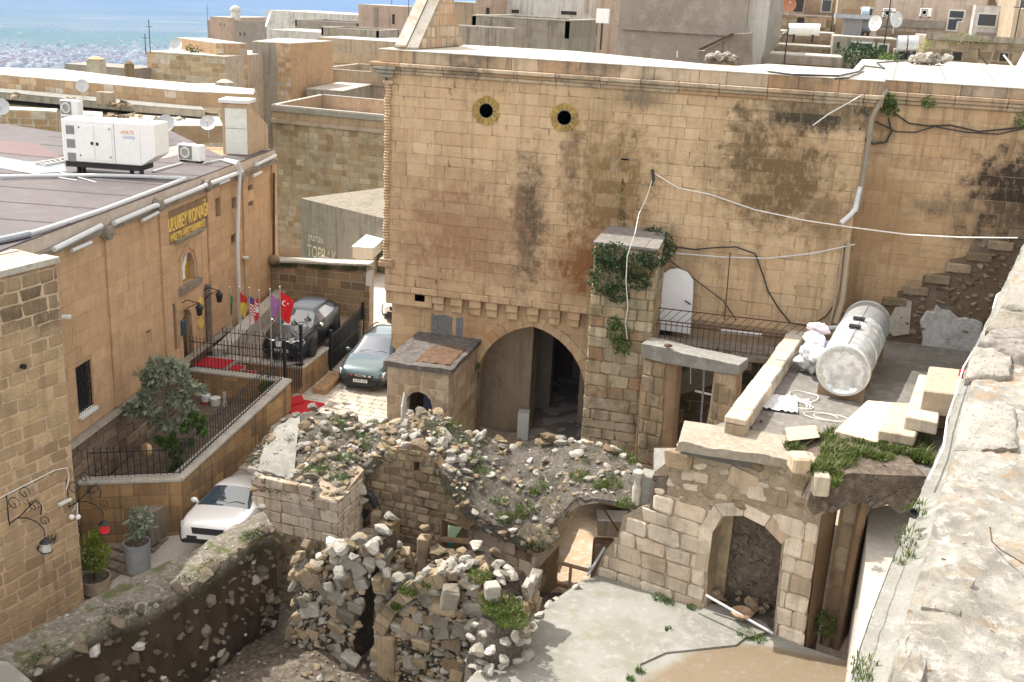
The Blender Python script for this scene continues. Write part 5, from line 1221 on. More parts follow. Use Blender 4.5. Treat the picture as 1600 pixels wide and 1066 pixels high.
# lamp posts on the railing corners
M_LG=MATS['lamp_glass']
def lamp_post(base,h,arms,label):
    t=thing('lamp_post',label,'lamp post',base);kid_=MB().bar((0,0,0),(0,0,h),.09).box(-.07,.07,-.07,.07,h,h+.04).build('post',M_IRON,t)
    for (dx,dy,dz) in arms:
        MB().tube([(0,0,h-.3+dz),(dx*.6,dy*.6,h-.32+dz),(dx,dy,h-.2+dz)],.014,5).build('arm',M_IRON,t)
        l=MB().lathe([(.04,0),(.075,.01),(.075,.02),(.10,.24),(.15,.26),(.02,.38),(.012,.44)],(dx,dy,h-.2+dz),6).build('lantern',M_IRON,t)
        MB().lathe([(.082,.03),(.103,.23)],(dx,dy,h-.2+dz),6).build('lantern_glass',M_LG,l)
    return t
lamp_post(L1+Vector((.12,.1,-.4)),1.75,[(-.18,-.1,0),(.22,.05,.12)],'black post with two lanterns at the foot of the entrance steps')
lamp_post(Pf1+Vector((-.08,.1,-.3)),1.75,[(-.18,-.1,0),(.2,.15,.12)],'black post with two lanterns at the corner of the parking platform')
ig=thing('iron_gate','small arched black iron gate leaf between the two lantern posts','gate',L1+Vector((.2,.15,0)))
ga_=L1+Vector((.2,.12,-.75));gb2=Pf1+Vector((.0,-.05,-.75));gm=[]
for k in range(9):
    t_=k/8;p=ga_.lerp(gb2,t_);hh=.9+.35*(1-t_);q=p+Vector((0,0,hh));kid(MB().bar(p,q,.022).build('bar',M_IRON),ig);gm.append(q)
kid(MB().tube(gm,.02,5).build('top_rail',M_IRON),ig)
# flags
fl_=[(364,450),(379,450),(394,451),(409,455),(426,453),(441,449)]
def cloth(p0,w,h,mat,rn,segs=6,fall=.35):
    """hanging flag, folded and drooping"""
    mb=MB();nx,nz=7,8
    for j in range(nz+1):
        for i in range(nx+1):
            u,v=i/nx,j/nz;x=w*u*(1-.45*v);f=.06*math.sin(u*9+v*2.5+rn)*u
            mb.v.append((p0[0]+x,p0[1]+f,p0[2]-h*v-fall*h*u*(1-.3*v)))
    for j in range(nz):
        for i in range(nx):k=j*(nx+1)+i;mb.f.append([k,k+1,k+nx+2,k+nx+1]);mb.mi.append(0)
    return mb
def flag_mat(name,fn):
    s=NB(name);tc=s.N.new('ShaderNodeTexCoord');sp_=s.N.new('ShaderNodeSeparateXYZ');s.L.new(tc.outputs['Generated'],sp_.inputs[0])
    c=fn(s,sp_.outputs[0],sp_.outputs[2]);s.done(c,.8);return s.m
def stripes(s,x,z):return s.mix(s.ramp(s.math('FRACT',s.math('MULTIPLY',s.math('ADD',z,s.math('MULTIPLY',x,.35)),6)),.48,.52),(0.55,0.03,0.05),(0.7,0.68,0.66))
def usf(s,x,z):return s.mix(s.math('MULTIPLY',s.ramp(z,.60,.62),s.ramp(x,.5,.48)),stripes(s,x,z),(0.05,0.07,0.25))
FM=[flag_mat('green_flag',lambda s,x,z:s.mix(s.ramp(z,.5,.55),(0.04,0.16,0.06),(0.05,0.22,0.08))),
      flag_mat('red_yellow_flag',lambda s,x,z:s.mix(s.ramp(z,.55,.6),(0.65,0.48,0.05),(0.5,0.04,0.03))),
      flag_mat('striped_flag',usf),flag_mat('red_white_flag',lambda s,x,z:s.mix(s.ramp(s.math('ABSOLUTE',s.math('SUBTRACT',z,.5)),.12,.1),(0.55,0.05,0.05),(0.7,0.66,0.62))),
      plain('purple_flag',(0.32,0.14,0.34),.8,var=.15),plain('turkish_red',(0.62,0.012,0.018),.8,var=.08)]
FD=['green flag, leftmost of the row of flags before the hotel','red and yellow flag, second from the left before the hotel','flag with red and white stripes and blue corner','red and white flag between the striped and the purple one','purple flag next to the red flag with crescent','red flag with white crescent and star, rightmost of the row']
for i,(px,py) in enumerate(fl_):
    b=Pf0.lerp(Pf1,(px-346)/126.0);b=Vector((b.x,b.y-.06,1.05));zt=top_at(b,py);t=thing('flagpole',FD[i],'flag',b,0,'flags on poles before the hotel')
    MB().cyl((0,0,0),(0,0,zt-b.z),.022,7).build('pole',M_STEELD,t);MB().ball((0,0,zt-b.z+.02),.035,8,5).build('finial',M_CHROME,t)
    w=[.10,.32,.34,.30,.42,.55][i];h=[.75,.75,.6,.75,.7,.95][i];z0=zt-b.z-[.1,.12,.25,.2,.15,.1][i]
    sgn=-1 if i in (3,) else 1
    m_=cloth((0,0,z0),w*sgn,h,None,i*1.7)
    c=m_.build('cloth',FM[i],t,smooth='all',fixn=False)
    if i == 5:
        e=MB();cx_,cz_=.2,z0-.42;n=18
        o_=[(cx_+.095*math.cos(a),cz_+.095*math.sin(a)) for a in [PI*.28+k*(2*PI-PI*.56)/n for k in range(n+1)]]
        i_=[(cx_+.028+.075*math.cos(a),cz_+.075*math.sin(a)) for a in [PI*.36+k*(2*PI-PI*.72)/n for k in range(n+1)]]
        for sg_ in (-.085,):
            e.v += [(x,sg_,z) for x,z in o_+i_]
            for k in range(n):e.f.append([k,k+1,n+2+k,n+1+k]);e.mi.append(0)
            k0=len(e.v);e.v += [(cx_+.13+(.045 if k % 2 == 0 else .018)*math.cos(k*PI/5),sg_,cz_+(.045 if k % 2 == 0 else .018)*math.sin(k*PI/5)) for k in range(10)];e.f.append(list(range(k0,k0+10)));e.mi.append(0)
        e.build('crescent_and_star',M_WHITE,c,fixn=False)
# low back wall behind the black car, sign
bwl=P(424,405,y=YBW);bwr=P(578,412,y=YBW)
wall_run('back_wall',[(bwl.x,YBW),(bwr.x,YBW)],[bwl.z-.12,bwr.z-.1],-.2,.45,'dark squared stone wall with pale joints and mossy coping behind the black car',[M_DARKB],(.30,.36),(.35,.62),M_CAP,.1,.1,lim=140,joint=.03,meshes=BLK,jm=M_JOINT)
mb=MB();r_=random.Random(4)
for k in range(46):x=bwl.x+(bwr.x-bwl.x)*r_.random();leaves(mb,(x,YBW-.1,bwl.z-.14+(bwr.z-bwl.z)*(x-bwl.x)/(bwr.x-bwl.x)-r_.random()*.12),60,.16,.05,r_,(1.6,.35,.5),.6)
o=mb.build('moss_fringe',M_MOSS,fixn=False);tag(o,'dark moss hanging under the coping of the low back wall','moss',None,'stuff')
tag(MB().ball((bwl.x+.15,YBW-.1,bwl.z),.26,10,7,(1,.9,.8)).build('stone_ball',M_DARKB,smooth=True),'round dark stone cap at the left end of the low back wall','stone cap')
si=P(515,480,y=YBW-.9);sn=thing('notice_board','small white notice on a stand before the low back wall','sign',(si.x,si.y,1.0))
kid(MB().bar((si.x,si.y,1.0),(si.x,si.y,si.z-.1),.03).build('stand',M_IRON),sn);kid(MB().obox((si.x,si.y,si.z-.15),.36,.03,.34,.1).build('panel',M_WHITEW),sn)
w_=P(576,435,y=YBW-.06);tag(MB().box(w_.x-.1,w_.x+.12,YBW-.1,YBW-.045,w_.z-.3,w_.z+.45).build('white_sign',M_WHITEW),'narrow white sign at the right end of the low back wall','sign')
# street gate
G0=P(517,581,z=.0);G1=P(575,470,z=1.6);G1.z=.05;G1.y=38.4
gt=thing('street_gate','tall black sheet and bar gate standing open beside the parked grey car','gate',G0)
gdv=(G1-G0);gL=gdv.length;n=26
for k in range(n+1):p=G0.lerp(G1,k/n);kid(MB().bar(p,p+Vector((0,0,1.42+.05*(k % 2))),.05,.03).build('bar',M_IRON),gt)
for z in (.12,.7,1.38):kid(MB().bar(G0+Vector((0,0,z)),G1+Vector((0,0,z)),.05,.035).build('rail',M_IRON),gt)
nn2=gdv.cross(Vector((0,0,1))).normalized()*-.03
kid(MB().hexa([G0+nn2,G1+nn2,G1+nn2*1.5,G0+nn2*1.5],[p+Vector((0,0,1.36)) for p in (G0+nn2,G1+nn2,G1+nn2*1.5,G0+nn2*1.5)]).build('sheet',M_BLACK),gt)
for p in (G0,G1):kid(MB().bar(p-Vector((0,0,.1)),p+Vector((0,0,1.62)),.1).build('gate_post',M_IRON),gt)
# stone trough along the platform foot
T0=P(488,612,z=.1);T1=P(519,585,z=.1);td=(T1-T0).normalized();tn=td.cross(Vector((0,0,1)))
tag(MB().prism([tuple((T0)[:2]),tuple((T0+tn*.5)[:2]),tuple((T1+tn*.5)[:2]),tuple((T1)[:2])],-.1,.26).build('stone_kerb',M_TERR,bevel=.04),'low stone kerb block along the foot of the platform by the grey car','kerb')
# plants on the terrace
def tree(name,base,trunk_pts,blobs,mats,label,leaf,n,tr=.05,long=1.0,cat='tree',bark=None):
    t=thing(name,label,cat,base);r_=random.Random(len(label));tm=MB()
    tm.tube(trunk_pts,tr,7,tr*.45)
    for (c,rr,sq) in blobs:
        s_=Vector(trunk_pts[-1]) if len(trunk_pts) < 3 else Vector(trunk_pts[-2]).lerp(Vector(trunk_pts[-1]),r_.random())
        for _ in range(4):
            d=Vector([r_.gauss(0,1) for _ in range(3)]).normalized()*rr*.7;e=Vector(c)+d;m_=s_.lerp(e,.5)+Vector((r_.uniform(-.1,.1),r_.uniform(-.1,.1),.08));tm.tube([s_,m_,e],tr*.3,4,tr*.08)
    kid(tm.build('trunk',bark or M_BARK,smooth=True),t)
    for m_,sel in mats:
        lm=MB()
        for k,(c,rr,sq) in enumerate(blobs):
            if k in sel:
                for _ in range(max(4,int(14*rr*rr*3))):
                    d=Vector([r_.gauss(0,1) for _ in range(3)]).normalized()*rr*r_.random() ** .45
                    leaves(lm,(c[0]+d.x*sq[0],c[1]+d.y*sq[1],c[2]+d.z*sq[2]),n,rr*.24,leaf,r_,(1,1,1),.15,long)
        kid(lm.build('crown',m_,fixn=False),t)
    return t
tb=P(268,742,z=-.3)
q=lambda x_,y_,dy=0.0:P(x_,y_,y=tb.y+.2+dy)
tree('oleander',tb,[tb,q(270,700),q(262,650),q(255,610)],[(q(245,590),.45,(1,1,.8)),(q(225,620),.42,(1,1,.9)),(q(275,585),.42,(1,1,.8)),(q(295,610),.38,(1,1,1)),(q(240,645),.40,(1,1,.9)),(q(280,630),.42,(1,1,1)),(q(210,640),.25,(1,1,.7)),(q(255,668),.38,(1,1,.9)),(q(295,650),.34,(1,1,.9)),(q(232,600),.3,(1,1,.9)),(q(260,570),.25,(1,1,.7))],
     [(M_OLIVE,range(11))],'grey-green oleander tree rising above the terrace railing',.15,60,.05,1.25)
tb2=tb+Vector((.35,.1,0));q2=lambda x_,y_:P(x_,y_,y=tb.y+.1)
tree('citrus_tree',tb2,[tb2,q2(285,720),q2(290,690)],[(q2(300,665),.42,(1,1,.8)),(q2(285,690),.45,(1,1,.9)),(q2(312,655),.3,(1,1,.8)),(q2(262,690),.32,(1,1,.9)),(q2(275,725),.36,(1,.8,.8)),(q2(290,735),.25,(1,.8,.6))],
     [(MATS['leaf_green'],range(6))],'bright green bushy tree under the oleander behind the railing',.11,120,.04)
plant('terrace_shrub',[(P(424,598,z=.9),.3,(1,.7,.7)),(P(414,605,z=.8),.25,(1,.7,.7))],M_GREEN,'small shrub in the terrace corner behind the railing end','shrub',.09)
pt=P(322,635,z=.05)
t=thing('plant_pot','small white pot with red foot standing on the terrace','pot',pt);MB().lathe([(.1,0),(.14,.02),(.14,.14),(.1,.15)],(0,0,0),10).build('red_foot',M_RED,t);MB().lathe([(.1,.15),(.15,.2),(.17,.42),(.13,.45)],(0,0,0),10).build('bowl',M_WHITEW,t)
tag(MB().lathe([(.12,0),(.17,.02),(.19,.38),(.15,.4)],P(337,638,z=.03),10).build('plant_pot',M_OFFW,smooth=True),'pale round pot right of the pot with the red foot','pot')
tag(MB().lathe([(.07,0),(.09,.2),(.05,.35),(.08,.5),(.05,.62)],P(351,640,z=.05),9).build('stone_figure',M_CAP,smooth=True),'small upright carved stone on the terrace beside the pots','ornament')
cpx=P(230,703,y=Cc.y+.3);tag(MB().lathe([(.001,0),(.18,.01),(.21,.06),(.15,.13),(.05,.16)],cpx,14,(0,-1,.3)).build('copper_pan',plain('copper',(0.35,0.24,0.12),.45,.6),smooth=True),'round copper pan hung on the front terrace railing','pan')
# inner steps beside hotel plinth: pale coping rising to the door
a=HW(6.0,0,.35);a.z=.7;b=HW(13.2,0,.4);b.z=1.9
mbk=MB().hexa([HW(9.0,.9,.2),HW(15.5,.9,.2),HW(15.5,.9,.7),HW(9.0,.9,.7)],[HW(9.0,1.3,.2),HW(15.5,1.75,.2),HW(15.5,1.75,.7),HW(9.0,1.3,.7)]).build('ramp_kerb',M_CAP)
tag(mbk,'pale sloping kerb along the hotel wall beside the black car','kerb')

# ================================================================== ALLEY: pots, garden wall
def potted(base,r,h,mat,label,kind):
    t=thing('potted_tree',label,'potted tree',base)
    MB().lathe([(r*.82,0),(r*.88,.02),(r,h),(r*.93,h),(r*.9,h-.08)],(0,0,0),20).build('pot',mat,t,smooth=True)
    MB().lathe([(.01,h-.07),(r*.9,h-.075),(r*.9,h-.09)],(0,0,0),16).build('soil',MATS['dark_soil'],t)
    return t
zA=lambda p:street_z(p.x,p.y)
b1=P(217,897,z=-1.9);b1.z=zA(b1)
hh=top_at(b1,846)-b1.z
t=potted(b1,.36,hh,plain('grey_barrel',(0.30,0.31,0.32),.55,var=.1),'olive sapling in a tall grey barrel by the terrace wall corner',0)
kid(MB().tube([(b1.x,b1.y,b1.z+hh-.08),(b1.x+.05,b1.y,b1.z+hh+.5),(b1.x+.02,b1.y,b1.z+hh+1.1)],.03,6,.015).build('trunk',M_BARK,smooth=True),t)
lm=MB();r_=random.Random(8)
for k in range(12):c=P(205+r_.random()*28,800+r_.random()*30,y=b1.y+r_.uniform(-.25,.25));leaves(lm,c,26,.16,.13,r_,(1,1,1),.4,1.3)
kid(lm.build('crown',M_OLIVE,fixn=False),t)
b2=P(150,938,z=-2.25);b2.z=zA(b2);hh=.42
t=potted(b2,.42,hh,plain('clay_pot',(0.36,0.29,0.21),.8,var=.15),'round clipped yellow-green bush on a thin stem in a wide pot',0)
kid(MB().tube([(b2.x,b2.y,b2.z+hh-.08),(b2.x+.02,b2.y,b2.z+hh+.4),tuple(P(147,880,y=b2.y))],.03,6,.02).build('trunk',M_RUST,smooth=True),t)
lm=MB()
for (x_,y_,r0) in ((147,865,.34),(144,848,.28),(152,880,.26),(150,838,.15),(140,875,.24),(158,862,.22)):
    leaves(lm,P(x_,y_,y=b2.y),420,r0,.075,r_,(1,1,1.05),.1,1,.35)
kid(lm.build('crown',M_YGREEN,fixn=False),t)
bx=P(235,856,z=-1.8);bx.z=zA(bx)
tag(MB().obox(bx,.75,.7,1.05,-.15).build('covered_box',M_DKCON,bevel=.03),'grey stone-topped box standing at the corner of the terrace wall','box')
mb=MB();r_=random.Random(14)
for k in range(30):x_=r_.uniform(150,215);leaves(mb,P(x_,838+(x_-150)*.1+r_.uniform(0,14),z=-1.85),18,.16,.07,r_,(1,1,.5),.2)
tag(mb.build('low_plants',M_DGREEN,fixn=False),'low dark plants along the foot of the front terrace wall','plants',None,'stuff')
# pavers of the alley (those near enough to be told apart)
spec=[];r_=random.Random(31)
alley_pts=[P(*c,z=-2.0) for c in ((125,950),(300,870),(275,790),(120,800))]
u_=Vector((nd.x,nd.y,0));v_=Vector((-nd.y,nd.x,0));o_=Vector((alley_pts[0].x-1.5,alley_pts[0].y-3,0))
for i in range(34):
    w=0
    while w < 6.0:
        l=r_.uniform(.35,.75);c=o_+u_*(i*.34+.17)-v_*(w+l/2-5.2);w += l
        px_ok=c.x >-17 and c.x <-12.9 and c.y > 17
        if not px_ok:continue
        M=Matrix((v_,u_,Vector((0,0,1)))).transposed().to_4x4() @ Matrix.Rotation(-.13,4,'X') @ Matrix.Diagonal((l-.02,.33,.08,1));M.translation=Vector((c.x,c.y,street_z(c.x,c.y)+.01+r_.uniform(-.006,.006)))
        spec.append((r_.choice(BLK),M,0))
pv=thing('alley_paving',None,None,(0,0,0));pv['kind']='structure'
pieces(spec,'paving_stone',[stone('paving_stone',(0.42,0.36,0.29),(0.35,0.29,0.23),stain_amt=.4,streak=0,bump=.5,vary=1)],pv,200)
spec=[]
for i in range(30):
    w=0
    while w < 4.8:
        l=r_.uniform(.3,.7);x=-12.6-.0-w-l/2+1.0;w += l;y=26.2+i*.36
        if y > 37:continue
        z=street_z(x,y)
        M=Matrix.Rotation(-.1,4,'Z') @ Matrix.Diagonal((l-.02,.34,.08,1));M.translation=Vector((x,y,z+.0+r_.uniform(-.004,.004)));
        if abs(z) < .9:spec.append((r_.choice(BLK),M,0))
pv=thing('street_paving',None,None,(0,0,0));pv['kind']='structure'
pieces(spec,'paving_stone',[stone('pale_paving_stone',(0.66,0.60,0.51),(0.58,0.51,0.42),stain_amt=.3,streak=0,bump=.4,vary=.8,stain=(.33,.28,.22))],pv,150)
# ================================================================== CARS
def make_car(label,paint,glass,L=4.1,Wd=1.82,Hh=1.5,hood=.95,kind='suv',trim=None,loc=(0,0,0),rz=0,roofrails=False,roof_mat=None,name='parked_car',group=None):
    """front at y = -L/2, looking towards -Y; lofted body, glass split off as parts"""
    t=thing(name,label,'car',(0,0,0),0,group);w=Wd/2
    zg=.22 if kind == 'suv' else .17;bh=hood;hb=.12
    # station: y, half width, sill z, shoulder z, top z, top half width
    S=[(-L/2,.62*w,zg+.14,.52,.60,.52*w),(-L/2+.06,.84*w,zg+.04,.62,.74,.70*w),(-L/2+.28,.965*w,zg,.74,bh-.1,.80*w),(-L/2+.75,w,zg,.84,bh+.0,.82*w),(-L/2+1.12,w,zg,.90,bh+.05,.82*w),
         (-L/2+1.26,w,zg,.93,bh+.12,.80*w),(-L/2+1.92,w,zg,.96,Hh-.05,.66*w),(-L/2+2.2,w,zg,.97,Hh,.66*w),(-L/2+2.95,w,zg,.99,Hh,.655*w),(L/2-.62,w,zg,1.0,Hh-.05,.64*w),(L/2-.42,.99*w,zg,1.02,Hh-.12,.62*w),
         (L/2-.12,.96*w,zg+.04,1.0,1.05,.78*w),(L/2,.84*w,zg+.16,.66,.74,.70*w)]
    NS=11;V=[];F=[];MI=[]
    for (y,hw,zs,zh,ztp,tw) in S:
        glassy=ztp > zh+.2
        sec=[(0,zs),(hw*.8,zs),(hw*.97,zs+.08),(hw,zs+.3*(zh-zs)+.1),(hw*.985,zh-.06),(hw*.95,zh)]
        if glassy:sec += [(hw*.93,zh+.02),(tw+(hw*.93-tw)*.10,ztp-.09),(tw*.93,ztp-.015),(tw*.55,ztp+.012),(0,ztp+.02)]
        else:sec += [(hw*.93,zh+.01+(ztp-zh)*.3),(tw+.03,zh+(ztp-zh)*.75),(tw*.9,ztp-.004),(tw*.55,ztp+.012),(0,ztp+.018)]
        V += [(x,y,z) for x,z in sec]
    n=len(S)
    def mat_of(i,k):
        if 4 < i+.5 < 6 and k >= 7:return 1
        if i == 5 and k >= 7:return 1
        if k == 6 and 6 <= i <= 8:return 2
        if k == 6 and i == 5:return 3
        if i == 10 and k >= 7:return 1
        if k <= 1 or (trim is not None and k == 2):return 4
        if trim is not None and i == 0 and k < 5:return 4
        return 0
    for sgn in (1,-1):
        off=len(V) if sgn < 0 else 0
        if sgn < 0:V += [(-x,y,z) for x,y,z in V[:n*NS]]
        for i in range(n-1):
            for k in range(NS-1):
                a,b,c,d=off+i*NS+k,off+(i+1)*NS+k,off+(i+1)*NS+k+1,off+i*NS+k+1
                F.append((a,b,c,d) if sgn > 0 else (d,c,b,a));MI.append(mat_of(i,k))
        F.append(tuple(off+k for k in range(NS)) if sgn > 0 else tuple(off+k for k in range(NS))[::-1]);MI.append(4 if trim is not None else 0)
        F.append(tuple(off+(n-1)*NS+k for k in range(NS))[::-1] if sgn > 0 else tuple(off+(n-1)*NS+k for k in range(NS)));MI.append(0)
    me=bpy.data.meshes.new('tmp');me.from_pydata(V,[],F);me.polygons.foreach_set('material_index',MI)
    bm=bmesh.new();bm.from_mesh(me);bmesh.ops.remove_doubles(bm,verts=bm.verts,dist=.0005);bmesh.ops.recalc_face_normals(bm,faces=bm.faces)
    cl=bm.edges.layers.float.new('crease_edge')
    for e in bm.edges:
        ms={f.material_index for f in e.link_faces}
        if len(ms) > 1:e[cl]=.75
    bm.to_mesh(me);bm.free()
    ob=bpy.data.objects.new('tmp',me);COL.objects.link(ob);sd=ob.modifiers.new('s','SUBSURF');sd.levels=2;sd.render_levels=2
    bpy.context.view_layer.update();em=bpy.data.meshes.new_from_object(ob.evaluated_get(bpy.context.evaluated_depsgraph_get()));bpy.data.objects.remove(ob)
    names={0:('body',paint),1:('windscreen',glass),2:('side_window',glass),3:('door_pillar',trim or paint),4:('bumper_skirt',trim or M_BLACK)}
    cent={}
    for mi,(nm,mt) in names.items():
        groups=[None] if mi not in (1,2) else ['a','b']
        for g_ in groups:
            b2_=bmesh.new();b2_.from_mesh(em)
            def keep(f):
                if f.material_index != mi:return False
                c=f.calc_center_median()
                if mi == 1:return (c.y < 0) == (g_ == 'a')
                if mi == 2:return (c.x < 0) == (g_ == 'a')
                return True
            bmesh.ops.delete(b2_,geom=[f for f in b2_.faces if not keep(f)],context='FACES')
            if not b2_.faces:b2_.free();continue
            nm2='rear_window' if (mi == 1 and g_ == 'b') else nm
            m2=bpy.data.meshes.new(nm2);b2_.to_mesh(m2);b2_.free();m2.materials.clear();m2.materials.append(mt);m2.polygons.foreach_set('material_index',[0]*len(m2.polygons));m2.polygons.foreach_set('use_smooth',[True]*len(m2.polygons))
            o=bpy.data.objects.new(nm2,m2);link(o,t)
    # wheels
    for sx in (-1,1):
        for yy in (-L/2+.82,L/2-.78):
            wh=MB().lathe([(.30,0),(.335,.03),(.335,.17),(.30,.20)],(sx*(w-.13),yy,.335),20,(sx,0,0)).build('wheel',M_BLACK,t,smooth=True)
            MB().lathe([(.01,.17),(.05,.195),(.21,.18),(.225,.20),(.225,.12)],(sx*(w-.13),yy,.335),14,(sx,0,0)).build('rim',M_STEELD,wh,smooth=True)
            if kind == 'suv':
                a_=[(yy+.42*math.cos(k*PI/10),.36+.42*math.sin(k*PI/10)) for k in range(11)]
                MB().tube([(sx*(w-.005),p_[0],p_[1]) for p_ in a_],.035,5).build('wheel_arch',M_BLACK,t)
            else:
                a_=[(yy+.38*math.cos(k*PI/10),.34+.38*math.sin(k*PI/10)) for k in range(11)]
                MB().tube([(sx*(w-.012),p_[0],p_[1]) for p_ in a_],.018,5).build('wheel_arch',M_BLACK,t)
    # mirrors
    for sx in (-1,1):MB().ball((sx*(w+.09),-L/2+1.52,1.02),.1,10,6,(1.1,.7,.8)).bar((sx*(w-.05),-L/2+1.5,.98),(sx*(w+.05),-L/2+1.5,1.0),.04).build('mirror',paint if kind != 'black' else M_CHROME,t,smooth=True)
    # front: grille, lamps, plate
    y0=-L/2
    MB().hexa([(-.45*w,y0-.012,.50),(.45*w,y0-.012,.50),(.45*w,y0+.1,.50),(-.45*w,y0+.1,.50)],[(-.5*w,y0+.0,.66),(.5*w,y0+.0,.66),(.5*w,y0+.12,.66),(-.5*w,y0+.12,.66)]).build('grille',M_BLACK,t)
    for sx in (-1,1):
        MB().hexa([(sx*.50*w,y0+.0,.56),(sx*.86*w,y0+.10,.58),(sx*.86*w,y0+.2,.58),(sx*.50*w,y0+.1,.56)],[(sx*.50*w,y0+.03,.68),(sx*.92*w,y0+.20,.76),(sx*.92*w,y0+.3,.76),(sx*.50*w,y0+.14,.68)]).build('headlight',MATS.get('headlight') or plain('headlight',(0.62,0.66,0.68),.12,.3),t,bevel=.01)
        MB().lathe([(.001,0),(.05,0),(.06,-.03)],(sx*.68*w,y0+.035,.40),10,(0,-1,0)).build('fog_lamp',MATS['headlight'],t)
    if kind == 'suv':MB().hexa([(-.80*w,y0+.08,.2),(.80*w,y0+.08,.2),(.86*w,y0+.4,.2),(-.86*w,y0+.4,.2)],[(-.74*w,y0-.012,.5),(.74*w,y0-.012,.5),(.9*w,y0+.4,.55),(-.9*w,y0+.4,.55)]).build('front_cladding',M_BLACK,t,bevel=.03)
    MB().box(-.62*w,.62*w,y0-.02,y0+.1,.25,.44).build('lower_grille',M_BLACK,t)
    fr=(Vector((0,y0-.045,0)),Vector((1,0,0)),Vector((0,0,1)),Vector((0,-1,0)))
    MB().box(-.26,.26,y0-.04,y0-.02,.38,.49).build('number_plate',M_WHITE,t)
    # wipers
    for k in (-1,0):MB().tube([(k*.5+.05,y0+1.22,bh+.11),(k*.5+.3,y0+1.32,bh+.17),(k*.5+.55,y0+1.28,bh+.14)],.01,4).build('wiper',M_BLACK,t)
    if roofrails:
        for sx in (-1,1):MB().tube([(sx*.6*w,y0+2.1,Hh),(sx*.61*w,y0+2.25,Hh+.06),(sx*.60*w,L/2-.8,Hh+.05),(sx*.58*w,L/2-.6,Hh-.02)],.022,6).build('roof_rail',M_BLACK,t,smooth=True)
    MB().tube([(0,L/2-.7,Hh),(0,L/2-.55,Hh+.16)],.008,4).build('antenna',M_BLACK,t)
    t['_fr']=1;del t['_fr']
    return t,fr
def set_car(t,loc,rz):t.location=loc;t.rotation_euler=(0,0,rz)
M_GLC=plain('car_windscreen',(0.05,0.07,0.09),0.03,0.0,var=0.0,spec=1.0,coat=1.0)
P_SAGE=plain('sage_paint',(0.085,0.125,0.13),0.22,0.5,var=.03,coat=1.0,spec=.6)
P_WHT=plain('white_car_paint',(0.80,0.80,0.79),0.3,0.0,var=.02,coat=1.0)
P_BLK=plain('black_car_paint',(0.010,0.011,0.013),0.35,0.0,var=.02,coat=.3)
car,fr=make_car('grey-green compact car with black trim parked beside the tall building',P_SAGE,M_GLC,4.1,1.85,1.53,.98,'suv',plain('dark_trim',(0.035,0.038,0.04),.6),roofrails=True)
text('34 MPL 438',fr,0,.405,.11,M_BLACK,'plate_number',.0,.002,parent=None,wid=.42,align='CENTER').parent=car
for k in range(-2,3):
    if k:MB().box(k*.17-.055,k*.17+.055,-2.05-.03,-2.05-.014,.60,.655).build('grille_bar',M_CHROME,car)
e=MB();e.box(-.115,-.10,-2.09,-2.06,.585,.66).box(-.115,-.03,-2.09,-2.06,.645,.66).box(-.115,-.03,-2.09,-2.06,.585,.60).bar((-.03,-2.075,.652),(-.006,-2.075,.622),.015).bar((-.03,-2.075,.592),(-.006,-2.075,.622),.015)
e.box(.03,.115,-2.09,-2.06,.645,.66).box(.03,.115,-2.09,-2.06,.585,.60).bar((.03,-2.075,.652),(.006,-2.075,.622),.015).bar((.03,-2.075,.592),(.006,-2.075,.622),.015);e.build('emblem',M_CHROME,car)
nf=P(563,607,z=.18);yaw_d=math.radians(2.5)
f_=Vector((math.sin(yaw_d),-math.cos(yaw_d),0))
c=Vector((nf.x,nf.y,.0))-f_*2.05;set_car(car,(c.x,c.y,street_z(c.x,c.y)+.01),yaw_d)
car2,fr=make_car('white hatchback parked in the alley beside the terrace wall',P_WHT,M_GLC,4.15,1.78,1.46,.96,'hatch',None)
yw2=math.radians(8.5);f2=Vector((math.sin(yw2),-math.cos(yw2),0));r2_=Vector((math.cos(yw2),math.sin(yw2),0))
nl=P(272,866,z=-1.0);c=Vector((nl.x,nl.y,0))+r2_*.89-f2*2.0
set_car(car2,(c.x,c.y,street_z(c.x,c.y)),yw2)
car2.rotation_euler=(math.radians(-13.5),0,yw2);c2z=street_z(c.x,c.y);car2.location.z=c2z-.02
car3,fr=make_car('black car parked on the platform behind the railing, sky mirrored in its windscreen',P_BLK,M_GLC,4.4,1.7,1.42,.95,'black',None)
MB().tube([(-.74,-2.0,.82),(-.4,-2.2,.77),(.4,-2.2,.77),(.74,-2.0,.82)],.035,6).build('chrome_strip',M_CHROME,car3)
text('34 MHR 63',(Vector((0,-2.2-.045,0)),Vector((1,0,0)),Vector((0,0,1)),Vector((0,-1,0))),0,.405,.11,M_BLACK,'plate_number',0,.002,wid=.42,align='CENTER').parent=car3
nf3=P(440,547,z=1.45);y3=math.radians(6);f3=Vector((math.sin(y3),-math.cos(y3),0));c=Vector((nf3.x,nf3.y,0))-f3*2.2;set_car(car3,(c.x,c.y,1.0),y3)
car4=copy_tree(car2,label='white car far up the street, half hidden by the tall building');nl=P(593,489,z=.55);y4=math.radians(3);f4=Vector((math.sin(y4),-math.cos(y4),0));c=Vector((nl.x+.9,nl.y,0))-f4*2.05
set_car(car4,(c.x,c.y,street_z(c.x,c.y)),y4)
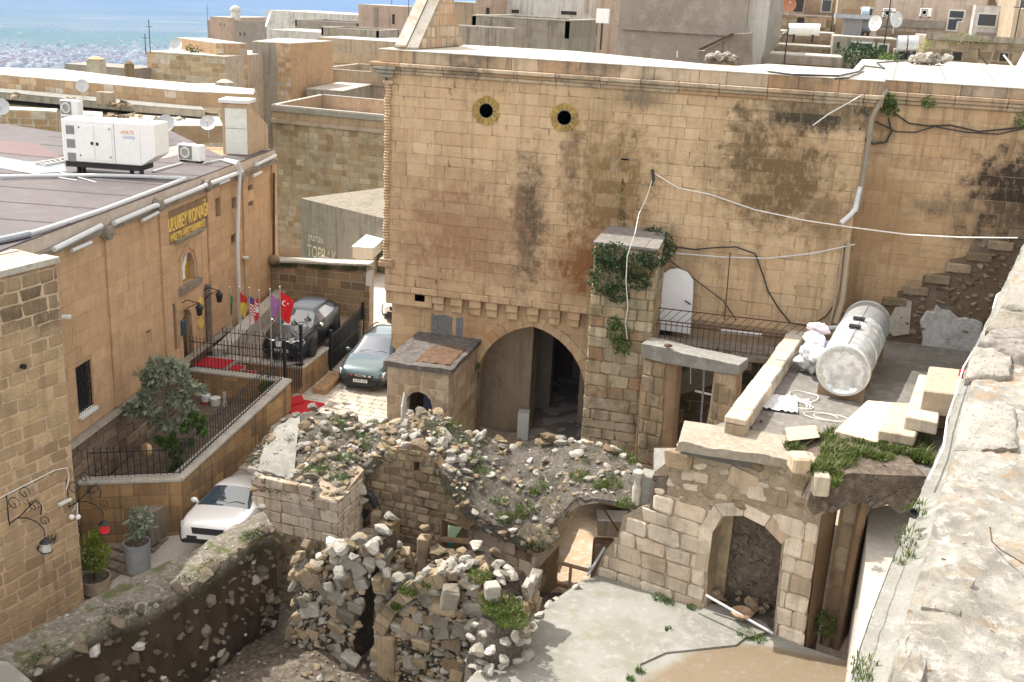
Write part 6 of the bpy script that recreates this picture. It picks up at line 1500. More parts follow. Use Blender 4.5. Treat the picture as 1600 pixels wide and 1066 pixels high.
# ================================================================== RUINS
def plane_frame(a,b):
    """wall frame through two ground points, a left, b right as seen from the front"""
    a=Vector((a[0],a[1],0));U=Vector((b[0],b[1],0))-a;U.normalize();V=Vector((0,0,1));return (a,U,V,U.cross(V))
def on(fr,px,py,off=0.0):
    p=PP(px,py,fr[0]+fr[3]*off,fr[3])-fr[0];return (p.dot(fr[1]),p.z)
def FW(fr,u,v,n=0.0):return fr[0]+fr[1]*u+Vector((0,0,v))+fr[3]*n
def poly_on(fr,pts):return [on(fr,*p) for p in pts]
def rub_face(fr,poly,size,rnd,mats,flat=.6,gap=.95,emb=.0,avoid=None,laid=False,squash=1.0):
    us=[p[0] for p in poly];vs=[p[1] for p in poly];out=[];v=min(vs);row=0
    while v < max(vs):
        u=min(us)+(row % 2)*size*.5
        while u < max(us):
            s=size*rnd.uniform(.7,1.35);uu,vv=u+rnd.uniform(-.25,.25)*size,v+rnd.uniform(-.2,.2)*size
            if inpoly((uu,vv),poly) and not (avoid and avoid(uu,vv)):
                R_=Matrix((fr[1],fr[3]*-1,fr[2])).transposed()
                R_=R_ @ Matrix.Rotation(rnd.gauss(0,.16 if laid else .7),3,'Y') @ Matrix.Rotation(rnd.gauss(0,.18),3,'X')
                M=Matrix.LocRotScale(FW(fr,uu,vv,emb+rnd.uniform(-.03,.05)),R_,Vector((s*rnd.uniform(1.0,1.45),s*flat*rnd.uniform(.9,1.6),s*rnd.uniform(.8,1.1)*squash)))
                out.append((rnd.choice((RCK+RBLK) if s > .2 else RCKS),M,rnd.randrange(len(mats))))
            u += size*gap*rnd.uniform(.9,1.35)
        v += size*gap*.78;row += 1
    return out
M_RUBS=[M_ROCK,M_ROCKD,M_RUIN]
def topline(fr,pts,size,rnd,thick,n_per=1.0,mats=3,drop=.05,h=.0):
    """loose stones along the broken upper edge"""
    out=[]
    Q=[on(fr,*p) for p in pts]
    for a,b in zip(Q,Q[1:]):
        L=math.hypot(b[0]-a[0],b[1]-a[1]);n=max(1,int(L/size*1.6*n_per*max(1,thick/size*.6)))
        for _ in range(n):
            t=rnd.random();out.append(rock_at(FW(fr,a[0]+(b[0]-a[0])*t,a[1]+(b[1]-a[1])*t-drop+rnd.uniform(0,h),-rnd.random()*thick),size,rnd,RCK,rnd.choice((0,0,1)) if mats > 1 else 0))
    return out
rnd=random.Random(77)
Z_S=-1.1
N0=P(935,895,z=Z_S);N1=P(1210,990,z=Z_S);FD=plane_frame(N0,N1)

# ---- soil-covered top of the ruin: crest and near edge, both surveyed
crest=[(405,700,27.2),(430,672,27.8),(455,652,28.3),(480,645,28.3),(505,644,28.3),(540,652,28.3),(575,664,28.3),(610,660,28.2),(640,650,28.2),(665,645,28.2),(690,652,28.3),(720,672,28.3),(755,685,28.4),(790,698,28.4),(830,697,28.5),(870,690,28.5),(910,690,28.6),(950,700,28.6),(985,722,28.3),(1005,735,27.8)]
near=[(393,742,24.4),(420,752,24.4),(450,762,24.4),(490,775,24.3),(525,782,24.4),(545,760,25.0),(565,735,26.2),(600,705,26.4),(645,696,26.5),(680,722,26.3),(715,768,26.0),(740,803,25.9),(780,822,25.75),(820,840,25.6),(848,846,25.5),(872,803,25.45),(900,779,25.4),(930,778,25.3),(960,783,25.25),(1000,797,25.2)]
def resamp(pts,t):
    L=[0];W_=[P(p[0],p[1],y=p[2]) for p in pts]
    f=t*(len(W_)-1);i=min(int(f),len(W_)-2);return W_[i].lerp(W_[i+1],f-i)
def ruin_top(i,j):
    a=resamp(crest,i);b=resamp(near,i);p=a.lerp(b,j);bulge=.35*math.sin(PI*min(1,j))*(1 if i > .55 else .75)
    k=noise.fractal(Vector((p.x*2.1,p.y*2.1,3)),1,2,5);k2=noise.noise(Vector((p.x*7,p.y*7,9)))
    return (p.x+.05*k2,p.y,p.z+bulge*.6+.12*k+.035*k2)
ruin=thing('vaulted_ruin','long broken stone vault covered in soil and loose stones between street and arches','ruin',P(700,760,y=26.5))
kid(sheet('soil_cover',170,46,lambda i,j:ruin_top(i,j),M_SOIL,None,True,skirt=lambda v:v[2]-(.38 if v[0] <-5.3 else .10)),ruin)
rocks=[]
big=[(655,648,.55),(640,655,.42),(628,668,.5),(600,665,.42),(560,690,.3),(476,672,.62),(466,703,.68),(440,655,.4),(508,675,.36),(545,668,.38),(518,685,.32),(530,645,.34),(513,650,.3),(865,668,.62),(848,697,.55),(880,698,.62),(903,712,.58),(876,682,.4),(857,675,.3),(948,705,.5),(990,680,.6),(755,682,.55),(735,672,.35),(790,698,.4),(722,720,.4),(745,725,.35),(705,712,.55),(890,745,.22),(783,815,.34),(735,805,.3),(690,700,.42),(672,655,.4),(612,690,.38),(655,700,.5),(632,702,.4),(730,755,.36),(760,745,.4),(935,770,.2),(700,735,.3),(890,755,.3),(935,745,.28),(960,740,.26),(425,690,.4),(500,705,.4),(520,720,.36),(480,745,.45),(455,745,.34)]
for (x_,y_,s_) in big:
    best=None
    for ii in range(60):
        for jj in range(14):
            p=ruin_top(ii/59,jj/13);d_=Vector(p)-EYE;f=d_.dot(FWD);qx=800+F_PX*d_.dot(RGT)/f;qy=533-F_PX*d_.dot(UPV)/f
            e=(qx-x_) ** 2+(qy-y_) ** 2
            if best is None or e < best[0]:best=(e,p)
    p=best[1];rocks.append(rock_at((p[0],p[1],p[2]+s_*.12),s_,rnd,RCK,rnd.choice((0,0,0,1))))
for k in range(1150):
    i,j=rnd.random(),rnd.random() ** .8;p=ruin_top(i,j)
    dens=1.0 if i < .55 else .55
    if rnd.random() > dens:continue
    s_=min(.55,.07+abs(rnd.gauss(0,.13 if i < .55 else .10)));rocks.append(rock_at((p[0],p[1],p[2]+s_*.1),s_,rnd,RCK if s_ > .16 else RCKS,rnd.choice((0,0,1,2))))
for k in range(120):
    i=rnd.random();p=ruin_top(i,0);rocks.append(rock_at((p[0],p[1]+rnd.uniform(-.1,.35),p[2]+rnd.uniform(-.3,.08)),rnd.uniform(.2,.42),rnd,RCK,rnd.choice((0,0,1))))
for k in range(150):
    i=rnd.random()*.8;p=ruin_top(i,1);rocks.append(rock_at((p[0],p[1]+rnd.uniform(.0,.15),p[2]+rnd.uniform(-.4,.0)),rnd.uniform(.16,.36),rnd,RCK,rnd.choice((0,1,1,2))))
pieces(rocks,'stone',M_RUBS,ruin,300,'small_stones')
kid(MB().prism([(-13.05,28.5),(-13.0,27.9),(-9.4,28.3),(-8.9,28.3),(-8.9,28.8),(-13.0,28.8)],-3.05,[.55,.8,.95,.95,.7,.4]).build('rear_wall',M_PLAST),ruin)
# concrete patch on the left top
cpp=[P(*c) for c in ()]
cc_=[(395,728),(440,735),(455,705),(447,690),(470,655),(452,652),(415,692)]
kid(sheet('mortar_patch',14,12,lambda i,j:(lambda p:(p[0],p[1],p[2]+.10))(ruin_top(.015+.10*i+.02*j,.06+.86*(1-j))),M_CONC,None,True,skirt=lambda v:v[2]-.2),ruin)

# ---- left front wall (squared blocks)
A0=P(393,745,y=24.42);A1=P(527,785,y=24.25);FA=plane_frame(A0,A1)
fa=thing('ruined_block_wall','ruined wall of pale squared blocks below the soil at the left of the vault','wall',(A0.x,A0.y,-3))
LA=on(FA,528,790)[0];tz0=on(FA,393,742)[1];tz1=on(FA,527,780)[1]
topA=lambda u:tz0+(tz1-tz0)*u/LA+.12*math.sin(u*5)
kid(MB().prism([tuple(FW(FA,0,0)[:2]),tuple(FW(FA,LA,0)[:2]),tuple(FW(FA,LA,0,-1.6)[:2]),tuple(FW(FA,-.05,0,-3.8)[:2])],-3,[tz0-.1,tz1-.1,tz1+.2,.5]).build('core',M_PLAST),fa)
spec=courses(FA,LA,-.95,tz0,(.26,.36),(.38,.62),None,.03,.16,.02,rnd,0,RBLK,top=topA,tilt=.03)
sideA=(FW(FA,LA,0),-FA[3],Vector((0,0,1)),FA[1]);spec += courses(sideA,1.5,-1.6,tz1,(.26,.36),(.3,.5),None,.03,.14,.03,rnd,0,RBLK,tilt=.03)
leftA=(FW(FA,0,0,-3.6),FA[3],Vector((0,0,1)),-FA[1]);spec += courses(leftA,3.5,-1.6,tz0,(.26,.36),(.4,.6),None,.03,.14,.03,rnd,0,RBLK,tilt=.02)
spec += [(m_,M,1) for m_,M,_ in rub_face(FA,[(0,-3),(LA,-3),(LA,-1.0),(0,-1.0)],.24,rnd,[0],.4)]
pieces(spec,'block',[M_ASH,M_ROCKD],fa,200,'block_mass')

# ---- recessed wall B behind
B0=P(530,800,y=26.55);B1=P(740,830,y=26.2);FB=plane_frame(B0,B1)
fb_=thing('ruined_rear_wall','shaded rough stone wall under the highest part of the rubble crest','wall',(B0.x,B0.y,-3))
pb=poly_on(FB,[(532,900),(545,770),(567,732),(600,703),(645,693),(682,722),(716,768),(735,800),(735,830),(690,812),(688,900)])
holeB=poly_on(FB,[(646,722),(655,722),(655,736),(646,736)])
kid(MB().plate(FB,pb,.5,[holeB]).build('core',M_MORT),fb_)
spec=courses((FW(FB,min(p[0] for p in pb),0),*FB[1:]),max(p[0] for p in pb)-min(p[0] for p in pb),-3,2.2,(.2,.3),(.25,.55),lambda u,v:inpoly((u+min(p[0] for p in pb),v),pb) and not inpoly((u+min(p[0] for p in pb),v),holeB),.04,.18,.04,rnd,0,[dressed(90+i,.09,.14) for i in range(5)],jit=.03,tilt=.06)
pieces(spec,'stone',[M_RUIN],fb_,200,'stone_mass')
# thin board-like courses, posts and a jar in the recess
bx0=P(552,835,y=26.0)
rc_=thing('stone_rack','stack of thin dark stone courses in the recess under the rubble','stones',P(555,840,y=26.0))
for k in range(6):
    a=P(543,790+k*16,y=26.1);b=P(572,805+k*16,y=26.0);kid(MB().hexa([a,b,b+Vector((0,.5,0)),a+Vector((0,.5,0))],[p+Vector((0,0,.12)) for p in (a,b,b+Vector((0,.5,0)),a+Vector((0,.5,0)))]).build('slab',M_ROCKD,bevel=.02),rc_)
for (x_,yt,yb,w_,lab) in ((608,812,880,.48,'thick stone pier stump with a pale boulder on top, in the recess'),(663,838,905,.34,'mossy upright stone post right of the round jar'),(588,800,850,.3,'short leaning stone left of the pier stump')):
    a=P(x_,yt,y=25.6);tag(MB().obox((a.x,a.y,-3),w_,w_,a.z+3,rnd.uniform(-.2,.2)).build('stone_post',M_RUIN,bevel=.04),lab,'stone post')
for (x_,y_,s_,lab) in ((609,806,.5,'pale boulder resting on the pier stump in the recess'),(566,782,.48,'pale boulder on the thin slabs left of the recess'),(567,768,.34,'brown boulder above the pale one left of the recess'),(663,825,.5,'dark knobbly boulder on the mossy post')):
    M_=rock_at(P(x_,y_,y=25.6),s_,rnd,RCK,0);o=bpy.data.objects.new('boulder',withmat(M_[0],M_ROCK if 'pale' in lab else M_ROCKD));COL.objects.link(o);o.matrix_world=M_[1];tag(o,lab,'boulder')
jp=P(627,872,y=25.3)
tag(MB().lathe([(.12,-.22),(.24,-.12),(.28,.02),(.24,.14),(.19,.17),(.16,.15),(.20,.05),(.18,-.1),(.01,-.15)],jp,18).build('stone_jar',stone('jar_stone',(0.40,0.33,0.24),(0.34,0.27,0.19),bump=.6),smooth=True),'round open stone jar standing in the shade of the recess','jar')
blk=P(580,800,y=25.9);tag(MB().tube([P(570,768,y=25.9),P(580,776,y=25.8),P(588,792,y=25.8)],.12,7).tube([P(545,792,y=25.9),P(558,800,y=25.8),P(573,803,y=25.8)],.13,7).build('black_sack',M_BLACK,smooth=True),'pair of dark crumpled sacks lying on the slabs by the recess','sack')
# beam, arch gap with sky-blue sheet
q0,q1=P(690,835,y=26.4),P(722,842,y=26.2)
tag(MB().bar(P(688,842,y=26.3),P(735,846,y=26.1),.12).build('wooden_beam',M_WOOD),'dark wooden beam across the small gap in the ruin','beam')
tag(MB().hexa([P(695,858,y=28.9),P(722,858,y=28.9),P(722,845,y=29.3),P(700,845,y=29.3)],[p+Vector((0,.02,.03)) for p in (P(695,858,y=28.9),P(722,858,y=28.9),P(722,845,y=29.3),P(700,845,y=29.3))]).build('blue_sheet',plain('cyan_sheet',(0.04,0.50,0.72),.6)),'bright turquoise sheet glimpsed through the gap in the ruin','sheet')
spec=[]
for _ in range(60):spec.append(rock_at(P(rnd.uniform(672,735),rnd.uniform(862,905),y=rnd.uniform(25.4,26.2)),rnd.uniform(.3,.55),rnd,RCK,0))
hp_=thing('fallen_stones','heap of fallen brown stones under the small gap of the ruin','stones',P(700,900,y=26));pieces(spec,'stone',[M_ROCKD],hp_,60)

# ---- pier C and the half arch over the gap
FC=FD
pc=thing('arch_pier','stone pier with a half arch springing from it over the gap to the block wall','pier',P(790,930,y=25.9))
ptsC=[(732,826),(780,846),(828,868),(838,1000),(728,1000)]
pcp=poly_on(FC,ptsC);u0c=min(p[0] for p in pcp);u1c=on(FC,830,900)[0]
kid(MB().prism([tuple(FW(FC,u0c-.2,0)[:2]),tuple(FW(FC,u1c,0)[:2]),tuple(FW(FC,u1c+.05,0,-1.5)[:2]),tuple(FW(FC,u0c-.2,0,-1.5)[:2])],-3.1,[on(FC,732,826)[1],on(FC,828,868)[1],on(FC,828,868)[1]+.2,on(FC,732,826)[1]]).build('core',M_RUIN),pc)
tC=lambda u:on(FC,732,826)[1]+(on(FC,828,868)[1]-on(FC,732,826)[1])*(u/(u1c-u0c))
spec=courses((FW(FC,u0c,0),*FC[1:]),u1c-u0c,-3.1,1,(.42,.6),(.5,.95),None,.02,.14,.012,rnd,0,RBLK,top=tC)
sideC=(FW(FC,u1c,0),-FC[3],Vector((0,0,1)),FC[1]);spec += courses(sideC,1.45,-3.1,on(FC,828,868)[1],(.34,.5),(.4,.75),None,.02,.12,.012,rnd,0,RBLK)
pieces(spec,'block',[M_ASH],pc,60)
# half arch: soffit of wedge stones curving up to the right
arcpx=[(830,900),(836,872),(848,850),(864,825),(882,806),(905,790),(935,786)]
ua_=[on(FC,*p) for p in arcpx]
for k,(a,b) in enumerate(zip(ua_,ua_[1:])):
    d=Vector((b[0]-a[0],b[1]-a[1])).normalized();n_=Vector((-d.y,d.x))*.30
    f=[FW(FC,a[0],a[1]),FW(FC,b[0],b[1]),FW(FC,b[0]+n_.x,b[1]+n_.y),FW(FC,a[0]+n_.x,a[1]+n_.y)]
    c_=sum(f,Vector())/4;mb=MB();mb.hexa([p-c_ for p in f],[p-c_-FC[3]*1.5 for p in f]);o=mb.build('arch_stone',M_ASH,bevel=.015);o.location=c_;kid(o,pc)
# ---- block wall D with the arched niche
dw=thing('block_wall','tall wall of large pale blocks with an arched niche at the edge of the concrete slab','wall',N0)
outD=poly_on(FD,[(930,898),(944,862),(966,838),(974,806),(1002,792),(1022,788),(1022,738),(1042,722),(1062,692),(1110,701),(1170,713),(1240,728),(1291,747),(1290,800),(1283,806),(1253,1012)])
niche=poly_on(FD,[(1103,962),(1106,895),(1116,816),(1128,806),(1151,802),(1184,811),(1201,827),(1222,850),(1207,1000)])
full=outD+[(on(FD,1253,1012)[0],-1.4),(on(FD,930,898)[0],-1.4)]
nb_=niche;botl,botr=nb_[0],nb_[-1]
poly=[p for p in outD]+[(outD[-1][0],-1.35),(botr[0],-1.35)]+nb_[::-1]+[(botl[0],-1.35),(outD[0][0],-1.35)]
kid(MB().plate(FD,poly,1.1).build('core',M_PLAST),dw)
R1=poly_on(FD,[(930,1000),(930,895),(945,862),(966,838),(974,806),(1002,792),(1022,770),(1062,765),(1100,785),(1128,806),(1116,816),(1106,895),(1103,962),(1103,1000)])
R2=poly_on(FD,[(1222,850),(1201,827),(1184,811),(1200,790),(1290,795),(1283,806),(1253,1030),(1205,1030),(1207,1000)])
u0d=min(p[0] for p in R1);
spec=courses((FW(FD,u0d,0),*FD[1:]),on(FD,1300,900)[0]-u0d,-1.3,3.2,(.38,.47),(.62,.95),lambda u,v:inpoly((u+u0d,v),R1),.05,.24,.028,rnd,0,RBLK,jit=.02,tilt=.012)
spec += courses((FW(FD,u0d,0),*FD[1:]),on(FD,1300,900)[0]-u0d,-1.3,3.2,(.42,.6),(.5,.9),lambda u,v:inpoly((u+u0d,v),R2),.04,.22,.02,rnd,0,RBLK,jit=.012,tilt=.01)
pieces(spec,'block',[M_ASH],dw,120)
wedge_parts(voussoirs(FD,niche[1:-1][:],.34,.045,.5,rnd=rnd,step=.55,joint=.02),'arch_stone',M_ASH,dw)
up=poly_on(FD,[(1030,788),(1024,742),(1044,726),(1064,696),(1110,705),(1240,732),(1288,752),(1287,796),(1210,790),(1150,792),(1110,785)])
spec=rub_face(FD,up,.42,rnd,[0,1],.30,1.05,-.04,laid=True)
pieces(spec,'rough_stone',[M_ASH,M_RUIN],dw,90)
kid(MB().hexa([FW(FD,on(FD,1020,740)[0],on(FD,1020,800)[1],.03),FW(FD,on(FD,1045,740)[0],on(FD,1045,800)[1],.03),FW(FD,on(FD,1045,740)[0],on(FD,1045,800)[1],-.9),FW(FD,on(FD,1020,740)[0],on(FD,1020,800)[1],-.9)],[FW(FD,on(FD,1020,740)[0],on(FD,1020,741)[1],.03),FW(FD,on(FD,1045,740)[0],on(FD,1045,741)[1],.03),FW(FD,on(FD,1045,740)[0],on(FD,1045,741)[1],-.9),FW(FD,on(FD,1020,740)[0],on(FD,1020,741)[1],-.9)]).build('dark_block',M_MUD,bevel=.03),dw)  # shaded recess rendered as a block in dark mud colour
# niche interior
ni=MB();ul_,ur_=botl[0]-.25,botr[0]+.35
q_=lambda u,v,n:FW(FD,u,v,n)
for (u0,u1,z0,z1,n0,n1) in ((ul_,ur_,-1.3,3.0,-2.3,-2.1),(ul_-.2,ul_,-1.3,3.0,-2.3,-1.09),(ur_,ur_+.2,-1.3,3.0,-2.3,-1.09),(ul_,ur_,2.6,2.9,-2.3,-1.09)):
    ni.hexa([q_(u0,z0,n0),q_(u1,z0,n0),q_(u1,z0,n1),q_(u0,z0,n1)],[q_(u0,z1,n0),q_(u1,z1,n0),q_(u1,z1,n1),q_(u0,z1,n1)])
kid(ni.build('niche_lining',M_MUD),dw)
spec=[]
for _ in range(70):spec.append(rock_at(FW(FD,rnd.uniform(botl[0],botr[0]),Z_S+rnd.uniform(-.02,.35),rnd.uniform(-2.0,-.3)),rnd.uniform(.15,.42),rnd,RCK,0))
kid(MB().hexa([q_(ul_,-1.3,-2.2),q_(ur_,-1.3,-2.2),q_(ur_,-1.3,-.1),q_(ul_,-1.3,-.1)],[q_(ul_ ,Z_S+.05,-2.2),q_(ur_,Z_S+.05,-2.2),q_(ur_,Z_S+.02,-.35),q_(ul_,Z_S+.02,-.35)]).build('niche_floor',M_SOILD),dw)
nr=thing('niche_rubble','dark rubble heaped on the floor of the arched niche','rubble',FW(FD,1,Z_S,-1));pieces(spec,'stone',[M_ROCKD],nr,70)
tag(MB().cyl(P(1103,930,y=N0.y-1.1),P(1208,990,z=Z_S+.12),.035,8).build('plastic_pipe',M_PVC,smooth=True),'thin white plastic pipe lying slanted in front of the niche','pipe')
tag(MB().lathe([(.05,0),(.22,.1),(.3,.22),(.24,.26),(.1,.18)],P(1158,968,z=Z_S+.1),9).build('dead_branch',M_WOOD),'brown crumpled dried leaf bundle resting on the white pipe','bundle')
# right end of the wall: orange side faces and second pier
ue=on(FD,1283,806)[0];ub=on(FD,1253,1012)[0]
kid(MB().hexa([q_(ub-.3,-1.35,-1.05),q_(ub+.08,-1.35,.0),q_(ub+.12,-1.35,-1.0),q_(ub-.2,-1.35,-1.4)],[q_(ue-.3,3.0,-1.05),q_(ue-.02,3.0,.0),q_(ue+.1,3.0,-1.0),q_(ue-.2,3.0,-1.4)]).build('worn_edge',M_ASHO),dw)
E2a,E2b=P(1300,980,y=24.6),P(1345,985,y=24.4);FE=plane_frame(E2a,E2b)
pe=thing('orange_pier','weathered orange stone pier of the dark doorway right of the niche wall','pier',E2a)
LE=on(FE,1348,800)[0]
kid(MB().prism([tuple(FW(FE,-.25,0)[:2]),tuple(FW(FE,LE,0)[:2]),tuple(FW(FE,LE,0,-.9)[:2]),tuple(FW(FE,-.25,0,-.9)[:2])],-1.6,3.0).build('core',M_ASHO),pe)
pieces(courses((FW(FE,-.2,0),*FE[1:]),LE+.2,-1.6,3.0,(.45,.7),(.5,.8),None,.03,.2,.03,rnd,0,RBLK,tilt=.02),'block',[M_ASHO],pe,30)
kid(MB().tube([FW(FE,LE-.1,-1.5,.08),FW(FE,LE-.06,.5,.1),FW(FE,LE+.02,2.9,.08)],.12,6).build('worn_jamb',M_ASHO),pe)
plant('wall_plant',[(P(1290,975,y=24.2),.3,(.8,.5,1.3))],M_GREEN,'plant growing in the dark doorway beside the orange pier','plant',.1)

# ---- pit floor, fore-ground wall stumps
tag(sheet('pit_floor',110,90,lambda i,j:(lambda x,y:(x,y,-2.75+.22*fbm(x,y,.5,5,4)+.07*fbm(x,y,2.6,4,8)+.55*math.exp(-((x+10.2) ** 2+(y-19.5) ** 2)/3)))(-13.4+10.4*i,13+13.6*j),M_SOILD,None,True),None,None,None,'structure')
spec=[]
for _ in range(620):
    x,y=rnd.uniform(-13,-5),rnd.uniform(15.5,25.5);s_=min(.4,.05+abs(rnd.gauss(0,.09)));spec.append(rock_at((x,y,-2.72+.22*fbm(x,y,.5,5,4)+.55*math.exp(-((x+10.2) ** 2+(y-19.5) ** 2)/3)),s_,rnd,RCK if s_ > .16 else RCKS,rnd.choice((0,1))))
ps_=thing('pit_stones','loose stones scattered over the dark soil of the pit','stones',(-10,20,-2.7));pieces(spec,'stone',[M_ROCK,M_ROCKD],ps_,130,'small_stones')
M_RUBD=stone('grey_brown_stone',(0.36,0.33,0.28),(0.26,0.235,0.19),(0.19,0.165,0.13),stain=(.08,.075,.06),stain_amt=.7,streak=0,vary=1.3,bump=1,pit=.9,moss=.35)
M_DKCORE=ground_mat('dark_core',(0.05,0.037,0.026),(0.03,0.022,0.016),(0.10,0.08,0.06),1.5,1.2)  # near-black core gives the deep shadow between stones by colour
def stump(name,label,outline,yp0,yp1,thick,size,mats,lim,core=None,top=None,tsize=.4,squash=1.0,flat=.6,tn=1.0):
    """free-standing rubble wall: front outline in a plane, stones on the face, the sides and the broken top"""
    xs=[p[0] for p in outline];ym=sum(p[1] for p in outline)/len(outline)
    a=P(min(xs),ym,y=yp0);b=P(max(xs),ym,y=yp1);fr=plane_frame(a,b);t=thing(name,label,'ruin',(a.x,a.y,-3));po=poly_on(fr,outline)
    c_=(sum(p[0] for p in po)/len(po),sum(p[1] for p in po)/len(po));shr=[(c_[0]+(p[0]-c_[0])*.93,c_[1]+(p[1]-c_[1])*.95) for p in po]
    kid(MB().plate((fr[0]+fr[3]*.0,*fr[1:]),shr,thick-.05).build('core',core or M_DKCORE),t)
    spec=rub_face(fr,po,size,rnd,mats,flat,squash=squash,laid=name == 'arched_stump')+rub_face(fr,po,size*.45,rnd,mats,.8,gap=1.15)
    sr=(FW(fr,max(p[0] for p in po)-.1,0),-fr[3],Vector((0,0,1)),fr[1]);vmx=max(p[1] for p in po);vmn=min(p[1] for p in po)
    rt=[p for p in po if p[0] > c_[0]];vr=max(p[1] for p in rt)-.3
    spec += [(m_,M,mi) for m_,M,mi in rub_face(sr,[(0,vmn),(thick,vmn),(thick,vr),(0,vr)],size,rnd,mats,flat)]
    sl_=(FW(fr,min(p[0] for p in po)+.1,0,-thick),fr[3],Vector((0,0,1)),-fr[1]);lt=[p for p in po if p[0] < c_[0]];vl=max(p[1] for p in lt)-.4
    spec += [(m_,M,mi) for m_,M,mi in rub_face(sl_,[(0,vmn),(thick,vmn),(thick,vl),(0,vl)],size,rnd,mats,flat)]
    if top:spec += topline(fr,top,tsize,rnd,thick,tn)
    pieces(spec,'stone',mats if len(mats) > 1 else mats,t,lim,'small_stones');return t,fr,po
mts=[M_ROCK,M_ROCKD,M_RUIN,M_RUBD]
stump('rubble_stump','tall stump of a rubble wall topped with big pale boulders in the foreground pit',[(462,960),(470,925),(488,890),(505,865),(540,848),(590,852),(598,880),(575,905),(560,950),(555,1000),(560,1110),(450,1110),(455,1040)],21.9,21.6,1.1,.31,mts,170,None,
      [(470,925),(480,890),(505,868),(540,850),(565,846),(592,855)],.5,tn=1.1)
for (x_,y_,s_) in ((560,846,.42),(535,858,.62),(583,856,.62),(552,868,.45),(495,880,.45),(530,893,.5),(515,920,.36),(478,930,.32),(510,1025,.0)):
    pass
spec=[rock_at(P(x_,y_,y=21.5),s_,rnd,RCK,0) for (x_,y_,s_) in ((563,845,.42),(532,858,.62),(583,857,.62),(551,870,.42),(497,882,.45),(531,895,.46),(515,918,.36),(604,896,.40),(622,903,.48))]
tp_=thing('boulder_group','pale boulders heaped on top of the foreground rubble stump','boulders',P(560,860,y=21.5));pieces(spec,'boulder',[M_ROCK],tp_,20)
stump('arched_stump','broken rubble arch wall at the edge of the concrete slab, foreground',[(592,1110),(594,1000),(608,968),(628,940),(655,918),(690,898),(720,900),(755,915),(790,935),(810,960),(795,985),(770,1030),(750,1110)],21.6,21.2,1.5,.29,mts,210,None,
      [(602,962),(625,935),(655,915),(690,895),(715,888),(740,905),(780,925)],.36,tn=1.5)
FS=plane_frame(P(600,960,y=21.5),P(760,960,y=21.15))
av=[on(FS,*p) for p in ((603,990),(618,960),(640,938),(668,922),(700,915))]
ar_=thing('arch_course','curved course of wedge stones along the broken foreground arch','arch',FW(FS,0,-1));wedge_parts(voussoirs(FS,av,.34,.12,.5,rnd=rnd,step=.24,joint=.02),'arch_stone',M_RUIN,ar_)
a=on(FS,592,990);b=on(FS,618,1000);kid(MB().hexa([FW(FS,a[0],-3,.1),FW(FS,b[0],-3,.1),FW(FS,b[0],-3,-.5),FW(FS,a[0],-3,-.5)],[FW(FS,a[0]-.05,a[1],.12),FW(FS,b[0],b[1]+.1,.12),FW(FS,b[0],b[1]+.1,-.5),FW(FS,a[0],a[1],-.5)]).build('jamb_stone',M_RUIN,bevel=.05),ar_)
spec=[rock_at(P(x_,y_,y=21.3),s_,rnd,RCK,0) for (x_,y_,s_) in ((640,900,.36),(665,893,.35),(690,890,.4),(716,892,.42),(702,925,.36),(740,915,.3),(768,920,.4),(680,925,.45),(655,905,.3),(730,905,.3),(760,940,.3),(722,885,.28),(772,965,.28))]
spec += [(RBLK[1],Matrix.LocRotScale(P(703,933,y=21.0),Matrix.Rotation(.35,3,'Z') @ Matrix.Rotation(.15,3,'Y'),Vector((.42,.42,.5))),0),(RBLK[2],Matrix.LocRotScale(P(769,925,y=21.1),Matrix.Rotation(.5,3,'Z'),Vector((.34,.3,.42))),0)]
tp_=thing('boulder_group','pale stones lying along the crown of the foreground arch wall','boulders',P(700,900,y=21.3));pieces(spec,'boulder',[M_ROCK],tp_,30)

# ---- alley wall, running away on the left of the pit
g0,g1=P(-40,1030,z=0.0),P(272,868,z=0.0);
wt=[(-60,1040,-.05),(0,1012,0),(100,958,0),(200,905,0),(300,862,.05),(365,822,.12),(412,800,.2)]
wr=[(-30,1090,-.2),(30,1060,-.1),(140,990,0),(230,950,0),(320,898,.02),(390,845,.05),(428,822,.1)]
def lw(pts,t):f=t*(len(pts)-1);i=min(int(f),len(pts)-2);a=P(pts[i][0],pts[i][1],z=pts[i][2]);b=P(pts[i+1][0],pts[i+1][1],z=pts[i+1][2]);return a.lerp(b,f-i)
aw=thing('alley_wall','thick old mud and rubble wall between the alley and the pit, mossy along its edge','wall',lw(wt,.4))
def awf(i,j):
    a=lw(wt,i);b=lw(wr,i);p=a.lerp(b,min(1,j/.45));k=noise.fractal(Vector((p.x*1.5,p.y*1.5,j*3+2)),1,2,5);k2=noise.noise(Vector((p.x*6,p.y*6,j*6)))
    if j > .45:
        t=(j-.45)/.55;d=(b-a).normalized();p=b+d*(.20*math.sin(t*2.4)+.26*k+.08*k2)*min(1,t*3);p.z=b.z-t*3.0
    else:p.z += .06*k+.02*k2-.1*max(0,j/.45-.7)
    return tuple(p)
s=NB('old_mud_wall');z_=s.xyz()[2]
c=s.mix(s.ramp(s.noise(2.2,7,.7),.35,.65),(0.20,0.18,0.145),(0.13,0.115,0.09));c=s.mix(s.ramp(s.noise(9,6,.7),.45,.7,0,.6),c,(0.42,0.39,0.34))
c=s.mix(s.ramp(s.math('ADD',s.noise(1.6,6,.7,off=12),s.math('MULTIPLY',z_,.0)),.5,.6,0,.85),c,(0.085,0.10,0.035));c=s.mix(s.ramp(z_,-.05,-.45),c,(0.05,0.034,0.022))  # pit face painted near-black below the top to stand for its shade
s.done(c,.95,s.bump(s.math('ADD',s.noise(5,8,.7),s.math('MULTIPLY',s.noise(30,5),.4)),1.0,.05))
